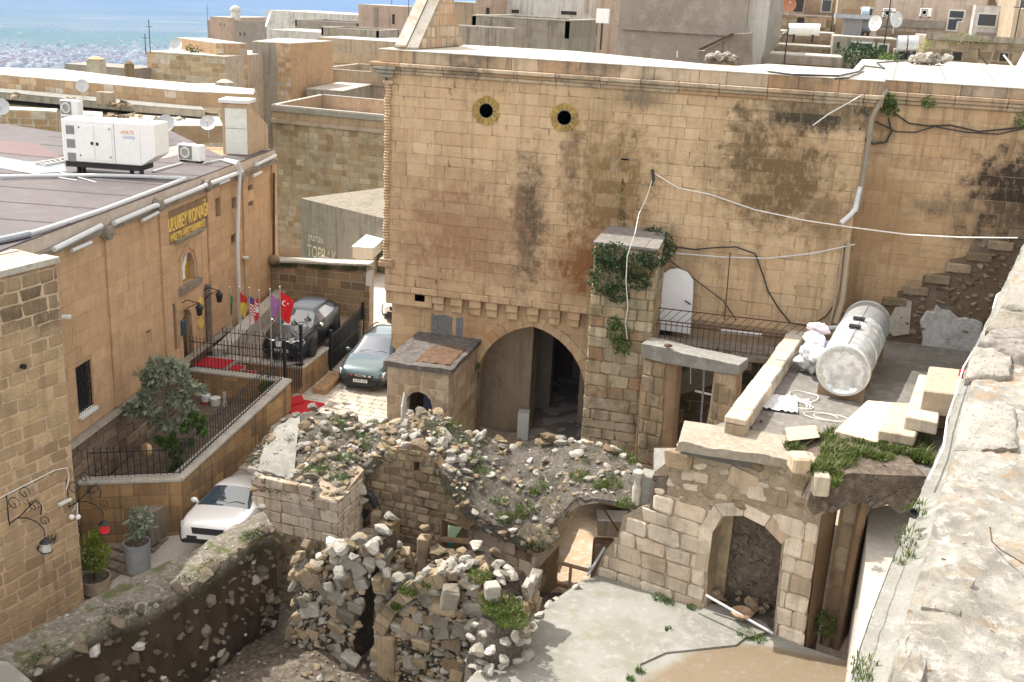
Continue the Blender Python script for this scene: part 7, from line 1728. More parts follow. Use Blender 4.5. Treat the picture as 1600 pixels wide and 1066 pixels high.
kid(sheet('mud_body',120,46,awf,s.m,None,True),aw)
kid(sheet('alley_face',60,10,lambda i,j:(lambda a:(a.x-.03*fbm(a.x,a.y+j,2),a.y,a.z-.01-2.4*j))(lw(wt,i)),M_PLAST,None,True),aw)
spec=[]
for _ in range(330):
    i,j=rnd.random(),rnd.uniform(.42,.98);p=awf(i,j);s_=.08+abs(rnd.gauss(0,.17));spec.append(rock_at(p,s_,rnd,RCK,rnd.choice((0,1,1,1,1,1,1))))
for _ in range(60):i,j=rnd.random(),rnd.uniform(-.0,.45);p=awf(i,j);spec.append(rock_at(p,rnd.uniform(.04,.12),rnd,RCKS,0))
pieces(spec,'stone',[M_ROCK,stone('shade_dark_stone',(0.20,0.16,0.115),(0.12,0.095,0.07),(0.26,0.22,0.17),stain_amt=.6,streak=0,bump=1,pit=.8,moss=.3)],aw,200,'small_stones')  # darker stones for the pit face, its shade put into their colour
mb=MB()
for _ in range(420):
    i=rnd.random();p=awf(i,rnd.uniform(.3,.62))
    if noise.noise(Vector(p)*.9) >-.05:leaves(mb,(p[0],p[1],p[2]+.02),26,.13,.04,rnd,(1,1,.4),-.3)
o=mb.build('moss',M_MOSS,fixn=False);tag(o,'dark green moss along the pit-side edge of the old alley wall','moss',None,'stuff')
# near corner stone at the very left bottom
cs=[(0,1030),(15,1032),(50,1062),(60,1110),(-40,1110),(-40,1025)]
zz=.35;pp_=[P(a_,b_,z=zz) for a_,b_ in cs];tag(MB().prism([(p.x,p.y) for p in pp_[::-1]],-3,zz).build('corner_stone',M_CONC,bevel=.05),'grey cement-capped wall corner at the bottom left','wall')

# ---- concrete slab, foreground
sl=[(932,899),(1100,945),(1255,1010),(1345,1040),(1345,1130),(690,1130),(728,1066),(760,1035),(800,1000),(840,962),(880,928),(905,910)]
sp_=[P(a_,b_,z=Z_S) for a_,b_ in sl]
def inslab(p):return inpoly((p[0],p[1]),[(q.x,q.y) for q in sp_])
so=thing('concrete_slab',None,None,(0,0,0));so['kind']='structure'
s=NB('slab_top');n1_=s.noise(.8,7,.65,off=4);n2_=s.noise(3.5,8,.7,off=9);f_n=s.noise(35,5,.7)
c=s.mix(s.ramp(n1_,.38,.6),(0.215,0.212,0.18),(0.265,0.26,0.235));c=s.mix(s.ramp(n2_,.5,.66,0,.5),c,(0.36,0.355,0.33));c=s.mix(s.ramp(s.noise(1.5,6,.7,off=30),.52,.66,0,.6),c,(0.20,0.20,0.14))
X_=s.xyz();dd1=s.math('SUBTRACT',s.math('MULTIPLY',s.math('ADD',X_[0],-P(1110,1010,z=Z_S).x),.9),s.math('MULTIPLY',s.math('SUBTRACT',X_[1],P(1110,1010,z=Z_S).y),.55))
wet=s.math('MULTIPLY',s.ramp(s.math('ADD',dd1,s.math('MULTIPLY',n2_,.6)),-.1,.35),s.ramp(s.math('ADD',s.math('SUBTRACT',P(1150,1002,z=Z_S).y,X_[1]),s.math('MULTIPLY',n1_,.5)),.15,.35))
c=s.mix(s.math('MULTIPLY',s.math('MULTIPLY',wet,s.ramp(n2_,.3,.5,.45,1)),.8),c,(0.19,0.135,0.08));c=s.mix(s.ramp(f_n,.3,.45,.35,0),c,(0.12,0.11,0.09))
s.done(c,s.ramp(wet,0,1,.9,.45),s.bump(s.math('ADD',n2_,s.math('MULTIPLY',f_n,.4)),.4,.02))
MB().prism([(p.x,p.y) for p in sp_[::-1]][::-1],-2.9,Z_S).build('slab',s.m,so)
J=[(P(1072,958,z=Z_S),P(985,1080,z=Z_S)),(P(1040,930,z=Z_S),P(1180,990,z=Z_S))]
pa=[(1072,955),(1175,990),(1150,1010),(1040,1022),(1000,1040)]
o=MB().prism([(P(a_,b_,z=Z_S).x,P(a_,b_,z=Z_S).y) for a_,b_ in pa],Z_S+.005,Z_S+.05).build('mortar_sheet',M_CONC);o.parent=so
pa=[(1110,948),(1190,975),(1205,990),(1170,1000),(1090,962)]
o=MB().prism([(P(a_,b_,z=Z_S).x,P(a_,b_,z=Z_S).y) for a_,b_ in pa],Z_S+.06,Z_S+.10).build('mortar_sheet',M_CONC);o.parent=so
spec=[]
edge=[(735,1066),(765,1036),(803,1000),(842,962),(880,930),(925,905)]
for a_,b_ in zip(edge,edge[1:]):
    for k in range(9):
        t=(k+rnd.random())/9;p=P(a_[0]+(b_[0]-a_[0])*t+rnd.uniform(-6,1),a_[1]+(b_[1]-a_[1])*t,z=Z_S)
        spec.append(rock_at((p.x,p.y,Z_S-rnd.uniform(-.03,.2)),rnd.uniform(.2,.42),rnd,RCK,0,.6))
er=thing('slab_edge_stones','row of rough stones set along the broken left edge of the concrete slab','stones',P(840,960,z=Z_S));pieces(spec,'stone',[M_ROCK],er,60)
# pale ledge beyond the doorway, raised so the sun would reach it
pl=[(1357,790),(1470,790),(1470,1066),(1322,1066),(1340,972),(1352,880)]
zz=1.9;tag(MB().prism([(P(a_,b_,z=zz).x,P(a_,b_,z=zz).y) for a_,b_ in pl][::-1],-1.5,zz).build('pale_ledge',M_PAVE),'pale lime floor, raised for the sun, seen through the doorway on the right','ledge')

# timber rail and small things in the arch gap
tr=thing('timber_rail','low timber rail on the sandy ground seen through the broken arch','rail',P(890,880,z=-3))
r0=P(858,875,z=-2.1);r1=P(925,893,z=-2.1);kid(MB().cyl(r0-(r1-r0)*.5,r1,.06,8).build('top_rail',M_WOODL,smooth=True),tr)
for q in (P(892,885,z=-2.1),P(862,876,z=-2.1)):kid(MB().bar(q,(q.x,q.y,-3),.08).build('post',M_WOODL),tr)
r0=P(858,908,z=-2.9);r1=P(892,915,z=-2.9);kid(MB().cyl(r0-(r1-r0),r1,.06,8).build('lower_rail',M_WOODL,smooth=True),tr)
pb_=thing('pale_crate','pale open crate lying on a stone below the arch beside the block wall','crate',P(950,830,z=-1.5))
c_=P(955,820,y=27.0);kid(MB().obox((c_.x,c_.y,c_.z-.25),.75,.5,.5,.2).build('box',M_TANC),pb_);kid(MB().obox((c_.x+.05,c_.y,c_.z+.26),.95,.6,.05,.25).build('flap',M_WHITEW),pb_)
c_=P(945,845,y=26.8);tag(MB().obox((c_.x,c_.y,-3.0),.6,.5,c_.z+3,.3).build('stone_block',M_ASHO,bevel=.05),'orange squared stone under the pale crate','stone')
tag(MB().cyl(P(938,787,y=25.6),P(966,830,y=25.6),.025,6).build('rebar',M_RUST),'thin rusty bar hanging below the arch beside the block wall','bar')
tag(MB().cyl(P(918,900,z=Z_S+.1),P(945,855,y=25.3),.035,8).cyl(P(921,888,z=Z_S+.3),P(924,884,z=Z_S+.36),.06,8).build('grey_tube',M_PVCD,smooth=True),'grey tube leaning at the left corner of the slab','tube')
cl_=thing('broken_column','slender grey column stump standing at the right end of the vault','column',P(990,800,y=25.4));a=P(992,800,y=25.35);kid(MB().lathe([(.12,0),(.11,.4),(.13,.7),(.09,.78),(.10,.98),(.13,1.02),(.14,1.15),(.07,1.2)],a,12).build('shaft',M_CAP,smooth=True),cl_)
a=P(1008,790,y=25.6);tag(MB().obox((a.x,a.y,a.z-.4),.36,.5,1.35,-.1).build('plastered_pier',M_CONC,bevel=.03),'pale cement pier between the column stump and the shade-dark block','pier')
# grasses on the ruins
def grass(name,spots,label,mat=None,h=.16,n=160,seed=1,leafy=True):
    r_=random.Random(seed);mb=MB()
    for (p,r) in spots:
        blades(mb,p,int(n*r*3),r,h,r_,.5,.010 if leafy else .005)
        if leafy:leaves(mb,(p[0],p[1],p[2]+h*.35),int(n*r*3),r,h*.42,r_,(1,1,.45),-.5)
    return tag(mb.build(name,mat or M_GRASS,fixn=False),label,'grass',None,'stuff')
sp=[]
for (x_,y_,r_) in ((822,790,.35),(805,800,.3),(790,808,.25),(835,770,.2),(955,755,.3),(935,758,.25),(905,745,.3),(980,790,.25),(975,700,.3),(990,710,.35),(700,665,.3),(690,680,.2),(720,690,.3),(740,715,.25),(585,660,.2),(525,665,.25),(560,680,.3),(545,720,.3),(500,735,.35),(530,745,.3),(575,700,.25),(460,690,.25),(760,735,.3),(850,760,.25),(780,780,.3)):
    best=min((((lambda d_:(800+F_PX*d_.dot(RGT)/d_.dot(FWD)-x_) ** 2+(533-F_PX*d_.dot(UPV)/d_.dot(FWD)-y_) ** 2)(Vector(p)-EYE)),p) for p in [ruin_top(a_/70,b_/12) for a_ in range(71) for b_ in range(13)])
    sp.append((best[1],r_))
grass('ruin_grass',sp[:12],'fresh green tufts growing on the soil over the right half of the vault',None,.14,150,3)
grass('ruin_weeds',sp[12:],'darker weeds growing between the stones of the vault top',M_GREEN,.12,130,4)
mb=MB();r_=random.Random(19)
for k in range(150):
    i=r_.random() ** 1.3*.95;j=r_.random() if k % 3 else r_.uniform(.85,1.0);q_=ruin_top(i,j)
    if noise.noise(Vector(q_)*.9+Vector((4,0,0))) <-.12:continue
    for _ in range(4):leaves(mb,(q_[0]+r_.gauss(0,.12),q_[1]+r_.gauss(0,.1)-(.06 if j > .84 else 0),q_[2]+.03-(r_.random()*.4 if j > .84 else 0)),46,.13,.035,r_,(1.2,1,.6),.1)
tag(mb.build('dark_moss',M_MOSS,fixn=False),'dark moss and creeping growth between the stones of the vault ruin','moss',None,'stuff')
mb=MB();r_=random.Random(9)
for (x_,y_) in ((862,785),(870,792),(855,778),(832,820),(845,828),(835,835),(822,825),(850,838)):
    p=P(x_,y_,y=25.35)
    for _ in range(34):
        a_=r_.uniform(0,6.28);e=p+Vector((math.cos(a_)*.25,-abs(math.sin(a_))*.15,-.32*r_.random()));m_=p.lerp(e,.5)+Vector((0,0,.08));mb.tube([p,m_,e],.004,3)
tag(mb.build('dry_roots',M_DRY,fixn=False),'bleached dry roots hanging at the rim of the broken vault','roots',None,'stuff')
grass('stump_grass',[(P(790,950,y=21.0),.42),(P(800,970,y=20.6),.4),(P(770,935,y=21.2),.3),(P(748,905,y=21.4),.3),(P(775,955,y=20.8),.35),(P(640,925,y=21.3),.25),(P(620,950,y=21.3),.15),(P(668,915,y=21.3),.15)],'bright grass clump at the crown of the foreground arch wall beside the slab',None,.15,260,5)
c_=P(785,965,y=21.0);tag(sheet('grass_mound',14,12,lambda i,j:(c_.x-.75+1.25*i,c_.y-.7+1.5*j,c_.z-.1+.1*fbm(i*3,j*3,1)-1.6*max(0,(2*i-1) ** 2+(2*j-1) ** 2-.45)),M_SOIL,None,True,skirt=-3),'low earth mound carrying the grass beside the slab edge','mound')
spec=[rock_at((c_.x+.72*math.cos(k*.42)*rnd.uniform(.75,1.05),c_.y+.85*math.sin(k*.42)*rnd.uniform(.75,1.05),c_.z-rnd.uniform(0,1.5)),rnd.uniform(.22,.42),rnd,RCK,0) for k in range(75)]
mr_=thing('mound_stones','ring of rough stones packed round the grassy mound by the slab','stones',c_);pieces(spec,'stone',[M_ROCK],mr_,75)
grass('slab_weeds',[(P(1030,935,z=Z_S),.2),(P(1045,942,z=Z_S),.15),(P(1000,1050,z=Z_S),.12),(P(985,1062,z=Z_S),.1),(P(1045,985,z=Z_S),.1),(P(1165,990,z=Z_S+.05),.25),(P(1185,1000,z=Z_S),.2),(P(1080,950,z=Z_S),.12)],'small weeds sprouting in the joints of the concrete slab',M_GREEN,.10,150,6)
# ================================================================== RIGHT: frame, balcony, terrace, tank, steps, parapet
TZ=3.5
rnd=random.Random(55)
# lower wall of the building under the balcony and behind the terrace
lw_=kid(MB().box(RB-.4,XR+.5,YF+.1,YF+.5,-3.1,ZM-.005).build('lower_dark_wall',M_MORT),bld)
M_DKST=stone('void_dark_stone',(0.20,0.165,0.12),(0.14,0.115,0.08),(0.09,0.085,0.05),stain_amt=.7,streak=.6,bump=.8,moss=.6)  # stone coloured dark to stand for the unlit void under the balcony
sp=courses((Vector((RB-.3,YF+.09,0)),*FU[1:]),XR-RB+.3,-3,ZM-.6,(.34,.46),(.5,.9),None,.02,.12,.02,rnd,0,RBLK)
dl=thing('void_dark_wall','lower wall behind the ruined door frame, coloured dark for the void under the balcony','wall',(RB,YF,-3));pieces(sp,'stone',[M_DKST],dl,60,'stone_mass')
# ---- door frame ruin
YFR=30.2
Fa,Fb=P(988,700,y=YFR+.35),P(1130,680,y=YFR-.45);FRm=plane_frame(Fa,Fb)
df=thing('door_frame_ruin','free-standing ruined stone door frame with a thick cement lintel','door frame',(Fa.x,Fa.y,-1))
def fpoly(pts,depth,name,mats,off=0.0,bev=.03):return kid(MB().plate((FRm[0]+FRm[3]*off,*FRm[1:]),poly_on(FRm,pts),depth).build(name,mats,bevel=bev),df)
fpoly([(1006,560),(1042,568),(1040,630),(1036,700),(1034,745),(990,760),(993,690),(1001,600)],.55,'left_jamb',M_ASHO)
fpoly([(1116,578),(1151,584),(1147,640),(1139,690),(1096,700),(1108,640)],.55,'right_jamb',M_ASHO)
fpoly([(1003,536),(1032,541),(1070,552),(1120,562),(1156,570),(1155,586),(1116,580),(1040,567),(1004,558)],.8,'lintel',M_CONC,.06,.04)
sp=[]
for (u0_,v0_,u1_,v1_,um_) in ((995,745,1040,565,0),(1100,695,1150,585,0)):
    jp_=poly_on(FRm,[(1006,562),(1040,569),(1035,700),(1030,745),(992,755),(996,690)]) if u0_ == 995 else poly_on(FRm,[(1118,582),(1150,588),(1146,640),(1138,690),(1098,698),(1110,640)])
    um_=min(p[0] for p in jp_);sp += courses((FW(FRm,um_,0),*FRm[1:]),max(p[0] for p in jp_)-um_,-1.5,3.7,(.42,.6),(.3,.6),lambda u,v:inpoly((u+um_,v),jp_),.03,.2,.02,rnd,0,RBLK,tilt=.02)
pieces(sp,'block',[M_RUIN],df,40)
a,b=on(FRm,1045,568)[0],on(FRm,1040,700)[0]
kid(MB().hexa([FW(FRm,b-.02,-1.5,.05),FW(FRm,b+.16,-1.5,-.3),FW(FRm,b+.16,-1.5,-.7),FW(FRm,b-.02,-1.5,-.5)],[FW(FRm,a-.04,3.4,.05),FW(FRm,a+.16,3.4,-.3),FW(FRm,a+.16,3.4,-.7),FW(FRm,a-.04,3.4,-.5)]).build('inner_reveal',M_ASHO),df)
tag(MB().ball(P(1044,540,y=YFR+.1),.09,7,5,(1.5,1,.6)).build('lintel_stone',M_RUST),'rust-brown stone lying on the cement lintel','stone')
tag(MB().bar(P(1086,611,y=31.6),P(1112,617,y=31.5),.05).build('pale_bar',M_CABW),'pale bar crossing the dark opening of the door frame','bar')
tag(MB().tube([P(1100,570,y=31),P(1099,605,y=31),P(1094,672,y=31)],.03,5).build('hanging_pipe',M_PVCD),'thin grey pipe hanging in the dark opening of the door frame','pipe')
tag(MB().tube([P(1079,565,y=31.5),P(1079,600,y=31.5)],.012,4).build('hanging_wire',M_CABW),'thin wire hanging inside the door frame opening','wire')
sh_=P(1030,715,y=28.9);tag(MB().hexa([P(1022,735,y=28.6),P(1045,735,y=28.2),P(1062,700,y=29.3),P(1022,700,y=29.6)],[p-Vector((0,0,.3)) for p in (P(1022,735,y=28.6),P(1045,735,y=28.2),P(1062,700,y=29.3),P(1022,700,y=29.6))]).build('sloped_slab',M_CONC),'sloping cement slab at the foot of the door frame','slab')
# curved dark vault stub behind the opening
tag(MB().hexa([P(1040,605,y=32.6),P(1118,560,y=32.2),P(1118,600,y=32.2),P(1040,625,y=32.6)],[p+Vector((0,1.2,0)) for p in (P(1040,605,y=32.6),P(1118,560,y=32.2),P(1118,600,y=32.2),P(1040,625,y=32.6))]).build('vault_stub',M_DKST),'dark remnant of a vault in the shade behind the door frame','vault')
# ---- balcony
bz=3.12;x0_,x1_=RB+.12,P(1262,525,y=33).x
bal=thing('balcony','narrow stone balcony in front of the white arched door','balcony',(x0_,33,bz))
kid(MB().box(x0_,x1_+.4,32.95,YF+.09,bz-.2,bz-.005).build('floor',M_DKCON,bevel=.02),bal)
for x in (x0_+.3,x0_+1.8,x0_+3.3):kid(MB().box(x,x+.25,33.0,YF,bz-.5,bz-.21).build('corbel',M_DKST,bevel=.03),bal)
r1_=Vector((x0_+.02,33.02,bz));r2b=Vector((x1_+.1,33.02,bz))
rt_=railing('balcony_railing',[r1_,r2b],.78,.17,'rusty upright-bar railing in front of the white arched door',.011,None,M_RUST,.02)
for z in (.82,1.22):kid(MB().bar(r1_+Vector((0,0,z)),r2b+Vector((0,0,z-.0)),.03).build('upper_rail',M_RUST),rt_)
k=0;x=r1_.x
while x < r2b.x-.35:
    kid(MB().bar((x,33.02,bz+.84),(x+.34,33.02,bz+1.2) if (x-r1_.x) < 1.2 else (x+.34,33.02,bz+1.2),.016).build('slanted_bar',M_RUST),rt_);x += .26
dl_=[(1022,514),(1028,470),(1030,440),(1036,428),(1047,421),(1060,420),(1074,426),(1083,438),(1083,460),(1078,522)]
Fw=frame((0,33.95,0),(1,0));dpo=[(P(a_,b_,y=33.95).x,P(a_,b_,y=33.95).z) for a_,b_ in dl_]
dlf=tag(MB().plate(Fw,dpo[::-1],.06).build('white_arched_door',plain('enamel_white',(0.82,0.83,0.86),.35,var=.03)),'white round-topped metal door leaf leaning at the balcony','door')
tag(MB().box(P(1035,470,y=34.2).x,P(1043,470,y=34.2).x+.25,34.2,34.26,bz,4.9).build('dark_doorway',M_DARK),'dark narrow doorway edge behind the white arched door','doorway')
tag(MB().bar(P(1070,470,y=33.8),P(1079,476,y=33.8),.04).build('door_latch',M_RUST),'rusty latch on the edge of the white arched door','latch')
tag(MB().cyl(P(1125,517,y=33.5),P(1190,524,y=33.5),.06,8).build('white_pipe',M_PVC,smooth=True),'white pipe lying along the balcony floor','pipe')
tag(MB().cyl(P(1262,515,y=33.6),P(1312,512,y=33.9),.08,8).build('white_pipe',M_PVC,smooth=True),'white pipe lying behind the silver tank and the sacks','pipe')
# green moss under the balcony
plant('balcony_weeds',[(P(1080,548,y=32.9),.25,(3,.4,.5)),(P(1130,553,y=32.9),.25,(2.6,.4,.5)),(P(1040,541,y=32.9),.2,(1.6,.4,.6))],M_DGREEN,'dark weeds fringing the edge of the balcony floor','plants',.06)

# ---- terrace
te=[(-1.56,24.2)]
tp0=P(1060,692,z=TZ);tp1=P(1150,655,z=TZ);tp2=P(1240,729,z=TZ);tp3=P(1292,746,z=TZ)
tpoly=[(tp0.x+.05,tp0.y+.4),(tp2.x,tp2.y+.4),(tp3.x,tp3.y+.4),(3.1,24.0),(5.0,24.4),(9.5,26.0),(9.5,YR-.02),(XR+.0,YR-.02),(XR,YF-.02),(1.35,YF-.02),(tp1.x,tp1.y+.1)]
trc=thing('terrace_deck',None,None,(0,0,0));trc['kind']='structure'
o=MB().prism(tpoly,TZ-.45,TZ).build('deck',M_TERC);o.parent=trc
o=MB().prism([(tp0.x+.1,tp0.y+1.2),(2.4,25.0),(2.4,34),(1.4,34),(tp1.x+.2,tp1.y)],-3.1,TZ-.46).build('fill',M_MUD);o.parent=trc
# front lip: irregular earth and lime top with stones
tag(sheet('terrace_lip',60,16,lambda i,j:(lambda a,b:(a.x+(b.x-a.x)*i,a.y+(b.y-a.y)*i+1.5*j+.04*fbm(i*9,j*4,1),TZ+.03+.06*fbm(i*8,j*3,1)*(1-j)-.0))(tp0+Vector((.0,-.05,0)),Vector((3.0,24.0,TZ))),ground_mat('lime_earth',(0.60,0.52,0.42),(0.50,0.42,0.32),(0.68,0.63,0.55),1.3,.8,speck=.3),None,True,skirt=TZ-.2),'pale uneven lime floor at the front edge of the terrace','floor patch')
# mud beam: thick earth edge of the strip
bmf=plane_frame((tp3.x-.1,tp3.y+.02),(5.2,24.25))
bm_=[(1284,744),(1330,737),(1390,740),(1445,742),(1445,760),(1432,788),(1405,802),(1385,786),(1362,793),(1345,783),(1318,790),(1300,799),(1283,796),(1270,804),(1262,792)]
eb=thing('earth_edge','thick dark mud edge of the terrace bridging over the bright opening','wall',tp3)
kid(MB().plate((bmf[0]+bmf[3]*.08,*bmf[1:]),poly_on(bmf,bm_),1.9).build('mud_beam',M_MUD,bevel=.05),eb)
# low wall between terrace and balcony
w0=P(1150,652,z=TZ+.5);w1=P(1247,517,z=TZ+.5);wall_d=(w1-w0);wall_d.z=0;wl_=wall_d.length;wall_d.normalize();wn_=wall_d.cross(Vector((0,0,1)))
lwt=thing('terrace_parapet','long low parapet wall of pale stone between balcony side and tank terrace','wall',w0)
n=11
for k in range(n):
    a=w0+wall_d*(wl_*k/n+.006);b=w0+wall_d*(wl_*(k+1)/n-.006);s_=.26+rnd.uniform(-.02,.02);a.z=b.z=0
    kid(MB().prism([tuple((a-wn_*s_)[:2]),tuple((a+wn_*s_)[:2]),tuple((b+wn_*s_)[:2]),tuple((b-wn_*s_)[:2])][::-1],TZ+.3,TZ+.5+rnd.uniform(-.02,.02)).build('coping_stone',M_CAP if k % 3 else M_ASH,bevel=.03),lwt)
a=w0.copy();b=w1.copy();a.z=b.z=0
kid(MB().prism([tuple((a-wn_*.24)[:2]),tuple((a+wn_*.24)[:2]),tuple((b+wn_*.24)[:2]),tuple((b-wn_*.24)[:2])][::-1],-1,TZ+.295).build('core',M_RUIN),lwt)
pieces(courses((a+wn_*.24,wall_d,Vector((0,0,1)),wn_),wl_,TZ-.0,TZ+.29,.28,(.5,.9),None,.02,.1,.02,rnd,0,RBLK),'stone',[M_ASH],lwt,30)
tag(MB().bar(P(1213,561,z=TZ+.52),P(1227,563,z=TZ+.52),.05).build('metal_clip',M_PVC),'short pale metal strip lying on the low parapet','strip')
# stepped left lip towards the shade-dark block
spx=[(1035,735),(1062,692),(1100,668),(1150,645),(1165,655),(1110,690),(1062,740)]
# ---- tank
ta=P(1317,580,z=TZ+.86);tb_=P(1353,508,y=33.0);ax=(tb_-ta).normalized();R=.70;Lt=(tb_-ta).length+.2
tk=thing('steel_tank','big silver cylindrical steel tank lying on a wooden cradle on the terrace','tank',(ta.x,ta.y,TZ))
def tcyl(s0,s1,r,name,mat,n=40,cap=True):return kid(MB().cyl(ta+ax*s0,ta+ax*s1,r,n,cap=cap).build(name,mat,smooth=True),tk)
segs=[(0,.25),(.25,1.35),(1.35,2.35),(2.35,2.95),(2.95,Lt)]
for i,(s0,s1) in enumerate(segs):tcyl(s0+.01,s1-.01,R-.01*(i % 2),'drum',M_STEEL if i < 4 else M_STEELD)
for s_ in (1.35,2.35,2.95,Lt):tcyl(s_-.03,s_+.03,R+.015,'hoop',M_STEEL)
kid(MB().lathe([(R*.93,0.02),(R+.02,.0),(R+.03,.06),(R,.1)],ta,40,ax).build('rim',M_OFFW,smooth=True),tk)
mb=MB();prof=[]
uu_=ax.cross(Vector((0,0,1))).normalized();vv_=uu_.cross(ax)
nr_,na_=10,48
for i in range(nr_+1):
    for j in range(na_):
        r=R*.93*i/nr_;t_=2*PI*j/na_;d_=.02+.10*(1-(i/nr_) ** 2)+.02*math.sin(13*t_)*(i/nr_)*(1-i/nr_)*3
        mb.v.append(tuple(ta+uu_*math.cos(t_)*r+vv_*math.sin(t_)*r+ax*(d_-.04)))
for i in range(nr_):
    for j in range(na_):mb.f.append([i*na_+j,i*na_+(j+1) % na_,(i+1)*na_+(j+1) % na_,(i+1)*na_+j]);mb.mi.append(0)
kid(mb.build('dished_end',plain('bright_dish',(0.75,0.77,0.78),.22,.9,var=.1,scale=3,bump=.3),smooth='all'),tk)
kid(MB().bar(ta+ax*.3+vv_*(R+.01),ta+ax*(Lt-.2)+vv_*(R+.01),.03).build('weld_seam',M_STEELD),tk)
for s_ in (1.72,2.5):
    c_=ta+ax*s_+vv_*(R+.02)-uu_*.0;kid(MB().hexa([c_-uu_*.2-ax*.09,c_+uu_*.12-ax*.09,c_+uu_*.12+ax*.09,c_-uu_*.2+ax*.09],[p+vv_*.07 for p in (c_-uu_*.2-ax*.09,c_+uu_*.12-ax*.09,c_+uu_*.12+ax*.09,c_-uu_*.2+ax*.09)]).build('hatch',M_BLACK),tk)
for s_ in (.25,1.6,3.0,4.3):
    c_=ta+ax*s_;kid(MB().hexa([c_-uu_*.62-Vector((0,0,c_.z-TZ-.004)),c_+uu_*.62-Vector((0,0,c_.z-TZ-.004)),c_+uu_*.62-Vector((0,0,c_.z-TZ-.004))+ax*.1,c_-uu_*.62-Vector((0,0,c_.z-TZ-.004))+ax*.1],[c_-uu_*.62-vv_*.42,c_+uu_*.62-vv_*.42,c_+uu_*.62-vv_*.42+ax*.1,c_-uu_*.62-vv_*.42+ax*.1]).build('cradle_board',M_WOOD),tk)
# sacks
def sack(px,py,z,s_,mat,label,sq=(1,1,.8)):
    p=P(px,py,z=z);mb=MB();mb.ball((0,0,0),s_,30,20,sq)
    for i,v in enumerate(mb.v):k_=1+.42*noise.fractal(Vector(v)*4+Vector((px,0,0)),1,2,4);mb.v[i]=(v[0]*k_,v[1]*k_,v[2]*k_)
    o=mb.build('sack',mat,smooth=True);o.location=(p.x,p.y,z);return tag(o,label,'sack','sacks beside the tank')
M_SACK=plain('white_sack',(0.66,0.66,0.68),.8,var=.1,scale=4,bump=.4)
sack(1266,566,TZ+.30,.38,M_SACK,'lowest white sack of the pile beside the silver tank');sack(1270,552,TZ+.72,.33,M_SACK,'white sack in the middle of the pile beside the tank');sack(1272,532,TZ+1.0,.30,M_SACK,'topmost white sack of the pile beside the tank')
sack(1280,513,TZ+1.15,.22,plain('pinkish_sack',(0.62,0.55,0.58),.8),'small pinkish sack behind the white pile',(1.5,.8,.8));sack(1287,545,TZ+.55,.2,plain('lilac_sack',(0.42,0.36,0.60),.8),'small lilac bag between the sacks and the tank',(1,.8,1.3))
# rope coil and white heap
r_=random.Random(12);pts=[]
for k in range(70):t_=k*.42;rr=.28+.16*math.sin(k*.23);c_=P(1243+14*math.sin(k*.05),628+8*math.cos(k*.09),z=TZ+.03);pts.append((c_.x+rr*math.cos(t_),c_.y+rr*1.1*math.sin(t_),TZ+.03+.03*math.sin(k*.9)))
tag(MB().tube(pts,.014,4).build('rope_coil',M_CABW,smooth=True),'loose coil of white rope lying on the terrace','rope')
pts=[]
for k in range(26):t_=k*.5;c_=P(1278,650,z=TZ+.03);pts.append((c_.x+.5*math.cos(t_)+.02*k,c_.y+.26*math.sin(t_),TZ+.04))
tag(MB().tube(pts,.008,4).build('thin_wire',M_CABW),'thin pale wire loops on the terrace nearer than the rope','wire')
c_=P(1222,630,z=TZ);tag(sheet('plastic_sheet',20,14,lambda i,j:(c_.x-.55+.95*i,c_.y-.75+1.2*j,TZ+.05+.1*abs(fbm(i*4,j*4,1.5))),plain('crumpled_plastic',(0.66,0.67,0.70),.4,var=.1,scale=4),None,True),'crumpled white plastic sheet by the low parapet','sheet')
spec=[rock_at(P(x_,y_,z=TZ+.05),s_,rnd,RCKS,0) for x_,y_,s_ in ((1178,652,.18),(1190,658,.15),(1172,668,.14),(1160,672,.2))]
tt=thing('loose_stones','few small stones at the corner of the terrace by the parapet end','stones',P(1178,655,z=TZ));pieces(spec,'stone',[M_RUST],tt,10)
# ---- steps
sst=thing('stone_steps','flight of massive stone steps climbing right to the broad wall top','steps',P(1300,670,z=TZ))
sv=[((1300,655),(1340,628),(1382,632),(1375,660),(1325,700),.22),]
def stepblock(front,back,z,h,name='step'):
    """front: two pixels of the near lower edge at height z (top), back: two of the far edge"""
    q=[P(*front[0],z=z),P(*front[1],z=z),P(*back[1],z=z),P(*back[0],z=z)]
    kid(MB().hexa([p-Vector((0,0,h)) for p in q],q).build(name,M_ASH,bevel=.03),sst)
stepblock(((1304,672),(1372,690)),((1355,625),(1412,630)),TZ+.30,.29)
stepblock(((1372,672),(1430,682)),((1395,628),(1450,632)),TZ+.52,.27)
stepblock(((1414,650),(1466,660)),((1436,584),(1475,590)),TZ+.85,.34)
stepblock(((1443,610),(1512,618)),((1452,572),(1530,580)),TZ+1.35,.62)
tag(MB().hexa([P(1232,690,z=TZ+.02),P(1282,684,z=TZ+.02),P(1276,664,z=TZ+.02),P(1226,668,z=TZ+.02)],[P(1232,690,z=TZ+.26),P(1282,684,z=TZ+.26),P(1276,664,z=TZ+.26),P(1226,668,z=TZ+.26)]).build('loose_slab',M_ASH,bevel=.03),'single squared slab lying left of the stone steps','slab')
tag(MB().obox(P(1247,735,z=TZ+.05),.42,.5,.4,.3).build('rough_block',M_ASH,bevel=.05),'squared block sitting on the wall edge left of the grass','block');tag(MB().obox(P(1280,772,y=23.2),.36,.34,.52,.2).build('rough_block',M_ASH,bevel=.04),'small upright block hanging at the mud edge under the grass','block')
tag(MB().obox(P(1460,660,z=TZ+.05),.7,.8,.5,.2).build('dark_underblock',M_ASHO),'brown stone in the shade under the top step','stone')
gs=[]
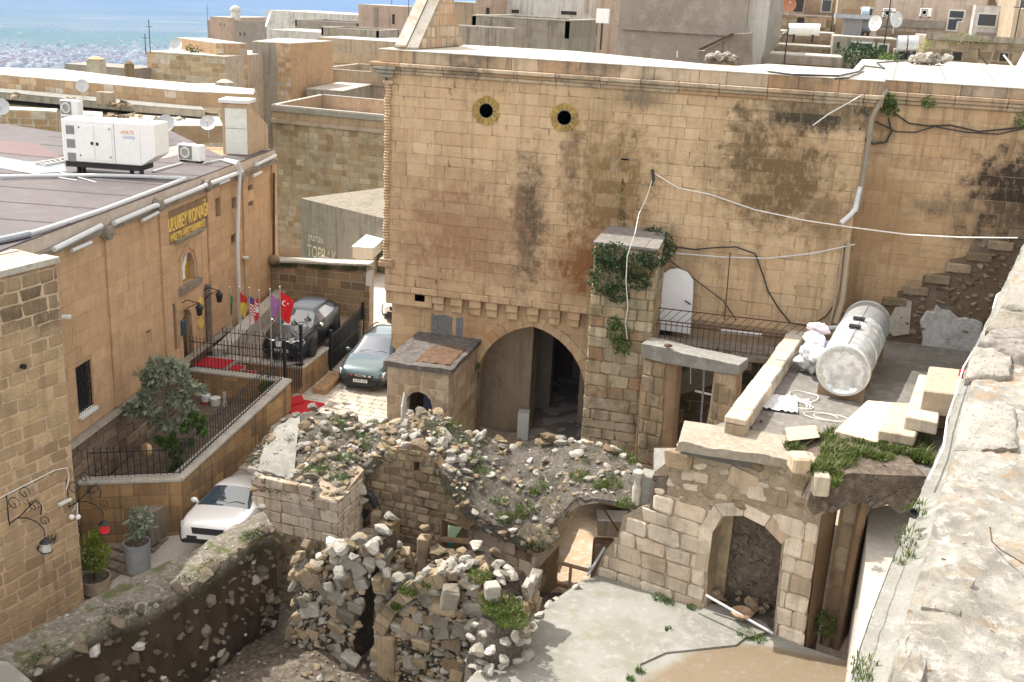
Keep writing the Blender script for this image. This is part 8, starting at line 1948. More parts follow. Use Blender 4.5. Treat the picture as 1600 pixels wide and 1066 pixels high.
for _ in range(60):
    x_=rnd.uniform(1285,1450);y_=rnd.uniform(700,735)-(12 if x_ > 1330 else-5);gs.append((P(x_,y_,z=TZ+.06),.2))
for (x_,y_,r__) in ((1245,705,.15),(1232,700,.12),(1290,690,.25),(1300,680,.2),(1310,700,.25),(1275,740,.2),(1285,735,.25),(1300,745,.2),(1305,760,.1),(1410,690,.3),(1390,695,.3),(1360,700,.3)):gs.append((P(x_,y_,z=TZ+.06),r__))
grass('terrace_grass',gs,'lush bright grass along the mud edge under the stone steps',None,.22,150,8);grass('dry_grass',gs[::3],'dry yellow stalks among the terrace grass',M_DRY,.30,30,18,False)
grass('edge_weeds',[(P(1300,775,y=23.6),.2),(P(1296,760,y=23.6),.15),(P(1390,775,y=24.1),.22),(P(1415,790,y=24),.3),(P(1425,770,y=24.1),.25)],'weeds hanging from the mud edge',M_GREEN,.14,150,9)

# ---- broad parapet wall, near right
WZ=9.5
inner=[(1368,1110),(1385,1066),(1420,950),(1437,890),(1456,826),(1470,770),(1490,705),(1507,640),(1522,575),(1545,520),(1575,450),(1603,385),(1650,270)]
ledge=[(1290,1130),(1328,1058),(1362,960),(1402,856),(1425,800),(1448,745),(1473,690),(1494,620),(1515,560),(1540,505),(1571,440),(1600,378),(1646,268)]
def pl_(pts,t,z):f=t*(len(pts)-1);i=min(int(f),len(pts)-2);a=P(pts[i][0],pts[i][1],z=z);b=P(pts[i+1][0],pts[i+1][1],z=z);return a.lerp(b,f-i)
wl=thing('broad_wall','broad lime and rubble wall top filling the right foreground','wall',pl_(inner,.4,WZ-6))
s=NB('wall_top');n1_=s.noise(2.2,7,.65,off=4);n2_=s.noise(6,8,.7,off=9);n3_=s.noise(60,5,.75);vr=s.voro(9)
c=s.mix(s.ramp(n1_,.40,.60),(0.24,0.225,0.19),(0.34,0.325,0.285));c=s.mix(s.ramp(n2_,.5,.62,0,.7),c,(0.50,0.48,0.44))
c=s.mix(s.math('MULTIPLY',s.ramp(s.noise(4.2,7,.7,off=40),.52,.62),s.ramp(s.xyz()[0],1.6,3.4,.25,1)),c,(0.36,0.235,0.125));c=s.mix(s.ramp(s.noise(9,6,.7,off=50),.60,.68,0,.8),c,(0.20,0.20,0.215));c=s.mix(s.ramp(n3_,.30,.46,.75,0),c,(0.12,0.10,0.08))
s.done(c,.92,s.bump(s.math('ADD',s.math('MULTIPLY',n2_,2.6),s.math('ADD',n3_,s.math('MULTIPLY',s.noise(18,6,.7),.8))),.8,.02));M_WT=s.m
def wtop(i,j):
    a=pl_(inner,i,WZ);p=a+Vector((.98,-.2,0))*(3.6*j ** 1.3);k=noise.fractal(Vector((p.x*1.7,p.y*1.7,1)),1,2,6);k2=noise.fractal(Vector((p.x*9,p.y*9,5)),1,2,4)
    return (p.x,p.y,WZ+.07*k+.022*k2-.03*(1 if j == 0 else 0))
kid(sheet('wall_surface',220,90,wtop,M_WT,None,True,skirt=WZ-1.2),wl)
def wled(i,j):
    a=pl_(ledge,i,WZ-.28);b=pl_(inner,i,WZ-.0);p=a.lerp(b,j);k=noise.fractal(Vector((p.x*5,p.y*5,7)),1,2,5)
    return (p.x+.02*k*(1-j),p.y,WZ-.30+.10*j ** 3+.015*k)
kid(sheet('ledge_surface',160,14,wled,M_CONC,None,True,skirt=WZ-6.5),wl)
# stones bedded in the top
for (pts,h,mt) in (([(1490,705),(1590,700),(1588,640),(1560,628),(1505,630)],.07,M_ROCK),([(1508,592),(1578,588),(1582,562),(1568,548),(1520,545)],.08,M_ROCK),([(1528,542),(1610,575),(1612,530),(1560,522),(1545,527)],.16,plain('lichen_stone',(0.20,0.18,0.16),.95,var=.5,scale=9,bump=.8)),([(1540,516),(1610,528),(1612,492),(1560,490)],.09,M_ROCK),([(1565,480),(1620,492),(1622,455),(1580,450)],.11,M_ROCK),([(1440,945),(1500,960),(1525,905),(1490,880),(1450,890)],.04,M_WT),([(1392,1070),(1440,1075),(1452,1000),(1430,985),(1412,1000)],.05,M_WT)):
    cx_=sum(p[0] for p in pts)/len(pts);cy_=sum(p[1] for p in pts)/len(pts);mb=MB();ring=[]
    n=40;outl=[]
    for k in range(n):
        f=k/n*len(pts);i=int(f);a=pts[i];b=pts[(i+1) % len(pts)];outl.append((a[0]+(b[0]-a[0])*(f-i),a[1]+(b[1]-a[1])*(f-i)))
    for r_i,(sc_,hz_) in enumerate(((1.0,-.06),(1.0,h*.4),(.96,h*.72),(.86,h*.9),(.5,h*.95),(.2,h*.95))):
        for (x_,y_) in outl:
            q=P(cx_+(x_-cx_)*sc_,cy_+(y_-cy_)*sc_,z=WZ+.03);kk_=noise.noise(Vector((q.x*8,q.y*8,r_i)));mb.v.append((q.x+.012*kk_,q.y+.012*kk_,WZ+.0+hz_+.03*kk_+.012*noise.noise(Vector((q.x*25,q.y*25,3)))))
    for r_i in range(5):
        for k in range(n):mb.f.append([r_i*n+k,r_i*n+(k+1) % n,(r_i+1)*n+(k+1) % n,(r_i+1)*n+k]);mb.mi.append(0)
    mb.f.append([5*n+k for k in range(n)]);mb.mi.append(0)
    kid(mb.build('bedded_stone',mt,smooth=True),wl)
spec=[]
for _ in range(260):
    p=wtop(rnd.random(),rnd.random() ** 1.2);s_=min(.12,.015+abs(rnd.gauss(0,.025)));spec.append(rock_at((p[0],p[1],p[2]),s_,rnd,RCKS,rnd.choice((0,0,1)),.5))
pieces(spec,'pebble',[M_ROCK,M_ASHO],wl,120,'pebbles')
tag(MB().tube([P(1547,824,z=WZ+.12),P(1550,846,z=WZ+.06),P(1562,858,z=WZ+.07),P(1605,884,z=WZ+.10)],.006,6).build('bent_wire',M_RUST,smooth=True),'thin rusty bent wire sticking up from the broad wall top','wire')
tag(MB().lathe([(.035,-.01),(.05,-.01),(.05,.01),(.035,.01),(.035,-.01)],P(1427,802,z=WZ-.15),18,(.2,-.5,.8)).build('iron_ring',M_IRON,smooth=True),'small black iron ring lying in the weeds on the wall ledge','ring')
tag(MB().tube([P(x_,y_,z=WZ-.17) for x_,y_ in ((1332,1062),(1345,1010),(1362,960),(1388,892),(1404,852),(1412,820))],.004,5).build('black_cable',M_CABLE),'thin black cable lying along the wall ledge at the bottom right','cable')
tag(MB().tube([P(1521,548,z=WZ-.1),P(1505,575,z=WZ-.13),P(1492,620,z=WZ-.16),P(1480,655,z=WZ-.15),P(1474,700,z=WZ-.17),P(1450,750,z=WZ-.17)],.012,6).build('white_cable',M_CABW,smooth=True),'thin white cable running over the wall edge near the steps','cable')
tag(MB().tube([P(1568,455,z=6.2),P(1558,462,z=6.4),P(1553,480,z=6.2),P(1553,510,z=6.0)],.04,7).build('white_hook_pipe',M_PVC,smooth=True),'short curved white pipe behind the wall top at the right edge','pipe')
tag(MB().obox(P(1505,590,z=8.7),.1,.12,.1,.2).build('red_rag',M_RED),'small red scrap behind the wall by the steps','scrap')
grass('ledge_weeds',[(P(1425,835,z=WZ-.28),.12),(P(1415,850,z=WZ-.28),.1),(P(1432,800,z=WZ-.26),.10),(P(1405,880,z=WZ-.3),.05),(P(1350,1040,z=WZ-.28),.10),(P(1345,1060,z=WZ-.28),.08),(P(1440,790,z=WZ-.26),.05),(P(1420,870,z=WZ-.28),.06)],'fine green weeds growing on the narrow ledge of the broad wall',None,.06,160,10,False)
# ================================================================== BACKGROUND
rnd=random.Random(91)
M_WINB=M_WIN
M_PINK=stone('pink_render',(0.52,0.43,0.36),(0.45,0.34,0.27),(0.40,0.25,0.17),stain_amt=.4,streak=.5,vary=.3,bump=.2,pit=0)
M_WSTN=stone('worn_white',(0.60,0.59,0.56),(0.53,0.51,0.47),stain_amt=.35,streak=.5,vary=.3,bump=.2,pit=0)
BM=dict(g=M_GREYC,t=M_TANC,d=M_DKCON,f=M_FARST,w=M_WSTN,p=M_PINK,r=M_BACKST,h=stone('hill_stone',(0.36,0.28,0.19),(0.27,0.20,0.13),(0.42,0.33,0.24),stain_amt=.6,streak=.3,vary=1.1,bump=.8))
def house(x0,y0,x1,y1,Y,Y2,D,drop,m,label,wins=(),rim=0.0,st=0,cap=None,cat='building',name='house',sk=0.0):
    """block whose front top edge is sighted between two points; depth D to the rear, drop downwards; rim = roof parapet; st = stone rows"""
    a,b=P(x0,y0,y=Y),P(x1,y1,y=Y2);z=(a.z+b.z)/2;U=Vector((b.x-a.x,b.y-a.y,0));L=U.length;U.normalize();N=U.cross(Vector((0,0,1)));fr=(Vector((a.x,a.y,0)),U,Vector((0,0,1)),N)
    t=thing(name,label,cat,(a.x,a.y,z-drop));q=[FW(fr,0,0),FW(fr,L,0),FW(fr,L+sk,0,-D),FW(fr,sk,0,-D)]
    kid(MB().prism([tuple(p[:2]) for p in q],z-drop,z-rim).build('wall',BM[m]),t)
    cp=BM.get(cap) or M_CAP
    if rim:
        for (i0,i1) in ((0,1),(1,2),(2,3),(3,0)):
            p0,p1=q[i0],q[i1];d_=(p1-p0).normalized();n_=Vector((-d_.y,d_.x,0))*.22
            kid(MB().prism([tuple(p[:2]) for p in (p0,p1,p1+n_,p0+n_)],z-rim+.004,z-.07).build('roof_parapet',BM[m]),t)
            kid(MB().prism([tuple(p[:2]) for p in (p0-n_*.15,p1-n_*.15,p1+n_*1.1,p0+n_*1.1)],z-.066,z+.0).build('parapet_cap',M_CAP),t)
    else:kid(MB().prism([tuple(p[:2]) for p in q],z+.004,z+.06).build('roof',cp),t)
    if st:pieces(courses(fr,L,z-min(drop,st*.4),z-rim,(.32,.42),(.4,.9),None,.01,.1,.02,rnd,0,RBLK),'stone',[BM[m]],t,24 if L < 9 else 60,'stone_mass')
    for w in wins:
        u0,v1=on(fr,w[0],w[1]);u1,v0=on(fr,w[2],w[3]);k=w[4] if len(w) > 4 else 'o'
        if k == 'b':kid(MB().hexa([FW(fr,u0,v0,.01),FW(fr,u1,v0,.01),FW(fr,u1,v0,.12),FW(fr,u0,v0,.12)],[FW(fr,u0,v1,.01),FW(fr,u1,v1,.01),FW(fr,u1,v1,.12),FW(fr,u0,v1,.12)]).build('wall_band',BM[w[5]]),t);continue
        g=kid(MB().hexa([FW(fr,u0-.08,v0-.08,.005),FW(fr,u1+.08,v0-.08,.005),FW(fr,u1+.08,v0-.08,.04),FW(fr,u0-.08,v0-.08,.04)],[FW(fr,u0-.08,v1+.08,.005),FW(fr,u1+.08,v1+.08,.005),FW(fr,u1+.08,v1+.08,.04),FW(fr,u0-.08,v1+.08,.04)]).build('window',M_OFFW if k == 'f' else BM[m]),t)
        o=MB().hexa([FW(fr,u0,v0,.045),FW(fr,u1,v0,.045),FW(fr,u1,v0,.06),FW(fr,u0,v0,.06)],[FW(fr,u0,v1,.045),FW(fr,u1,v1,.045),FW(fr,u1,v1,.06),FW(fr,u0,v1,.06)]).build('pane',M_WINB if k == 'f' else M_DARK);o.parent=g;o.matrix_local=Matrix.Translation(t.location-g.matrix_local.translation-t.location) @ g.matrix_local.inverted() @ Matrix.Translation(-t.location) if 0 else pinv(t) @ Matrix() if 0 else Matrix()
    return t,fr
# near left: behind the parked cars
t,fr=house(470,321,606,335,51,48,9,6,'d','plain weathered concrete block with pale flat roof and faded graffiti',cap='d')
u_,v_=on(fr,480,387);text('TOPRAK',fr,u_,v_-.45,.95,plain('faded_paint',(0.55,0.47,0.33),.9,var=.3,scale=5),'graffiti',.015,.003,parent=t,wid=on(fr,526,392)[0]-u_);text('yurtis',fr,u_+.1,v_+.45,.6,MATS['faded_paint'],'graffiti',.015,.003,parent=t,wid=1.2)
house(425,165,606,178,66,65,9,14,'r','long stone building with grey parapet roof behind the hotel corner',[(425,165,606,190,'b','g'),(425,191,606,203,'b','p')],1.0,24,sk=-1.6)
a,b=P(564,388,y=46),P(606,352,y=51.5)
kt=thing('shutter_kiosk','cream roller-shutter shop front with white box top at the end of the street','shop',(a.x,a.y,.3));U=(b-a);U.z=0;LK=U.length;U.normalize();N=U.cross(Vector((0,0,1)));FKs=(Vector((a.x,a.y,0)),U,Vector((0,0,1)),N);zk=a.z;SLP=(b.z-a.z)/LK
def kb(u0,u1,v0,v1,n0,n1,nm,mt):kid(MB().hexa([FW(FKs,u,v0+SLP*u,n) for u,n in ((u0,n0),(u1,n0),(u1,n1),(u0,n1))],[FW(FKs,u,v1+SLP*u,n) for u,n in ((u0,n0),(u1,n0),(u1,n1),(u0,n1))]).build(nm,mt),kt)
kb(0,LK+.3,zk-.5,zk,-.4,.55,'shutter_box',M_SHUT);kb(0,LK+.3,zk+.005,zk+.06,-.45,.6,'box_top',M_WHITEW);kb(.15,LK+.3,-1.6,zk-.51,-.3,.2,'kiosk_body',M_SHUT)
for k in range(14):kb(.2,LK+.3,zk-.62-k*.13,zk-.53-k*.13,.2,.24,'shutter_slat',M_SHUT)
# (x0,y0,x1,y1, Y,Y2, D,drop, mat,label, windows, rim, stone rows)
for h in [
    (497,107,606,113,88,88,9,9,'t','tan walled roof with pale cap left of the tall building',[(497,128,606,134,'b','r')],1.1,0),
    (536,142,602,129,80,92,3,4,'d','slanting weathered parapet with pale cap beside the tall building',[],0,0),
    (497,59,628,67,100,100,9,10,'t','long tan building with orange lower stone behind the walled roof',[(497,80,628,105,'b','f')],0,0),
    (502,41,591,48,106,106,6,3,'d','dark weathered roof parapet above the long tan building',[],.8,0),
    (560,7,628,11,118,118,7,6,'p','square pink-stained tower house rising over the roofs',[(585,11,590,46,'b','d'),(613,22,617,38)],0,0),
    (416,17,560,24,150,150,14,9,'w','broad white building on the skyline',[],0,0),(461,30,560,36,130,130,9,6,'g','grey flat building before the white one on the skyline',[],.8,0),
    (420,47,505,52,112,112,8,5,'w','low whitish building with a dish between the block tower and the white one',[],0,0),
    (397,66,454,68.5,78,78,8,11,'f','block tower of mottled tan stone with shade-greyed right side',[],0,22),
    (454,68.6,492,64,78.2,86,3,12,'d','right face of the mottled tan tower, greyed for its shade',[(458,80,463,96),(460,138,465,150)],0,0),  # tower's right face, its shade given by a greyer material
    (229,88,352,83,72,72,9,8,'f','wide mottled stone house on the left with a dish on its roof',[],0,14),
    (338,71,386,67,73,75,7,8,'f','taller rust-tinged stone block joined to the wide stone house',[],0,12),
    (328,26,361,28,190,190,16,14,'p','tan left face of the distant tower with a dome',[(344,36,345,41),(350,37,351,42)],0,0),(361,32,420,35,190,205,5,14,'g','grey right wing of the distant domed tower',[(374,51,376,56),(381,51,383,56)],0,0),
    (345,148,402,144,60,62,6,3,'r','low stone wall roof between the shed and the stone tower',[],0,0),
    (706,40,802,46,52,52,.4,3,'d','dark block parapet wall right of the white gable',[],0,0),(738,26,890,28,60,60,9,5,'d','dark concrete block wall with a light corner behind the roof',[],1.0,0),
    (690,3,746,5,84,84,8,6,'t','tan building top behind the white gable',[],0,0),(744,-9,770,-8,76,76,6,6,'p','narrow beige house with one small window',[(760,12,765,24)],0,0),
    (769,-14,928,-12,80,80,9,8,'w','white block-walled house above the dark block wall',[(877,17,901,24),(800,15,811,21),(915,-2,918,20,'b','p')],0,0),
    (932,-10,974,-10,74,74,8,9,'p','peeling pink wall between the white house and the tall grey wall',[],0,0),
    (972,-30,1172,-26,50,49,8,9,'g','tall plain grey rendered wall rising behind the roof',[(972,46,1172,47,'b','g')],0,0),(1172,-26,1203,-26,49.4,49.4,6,9,'w','paler rendered strip at the right end of the tall grey wall',[],0,0),
    (1203,85,1316,92,50,50,3,2.2,'d','low pale slab roof with dark front at the far edge of the main roof',[(1225,97,1305,104,'b','h')],0,0),
    (1200,71,1302,75,56,56,3,2,'h','low stone terrace wall above the slab roof',[],0,6),(1203,50,1305,53,60,60,4,3,'h','rough brown stone wall carrying the water heater',[],0,10),
    (1203,23,1300,26,66,66,5,4,'h','stone house front with dark openings on the right hillside',[(1246,27,1256,36),(1258,28,1290,44,'b','r')],0,6),
    (1203,-14,1258,-14,70,70,6,6,'p','beige house with a red-brown dish at its window',[(1209,3,1218,16,'f'),(1242,-4,1254,19)],0,0),(1258,-14,1312,-14,72,72,6,6,'h','brown stone house with outer stairs on the hillside',[(1286,0,1297,18,'f')],0,0),
    (1312,-14,1371,-14,68,68,6,7,'t','cream balcony house with screened windows',[(1318,14,1345,29,'b','r'),(1346,13,1362,28,'f')],0,0),
    (1303,58,1366,61,54,54,4,4,'d','grey low house with two dark windows above the green trees',[(1333,67,1362,80,'f'),(1308,66,1311,76)],0,0),(1364,60,1402,64,55,55,4,4,'h','small stone house front with a blue-grey window',[(1374,70,1385,84,'f')],0,0),
    (1370,-20,1546,-18,64,63,8,7.5,'p','large pink-beige house with grey lower storey and two air conditioners',[(1370,28,1476,46,'b','g'),(1370,47,1476,60,'b','h'),(1485,17,1505,28,'f'),(1483,30,1493,47,'f'),(1494,30,1503,33,'f'),(1472,50,1525,60,'b','t'),(1429,33,1440,40,'f')],0,0),
    (1525,10,1592,12,62,62,6,6,'w','whitewashed house with a barred window and a small square hole',[(1530,22,1554,41,'f'),(1566,31,1571,37),(1525,50,1592,61,'b','g')],0,0),
    (1536,-16,1660,-16,66,66,6,6,'h','stained stone storey above the whitewashed house',[],0,0),
    (1591,-14,1680,-14,58,58,6,3.4,'t','cream balcony corner at the right edge of the view',[(1597,0,1603,12,'f')],0,0),
    (1446,61,1680,66,56,56,5,5,'h','long rough stone wall with a small arched opening beyond the roof',[(1489,81,1501,95),(1563,83,1573,96),(1446,61,1680,64,'b','d')],0,14),
    (1398,79,1430,80,54,54,3,3,'d','small dark-fronted box under the twin water tanks',[(1400,82,1426,94)],0,0)]:
    house(*h[:10],h[10],h[11],h[12])
# broad low roofs on the left
def deck(pts,z,drop,m,label,top=None,st=0):
    ps_=[P(a_,b_,z=z) for a_,b_ in pts];c=ps_[0];t=thing('roof_terrace',label,'roof',c);kid(MB().prism([(p.x,p.y) for p in ps_],z-drop,z-.05).build('wall',BM[m]),t);kid(MB().prism([(p.x,p.y) for p in ps_],z-.046,z).build('roof_surface',top or M_LIME),t)
    if st:
        a,b=ps_[0],ps_[1];fr=plane_frame(a,b);L=(b-a).length;pieces(courses(fr,L,z-drop,z-.06,(.3,.4),(.4,.8),None,.01,.08,.03,rnd,0,RBLK),'stone',[BM[m]],t,100,'stone_mass')
    return t
deck([(-60,111),(292,142),(396,147),(398,139),(229,124),(100,108.5),(-60,104)],8.4,.75,'f','long pale flat roof with a stone edge, farther of the two low roofs',None,1)
deck([(-60,138),(226,165),(320,172),(300,150),(-60,122)],7.7,.35,'d','long grey cement roof with a dish and stones, nearer of the two low roofs',M_CONC)
deck([(-60,155),(240,186),(330,178),(310,170),(226,166),(-60,139)],7.0,1.5,'r','narrow stone strip below the grey cement roof',M_TANC)
deck([(180,196),(348,196),(340,178),(250,173),(180,180)],7.25,.8,'r','pale roof patch with debris and a water tank behind the generator')
deck([(-60,168),(88,174),(90,170),(-60,163)],7.6,1.3,'f','old wall with lime cap at the far edge of the hotel roof',M_LIME,1)
deck([(112,178),(160,181),(160,175),(112,172)],7.5,1.2,'f','short piece of capped wall just right of the tall air conditioner')
def wtank(a,b,r,label,mat=None,grp=None):
    t=thing('water_tank',label,'water tank',a);kid(MB().cyl(a,b,r,18).build('drum',mat or M_STEELD,smooth=True),t);d_=(b-a)
    for k in (.2,.8):c=a+d_*k;kid(MB().obox((c.x,c.y,c.z-r-.3),.1,r*1.4,.35).build('stand',M_IRON),t)
wtank(P(251,170,y=54),P(285,167,y=56),.62,'grey-blue cylinder tank lying on the roof left of the shed',plain('bluish_tank',(0.36,0.45,0.52),.4,.3))
wtank(P(1232,46,y=58),P(1281,47,y=58),.30,'white solar water cylinder on the brown stone wall',M_WHITE);wtank(P(1402,69,y=53),P(1416,69,y=53),.38,'left of the twin steel water tanks on the small box');wtank(P(1418,69,y=53),P(1434,69,y=53),.38,'right of the twin steel water tanks on the small box')
wtank(P(1347,38,y=58),P(1361,38,y=58),.42,'dark tank beside the sheet metal hut',M_PVCD);wtank(P(1346,20,y=62),P(1358,20,y=62),.3,'pale blue tank under the cream balcony house',plain('pale_blue',(0.40,0.55,0.65),.5))
ht=thing('metal_hut','small grey sheet metal hut with a blue-grey roof on the hillside','hut',P(1330,56,y=57));a,b=P(1317,57,y=57),P(1345,57,y=57);kid(MB().box(a.x,b.x,57,58.5,a.z,a.z+.85).build('hut_wall',M_GRILL),ht);kid(MB().box(a.x-.5,b.x+.6,56.7,58.8,a.z+.86,a.z+1.05).build('hut_roof',M_PVCD),ht)
tag(MB().hexa([P(1212,62,y=57.8),P(1228,48,y=57.8),P(1231,48,y=58.6),P(1215,62,y=58.6)],[p+Vector((0,0,.06)) for p in (P(1212,62,y=57.8),P(1228,48,y=57.8),P(1231,48,y=58.6),P(1215,62,y=58.6))]).build('solar_panel',M_OFFW),'slanted pale panel edge left of the solar cylinder','panel')
ac_unit('air_conditioner',P(1388,29,y=62.8),.62,.45,.3,0,'left air conditioner on the pink-beige hillside house');ac_unit('air_conditioner',P(1445,28,y=62.6),.55,.42,.3,0,'right air conditioner on the pink-beige hillside house')
dish(P(1230,26,y=66),.42,(.2,-.9,.3),'red-brown satellite dish before the beige hillside house',None,plain('rust_dish',(0.35,0.14,0.07),.6));dish(P(130,153,z=7.7),.32,(.4,-.8,.25),'upright grey satellite dish on the grey cement roof');dish(P(277,88,y=71),.55,(-.1,-.9,.35),'grey satellite dish on the wide mottled stone house');dish(P(3,190,z=7.4),.36,(.6,-.7,.3),'dish cut by the left edge of the view at the hotel roof');dish(P(423,45,y=108),.9,(-.7,-.5,.3),'left white dish on a mast between the rooftops');dish(P(1366,58,y=54),.35,(-.6,-.7,.1),'white horn-shaped dish above the twin tanks',None,M_WHITE);dish(P(1395,52,y=56),.38,(.6,-.7,.1),'grey round dish right of the black mast',None)
for (x_,y_,w_,h_,Yv,m_,lab) in ((152,121,.85,1.1,62,M_FARST,'domed stone chimney on the pale flat roof'),(203,123,.45,.9,64,M_ASHO,'thin rusty chimney on the pale flat roof'),(352,152,.8,.8,58,M_CAP,'small pale pier on the low roofs near the shed')):
    p=P(x_,y_,y=Yv);tag(MB().obox(p,w_,w_,h_).lathe([(w_*.6,h_),(w_*.62,h_+.06),(w_*.3,h_+.2),(.01,h_+.24)],p,10).build('chimney',m_),lab,'chimney')
p=P(195,123,y=72);tag(MB().box(p.x-3.6,p.x+2.2,70,73,6,p.z+.95).build('flat_shed',M_GREYC),'long low grey shed behind the two chimneys','shed')
p=P(319,165,y=56);tag(MB().obox((p.x,p.y,p.z-.1),.85,.3,1.1).build('painted_panel',plain('blue_mural',(0.25,0.42,0.52),.7,var=.5,scale=3)),'blue painted panel standing at the roof edge by the small pier','panel')
for (x_,y_,z_,n_,w_,lab) in ((196,181,7.3,22,26,'dark debris strewn on the pale roof patch behind the generator'),(225,171,7.3,12,14,'scraps beside the water tank on the low roof'),(115,157,7.7,6,6,'few dark stones beside the upright dish'),(190,164,7.7,12,18,'row of dark stones on the grey cement roof'),(24,149,7.7,5,3,'two dark stones at the left of the grey cement roof'),(268,186,7.25,10,22,'pale slabs and scraps under the bluish water tank')):
    spec=[rock_at(P(x_+rnd.uniform(-w_,w_),y_+rnd.uniform(-3,3),z=z_+.06),rnd.uniform(.18,.5),rnd,RCK,0,.6) for _ in range(n_)];t=thing('roof_debris',lab,'debris',P(x_,y_,z=z_));pieces(spec,'piece',[M_ROCKD if 'pale' not in lab[:5] else M_ROCK],t,n_)
p=P(166,162,z=7.7);tag(MB().obox(p,.75,.5,.55,.2).build('roof_box',M_TANC),'small tan box on the grey cement roof between dish and stones','box')
# distant dome, skyline odds and ends
p=P(368,25,y=192);tag(MB().lathe([(.9,-.5),(.9,1.1),(1.05,1.2),(1.05,1.5),(.8,1.9),(.4,2.15),(.02,2.2)],(p.x,p.y,p.z-.3),16).build('water_dome',M_WSTN,smooth=True),'white domed drum on top of the distant tower','dome')
for i,(x_,y_,Yv,h_) in enumerate(((235,84,72,2.4),(228,86,72,1.5),(1377,100,54,2.9),(1225,100,49,1.5),(1585,62,56,1.8),(638,30,100,3.0),(612,8,118,1.8),(325,50,150,4))):p=P(x_,y_,y=Yv);tag(MB().cyl(p,p+Vector((0,0,h_)),.03,5).cyl(p+Vector((-.3,0,h_*.8)),p+Vector((.3,0,h_*.8)),.02,4).build('antenna',M_IRON),['tall thin aerial on the wide mottled stone house','short thin aerial at the left end of the mottled house','black mast beside the grey round dish','thin mast on the low slab roof','pale post by the cream balcony corner','aerial behind the white gable','aerial on the pink tower house','thin aerial left of the distant domed tower'][i],'antenna')
# things at the rear edge of the main roof
ft=thing('flood_light','big white floodlight on a post behind the roof','floodlight',P(945,80,y=44));a=P(942,24,y=44);kid(MB().obox((a.x,a.y,a.z-.3),.5,.2,.55).build('lamp_box',M_WHITE),ft);kid(MB().cyl((a.x,a.y,a.z-.3),(a.x,a.y,ZT),.04,6).build('post',M_IRON),ft)
sr=thing('stair_stub','slanted stair side of dark cement with rusty rail at the grey wall','stairs',P(1130,95,y=47));FSs=frame((0,47,0),(1,0));kid(MB().plate(FSs,[(P(*q,y=47).x,P(*q,y=47).z) for q in ((1092,96),(1090,80),(1100,80),(1150,53),(1174,52),(1174,100))],1.2).build('stair_side',M_DKCON),sr);kid(MB().bar(P(1093,78,y=46.9),P(1146,53,y=46.9),.1).build('rusty_rail',M_RUST),sr)
spec=[rock_at(P(rnd.uniform(1105,1150),rnd.uniform(84,96),y=rnd.uniform(41,42.5)),rnd.uniform(.2,.5),rnd,RCK,0) for _ in range(26)];t=thing('roof_rubble','heap of tan rubble at the rear edge of the main roof','rubble',P(1130,95,y=42));pieces(spec,'stone',[M_ROCK],t,26)
spec=[rock_at(P(rnd.uniform(1424,1484),96-11*(1-((k % 30)/15-1) ** 2)*rnd.random(),y=rnd.uniform(48,49.5)),rnd.uniform(.3,.55),rnd,RCK,0) for k in range(40)];t=thing('roof_rubble','pale mound of rubble beyond the far edge of the right roof','rubble',P(1450,96,y=49));pieces(spec,'stone',[M_ROCK],t,40)
for (pts,r,lab) in (((( 1200,112),(1240,117),(1310,119),(1342,112),(1350,103),(1382,107),(1370,98),(1420,95)),.035,'long black hose winding over the white roof'),(((1305,123),(1325,122),(1350,112)),.03,'short black cable on the white roof near the parapet')):tag(MB().tube([P(a_,b_,z=ZT+.05) for a_,b_ in pts],r,5).build('roof_hose',M_CABLE,smooth=True),lab,'hose')
for i,(a_,b_) in enumerate((((1402,97),(1395,124)),((1465,98),(1478,126)),((1530,98),(1555,128)),((1402,113),(1600,119)))):tag(MB().bar(P(*a_,z=ZT+.004),P(*b_,z=ZT+.004),.07,.012).build('roof_joint',M_CONC),['first','second','third','long cross'][i]+' dark joint line in the pale screed of the right roof','joint')
tag(MB().bar(P(1058,90,z=ZT),P(1058,80,y=P(1058,90,z=ZT).y),.05).build('stub_pipe',M_PVC),'short white pipe standing on the main roof','pipe');tag(MB().tube([P(1543,101,y=50),P(1530,86,y=50),P(1530,76,y=50)],.05,5).build('rusty_rod',M_RUST),'bent rusty rod sticking up behind the right roof','rod');tag(MB().bar(P(1586,108,y=46),P(1568,86,y=46),.06).build('white_pole',M_CABW),'white pole leaning at the right end of the roof','pole');tag(MB().hexa([P(1587,108,y=46),P(1610,108,y=46),P(1625,70,y=47),P(1602,80,y=47)],[p+Vector((0,.1,.05)) for p in (P(1587,108,y=46),P(1610,108,y=46),P(1625,70,y=47),P(1602,80,y=47))]).build('white_board',M_WHITE),'white board leaning at the far right edge of the roof','panel')
def bush(spots,mat,lab,size=.3):
    mb=MB();r_=random.Random(len(lab))
    for (x_,y_,Yv,rr) in spots:leaves(mb,P(x_,y_,y=Yv),int(260*rr),rr,size,r_,(1.2,1,.8))
    return tag(mb.build('bush',mat,fixn=False),lab,'bush')
bush([(1332,88,52,.7),(1345,86,52,.7),(1358,88,52,.7),(1370,86,52,.5)],M_DGREEN,'grey-green bushes before the low grey hillside house',.16);bush([(1392,92,51,.4),(1384,94,51,.3)],M_GREEN,'small green bush left of the dark-fronted box',.14);bush([(1480,61,56,.3),(1500,61,56,.35),(1520,62,56,.3),(1535,63,56,.25),(1440,72,54,.4)],M_YGREEN,'pale weeds along the top of the long rough stone wall',.12)
p=P(1332,103,z=8);tag(sheet('hill_grass',12,8,lambda i,j:(p.x-2.5+9*i,p.y-4+9*j,P(1332,108,y=p.y-4).z+1.5*j+.2*fbm(i*4,j*4,1)),plain('grass_field',(0.13,0.20,0.035),.9,var=.3,scale=3),None,True),None,None,None,'structure')
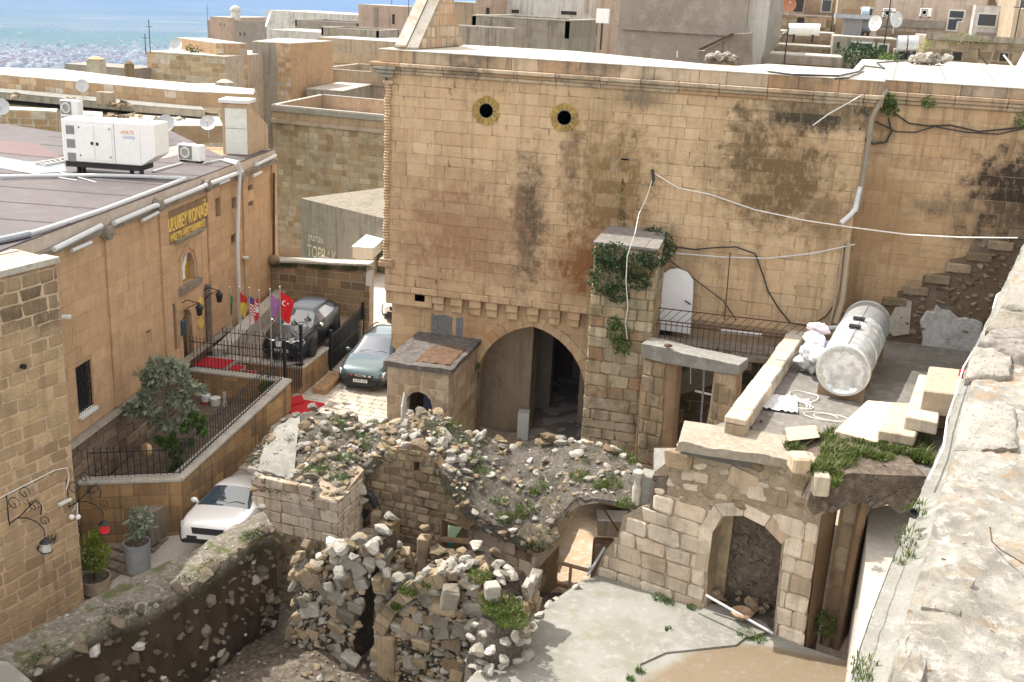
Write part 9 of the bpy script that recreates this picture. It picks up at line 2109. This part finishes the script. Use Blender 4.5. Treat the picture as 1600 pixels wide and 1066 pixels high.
bush([(432,34+42,90,.5),(300,80,74,.5)],M_DGREEN,'dark tree tops between the rooftops on the left',.2)

# ---- slope of the old town, plain, far town, air
def terr(i,j):
    x=-420+1100*i;y=64+900*j ** 1.6;d=max(0,(y-64)*.9-x*.35);z=-3.2-.30*d if x < 0 or d > 0 else-3.2
    z=-3.2-.33*max(0,-x*.5+(y-90)*.55)*(1 if x < 0 else max(0,1-x/60))+(9*sm(0,60,x)*sm(60,95,y));return (x,y,max(-470,z))
tag(sheet('hillside',60,60,terr,ground_mat('hill_ground',(0.22,0.20,0.12),(0.16,0.15,0.09),(0.28,0.24,0.17),.05,.3),None,True),None,None,None,'structure')
s=NB('plain_fields');n1_=s.noise(.00045,5,.6,stretch=(1,.45,1));v_=s.voro(.0016,'F1','Color',stretch=(1,.5,1));sx_=s.N.new('ShaderNodeSeparateColor');s.L.new(v_,sx_.inputs[0])
c=s.mix(s.ramp(sx_.outputs[0],.2,.8),(0.12,0.18,0.09),(0.21,0.21,0.14));c=s.mix(s.ramp(n1_,.45,.6),c,(0.07,0.14,0.05));c=s.mix(s.ramp(sx_.outputs[1],.86,.92),c,(0.36,0.30,0.22));s.done(c,1)
PZ=-470.0
tag(MB().add([(-52000,-2000,PZ),(24000,-2000,PZ),(24000,46000,PZ),(-52000,46000,PZ)],[(0,1,2,3)]).build('plain',s.m),None,None,None,'structure')
mb=MB();M_TWN=[plain('town_white',(0.68,0.66,0.62),.9,var=.1,scale=.01),plain('town_tan',(0.50,0.44,0.37),.9,var=.1,scale=.01),plain('town_grey',(0.36,0.36,0.37),.9,var=.1,scale=.01),plain('town_roof',(0.42,0.24,0.18),.9,var=.1,scale=.01)]
for _ in range(1700):
    x_=rnd.uniform(-120,260) if rnd.random() < .9 else rnd.uniform(-150,420);y_=rnd.gauss(88,9)
    if not 66 < y_ < 112:y_=rnd.uniform(72,108)
    if rnd.random() < .07:y_=rnd.uniform(38,68)
    p=P(x_,y_,z=PZ);w_=rnd.uniform(10,28);mb.cur=rnd.choice((0,0,1,1,2,3));mb.obox((p.x,p.y,PZ),w_,rnd.uniform(10,26),rnd.uniform(6,24) if y_ > 68 else 6,rnd.uniform(0,3))
tag(mb.build('far_town',M_TWN,fixn=False),'far town of pale blocks spread over the hazy plain','town',None,'stuff')
HZ=bpy.data.materials.new('air');HZ.use_nodes=True;hn=HZ.node_tree;hn.nodes.remove(hn.nodes['Principled BSDF']);pv_=hn.nodes.new('ShaderNodeVolumePrincipled')
pv_.inputs['Color'].default_value=(0.30,0.46,0.74,1);pv_.inputs['Density'].default_value=HAZE;pv_.inputs['Anisotropy'].default_value=0.0;hn.links.new(pv_.outputs[0],hn.nodes['Material Output'].inputs['Volume'])
o=MB().box(-53000,25000,-3000,47000,PZ-1,17).build('haze',HZ);o['kind']='stuff';o['label']='pale blue haze over the plain'
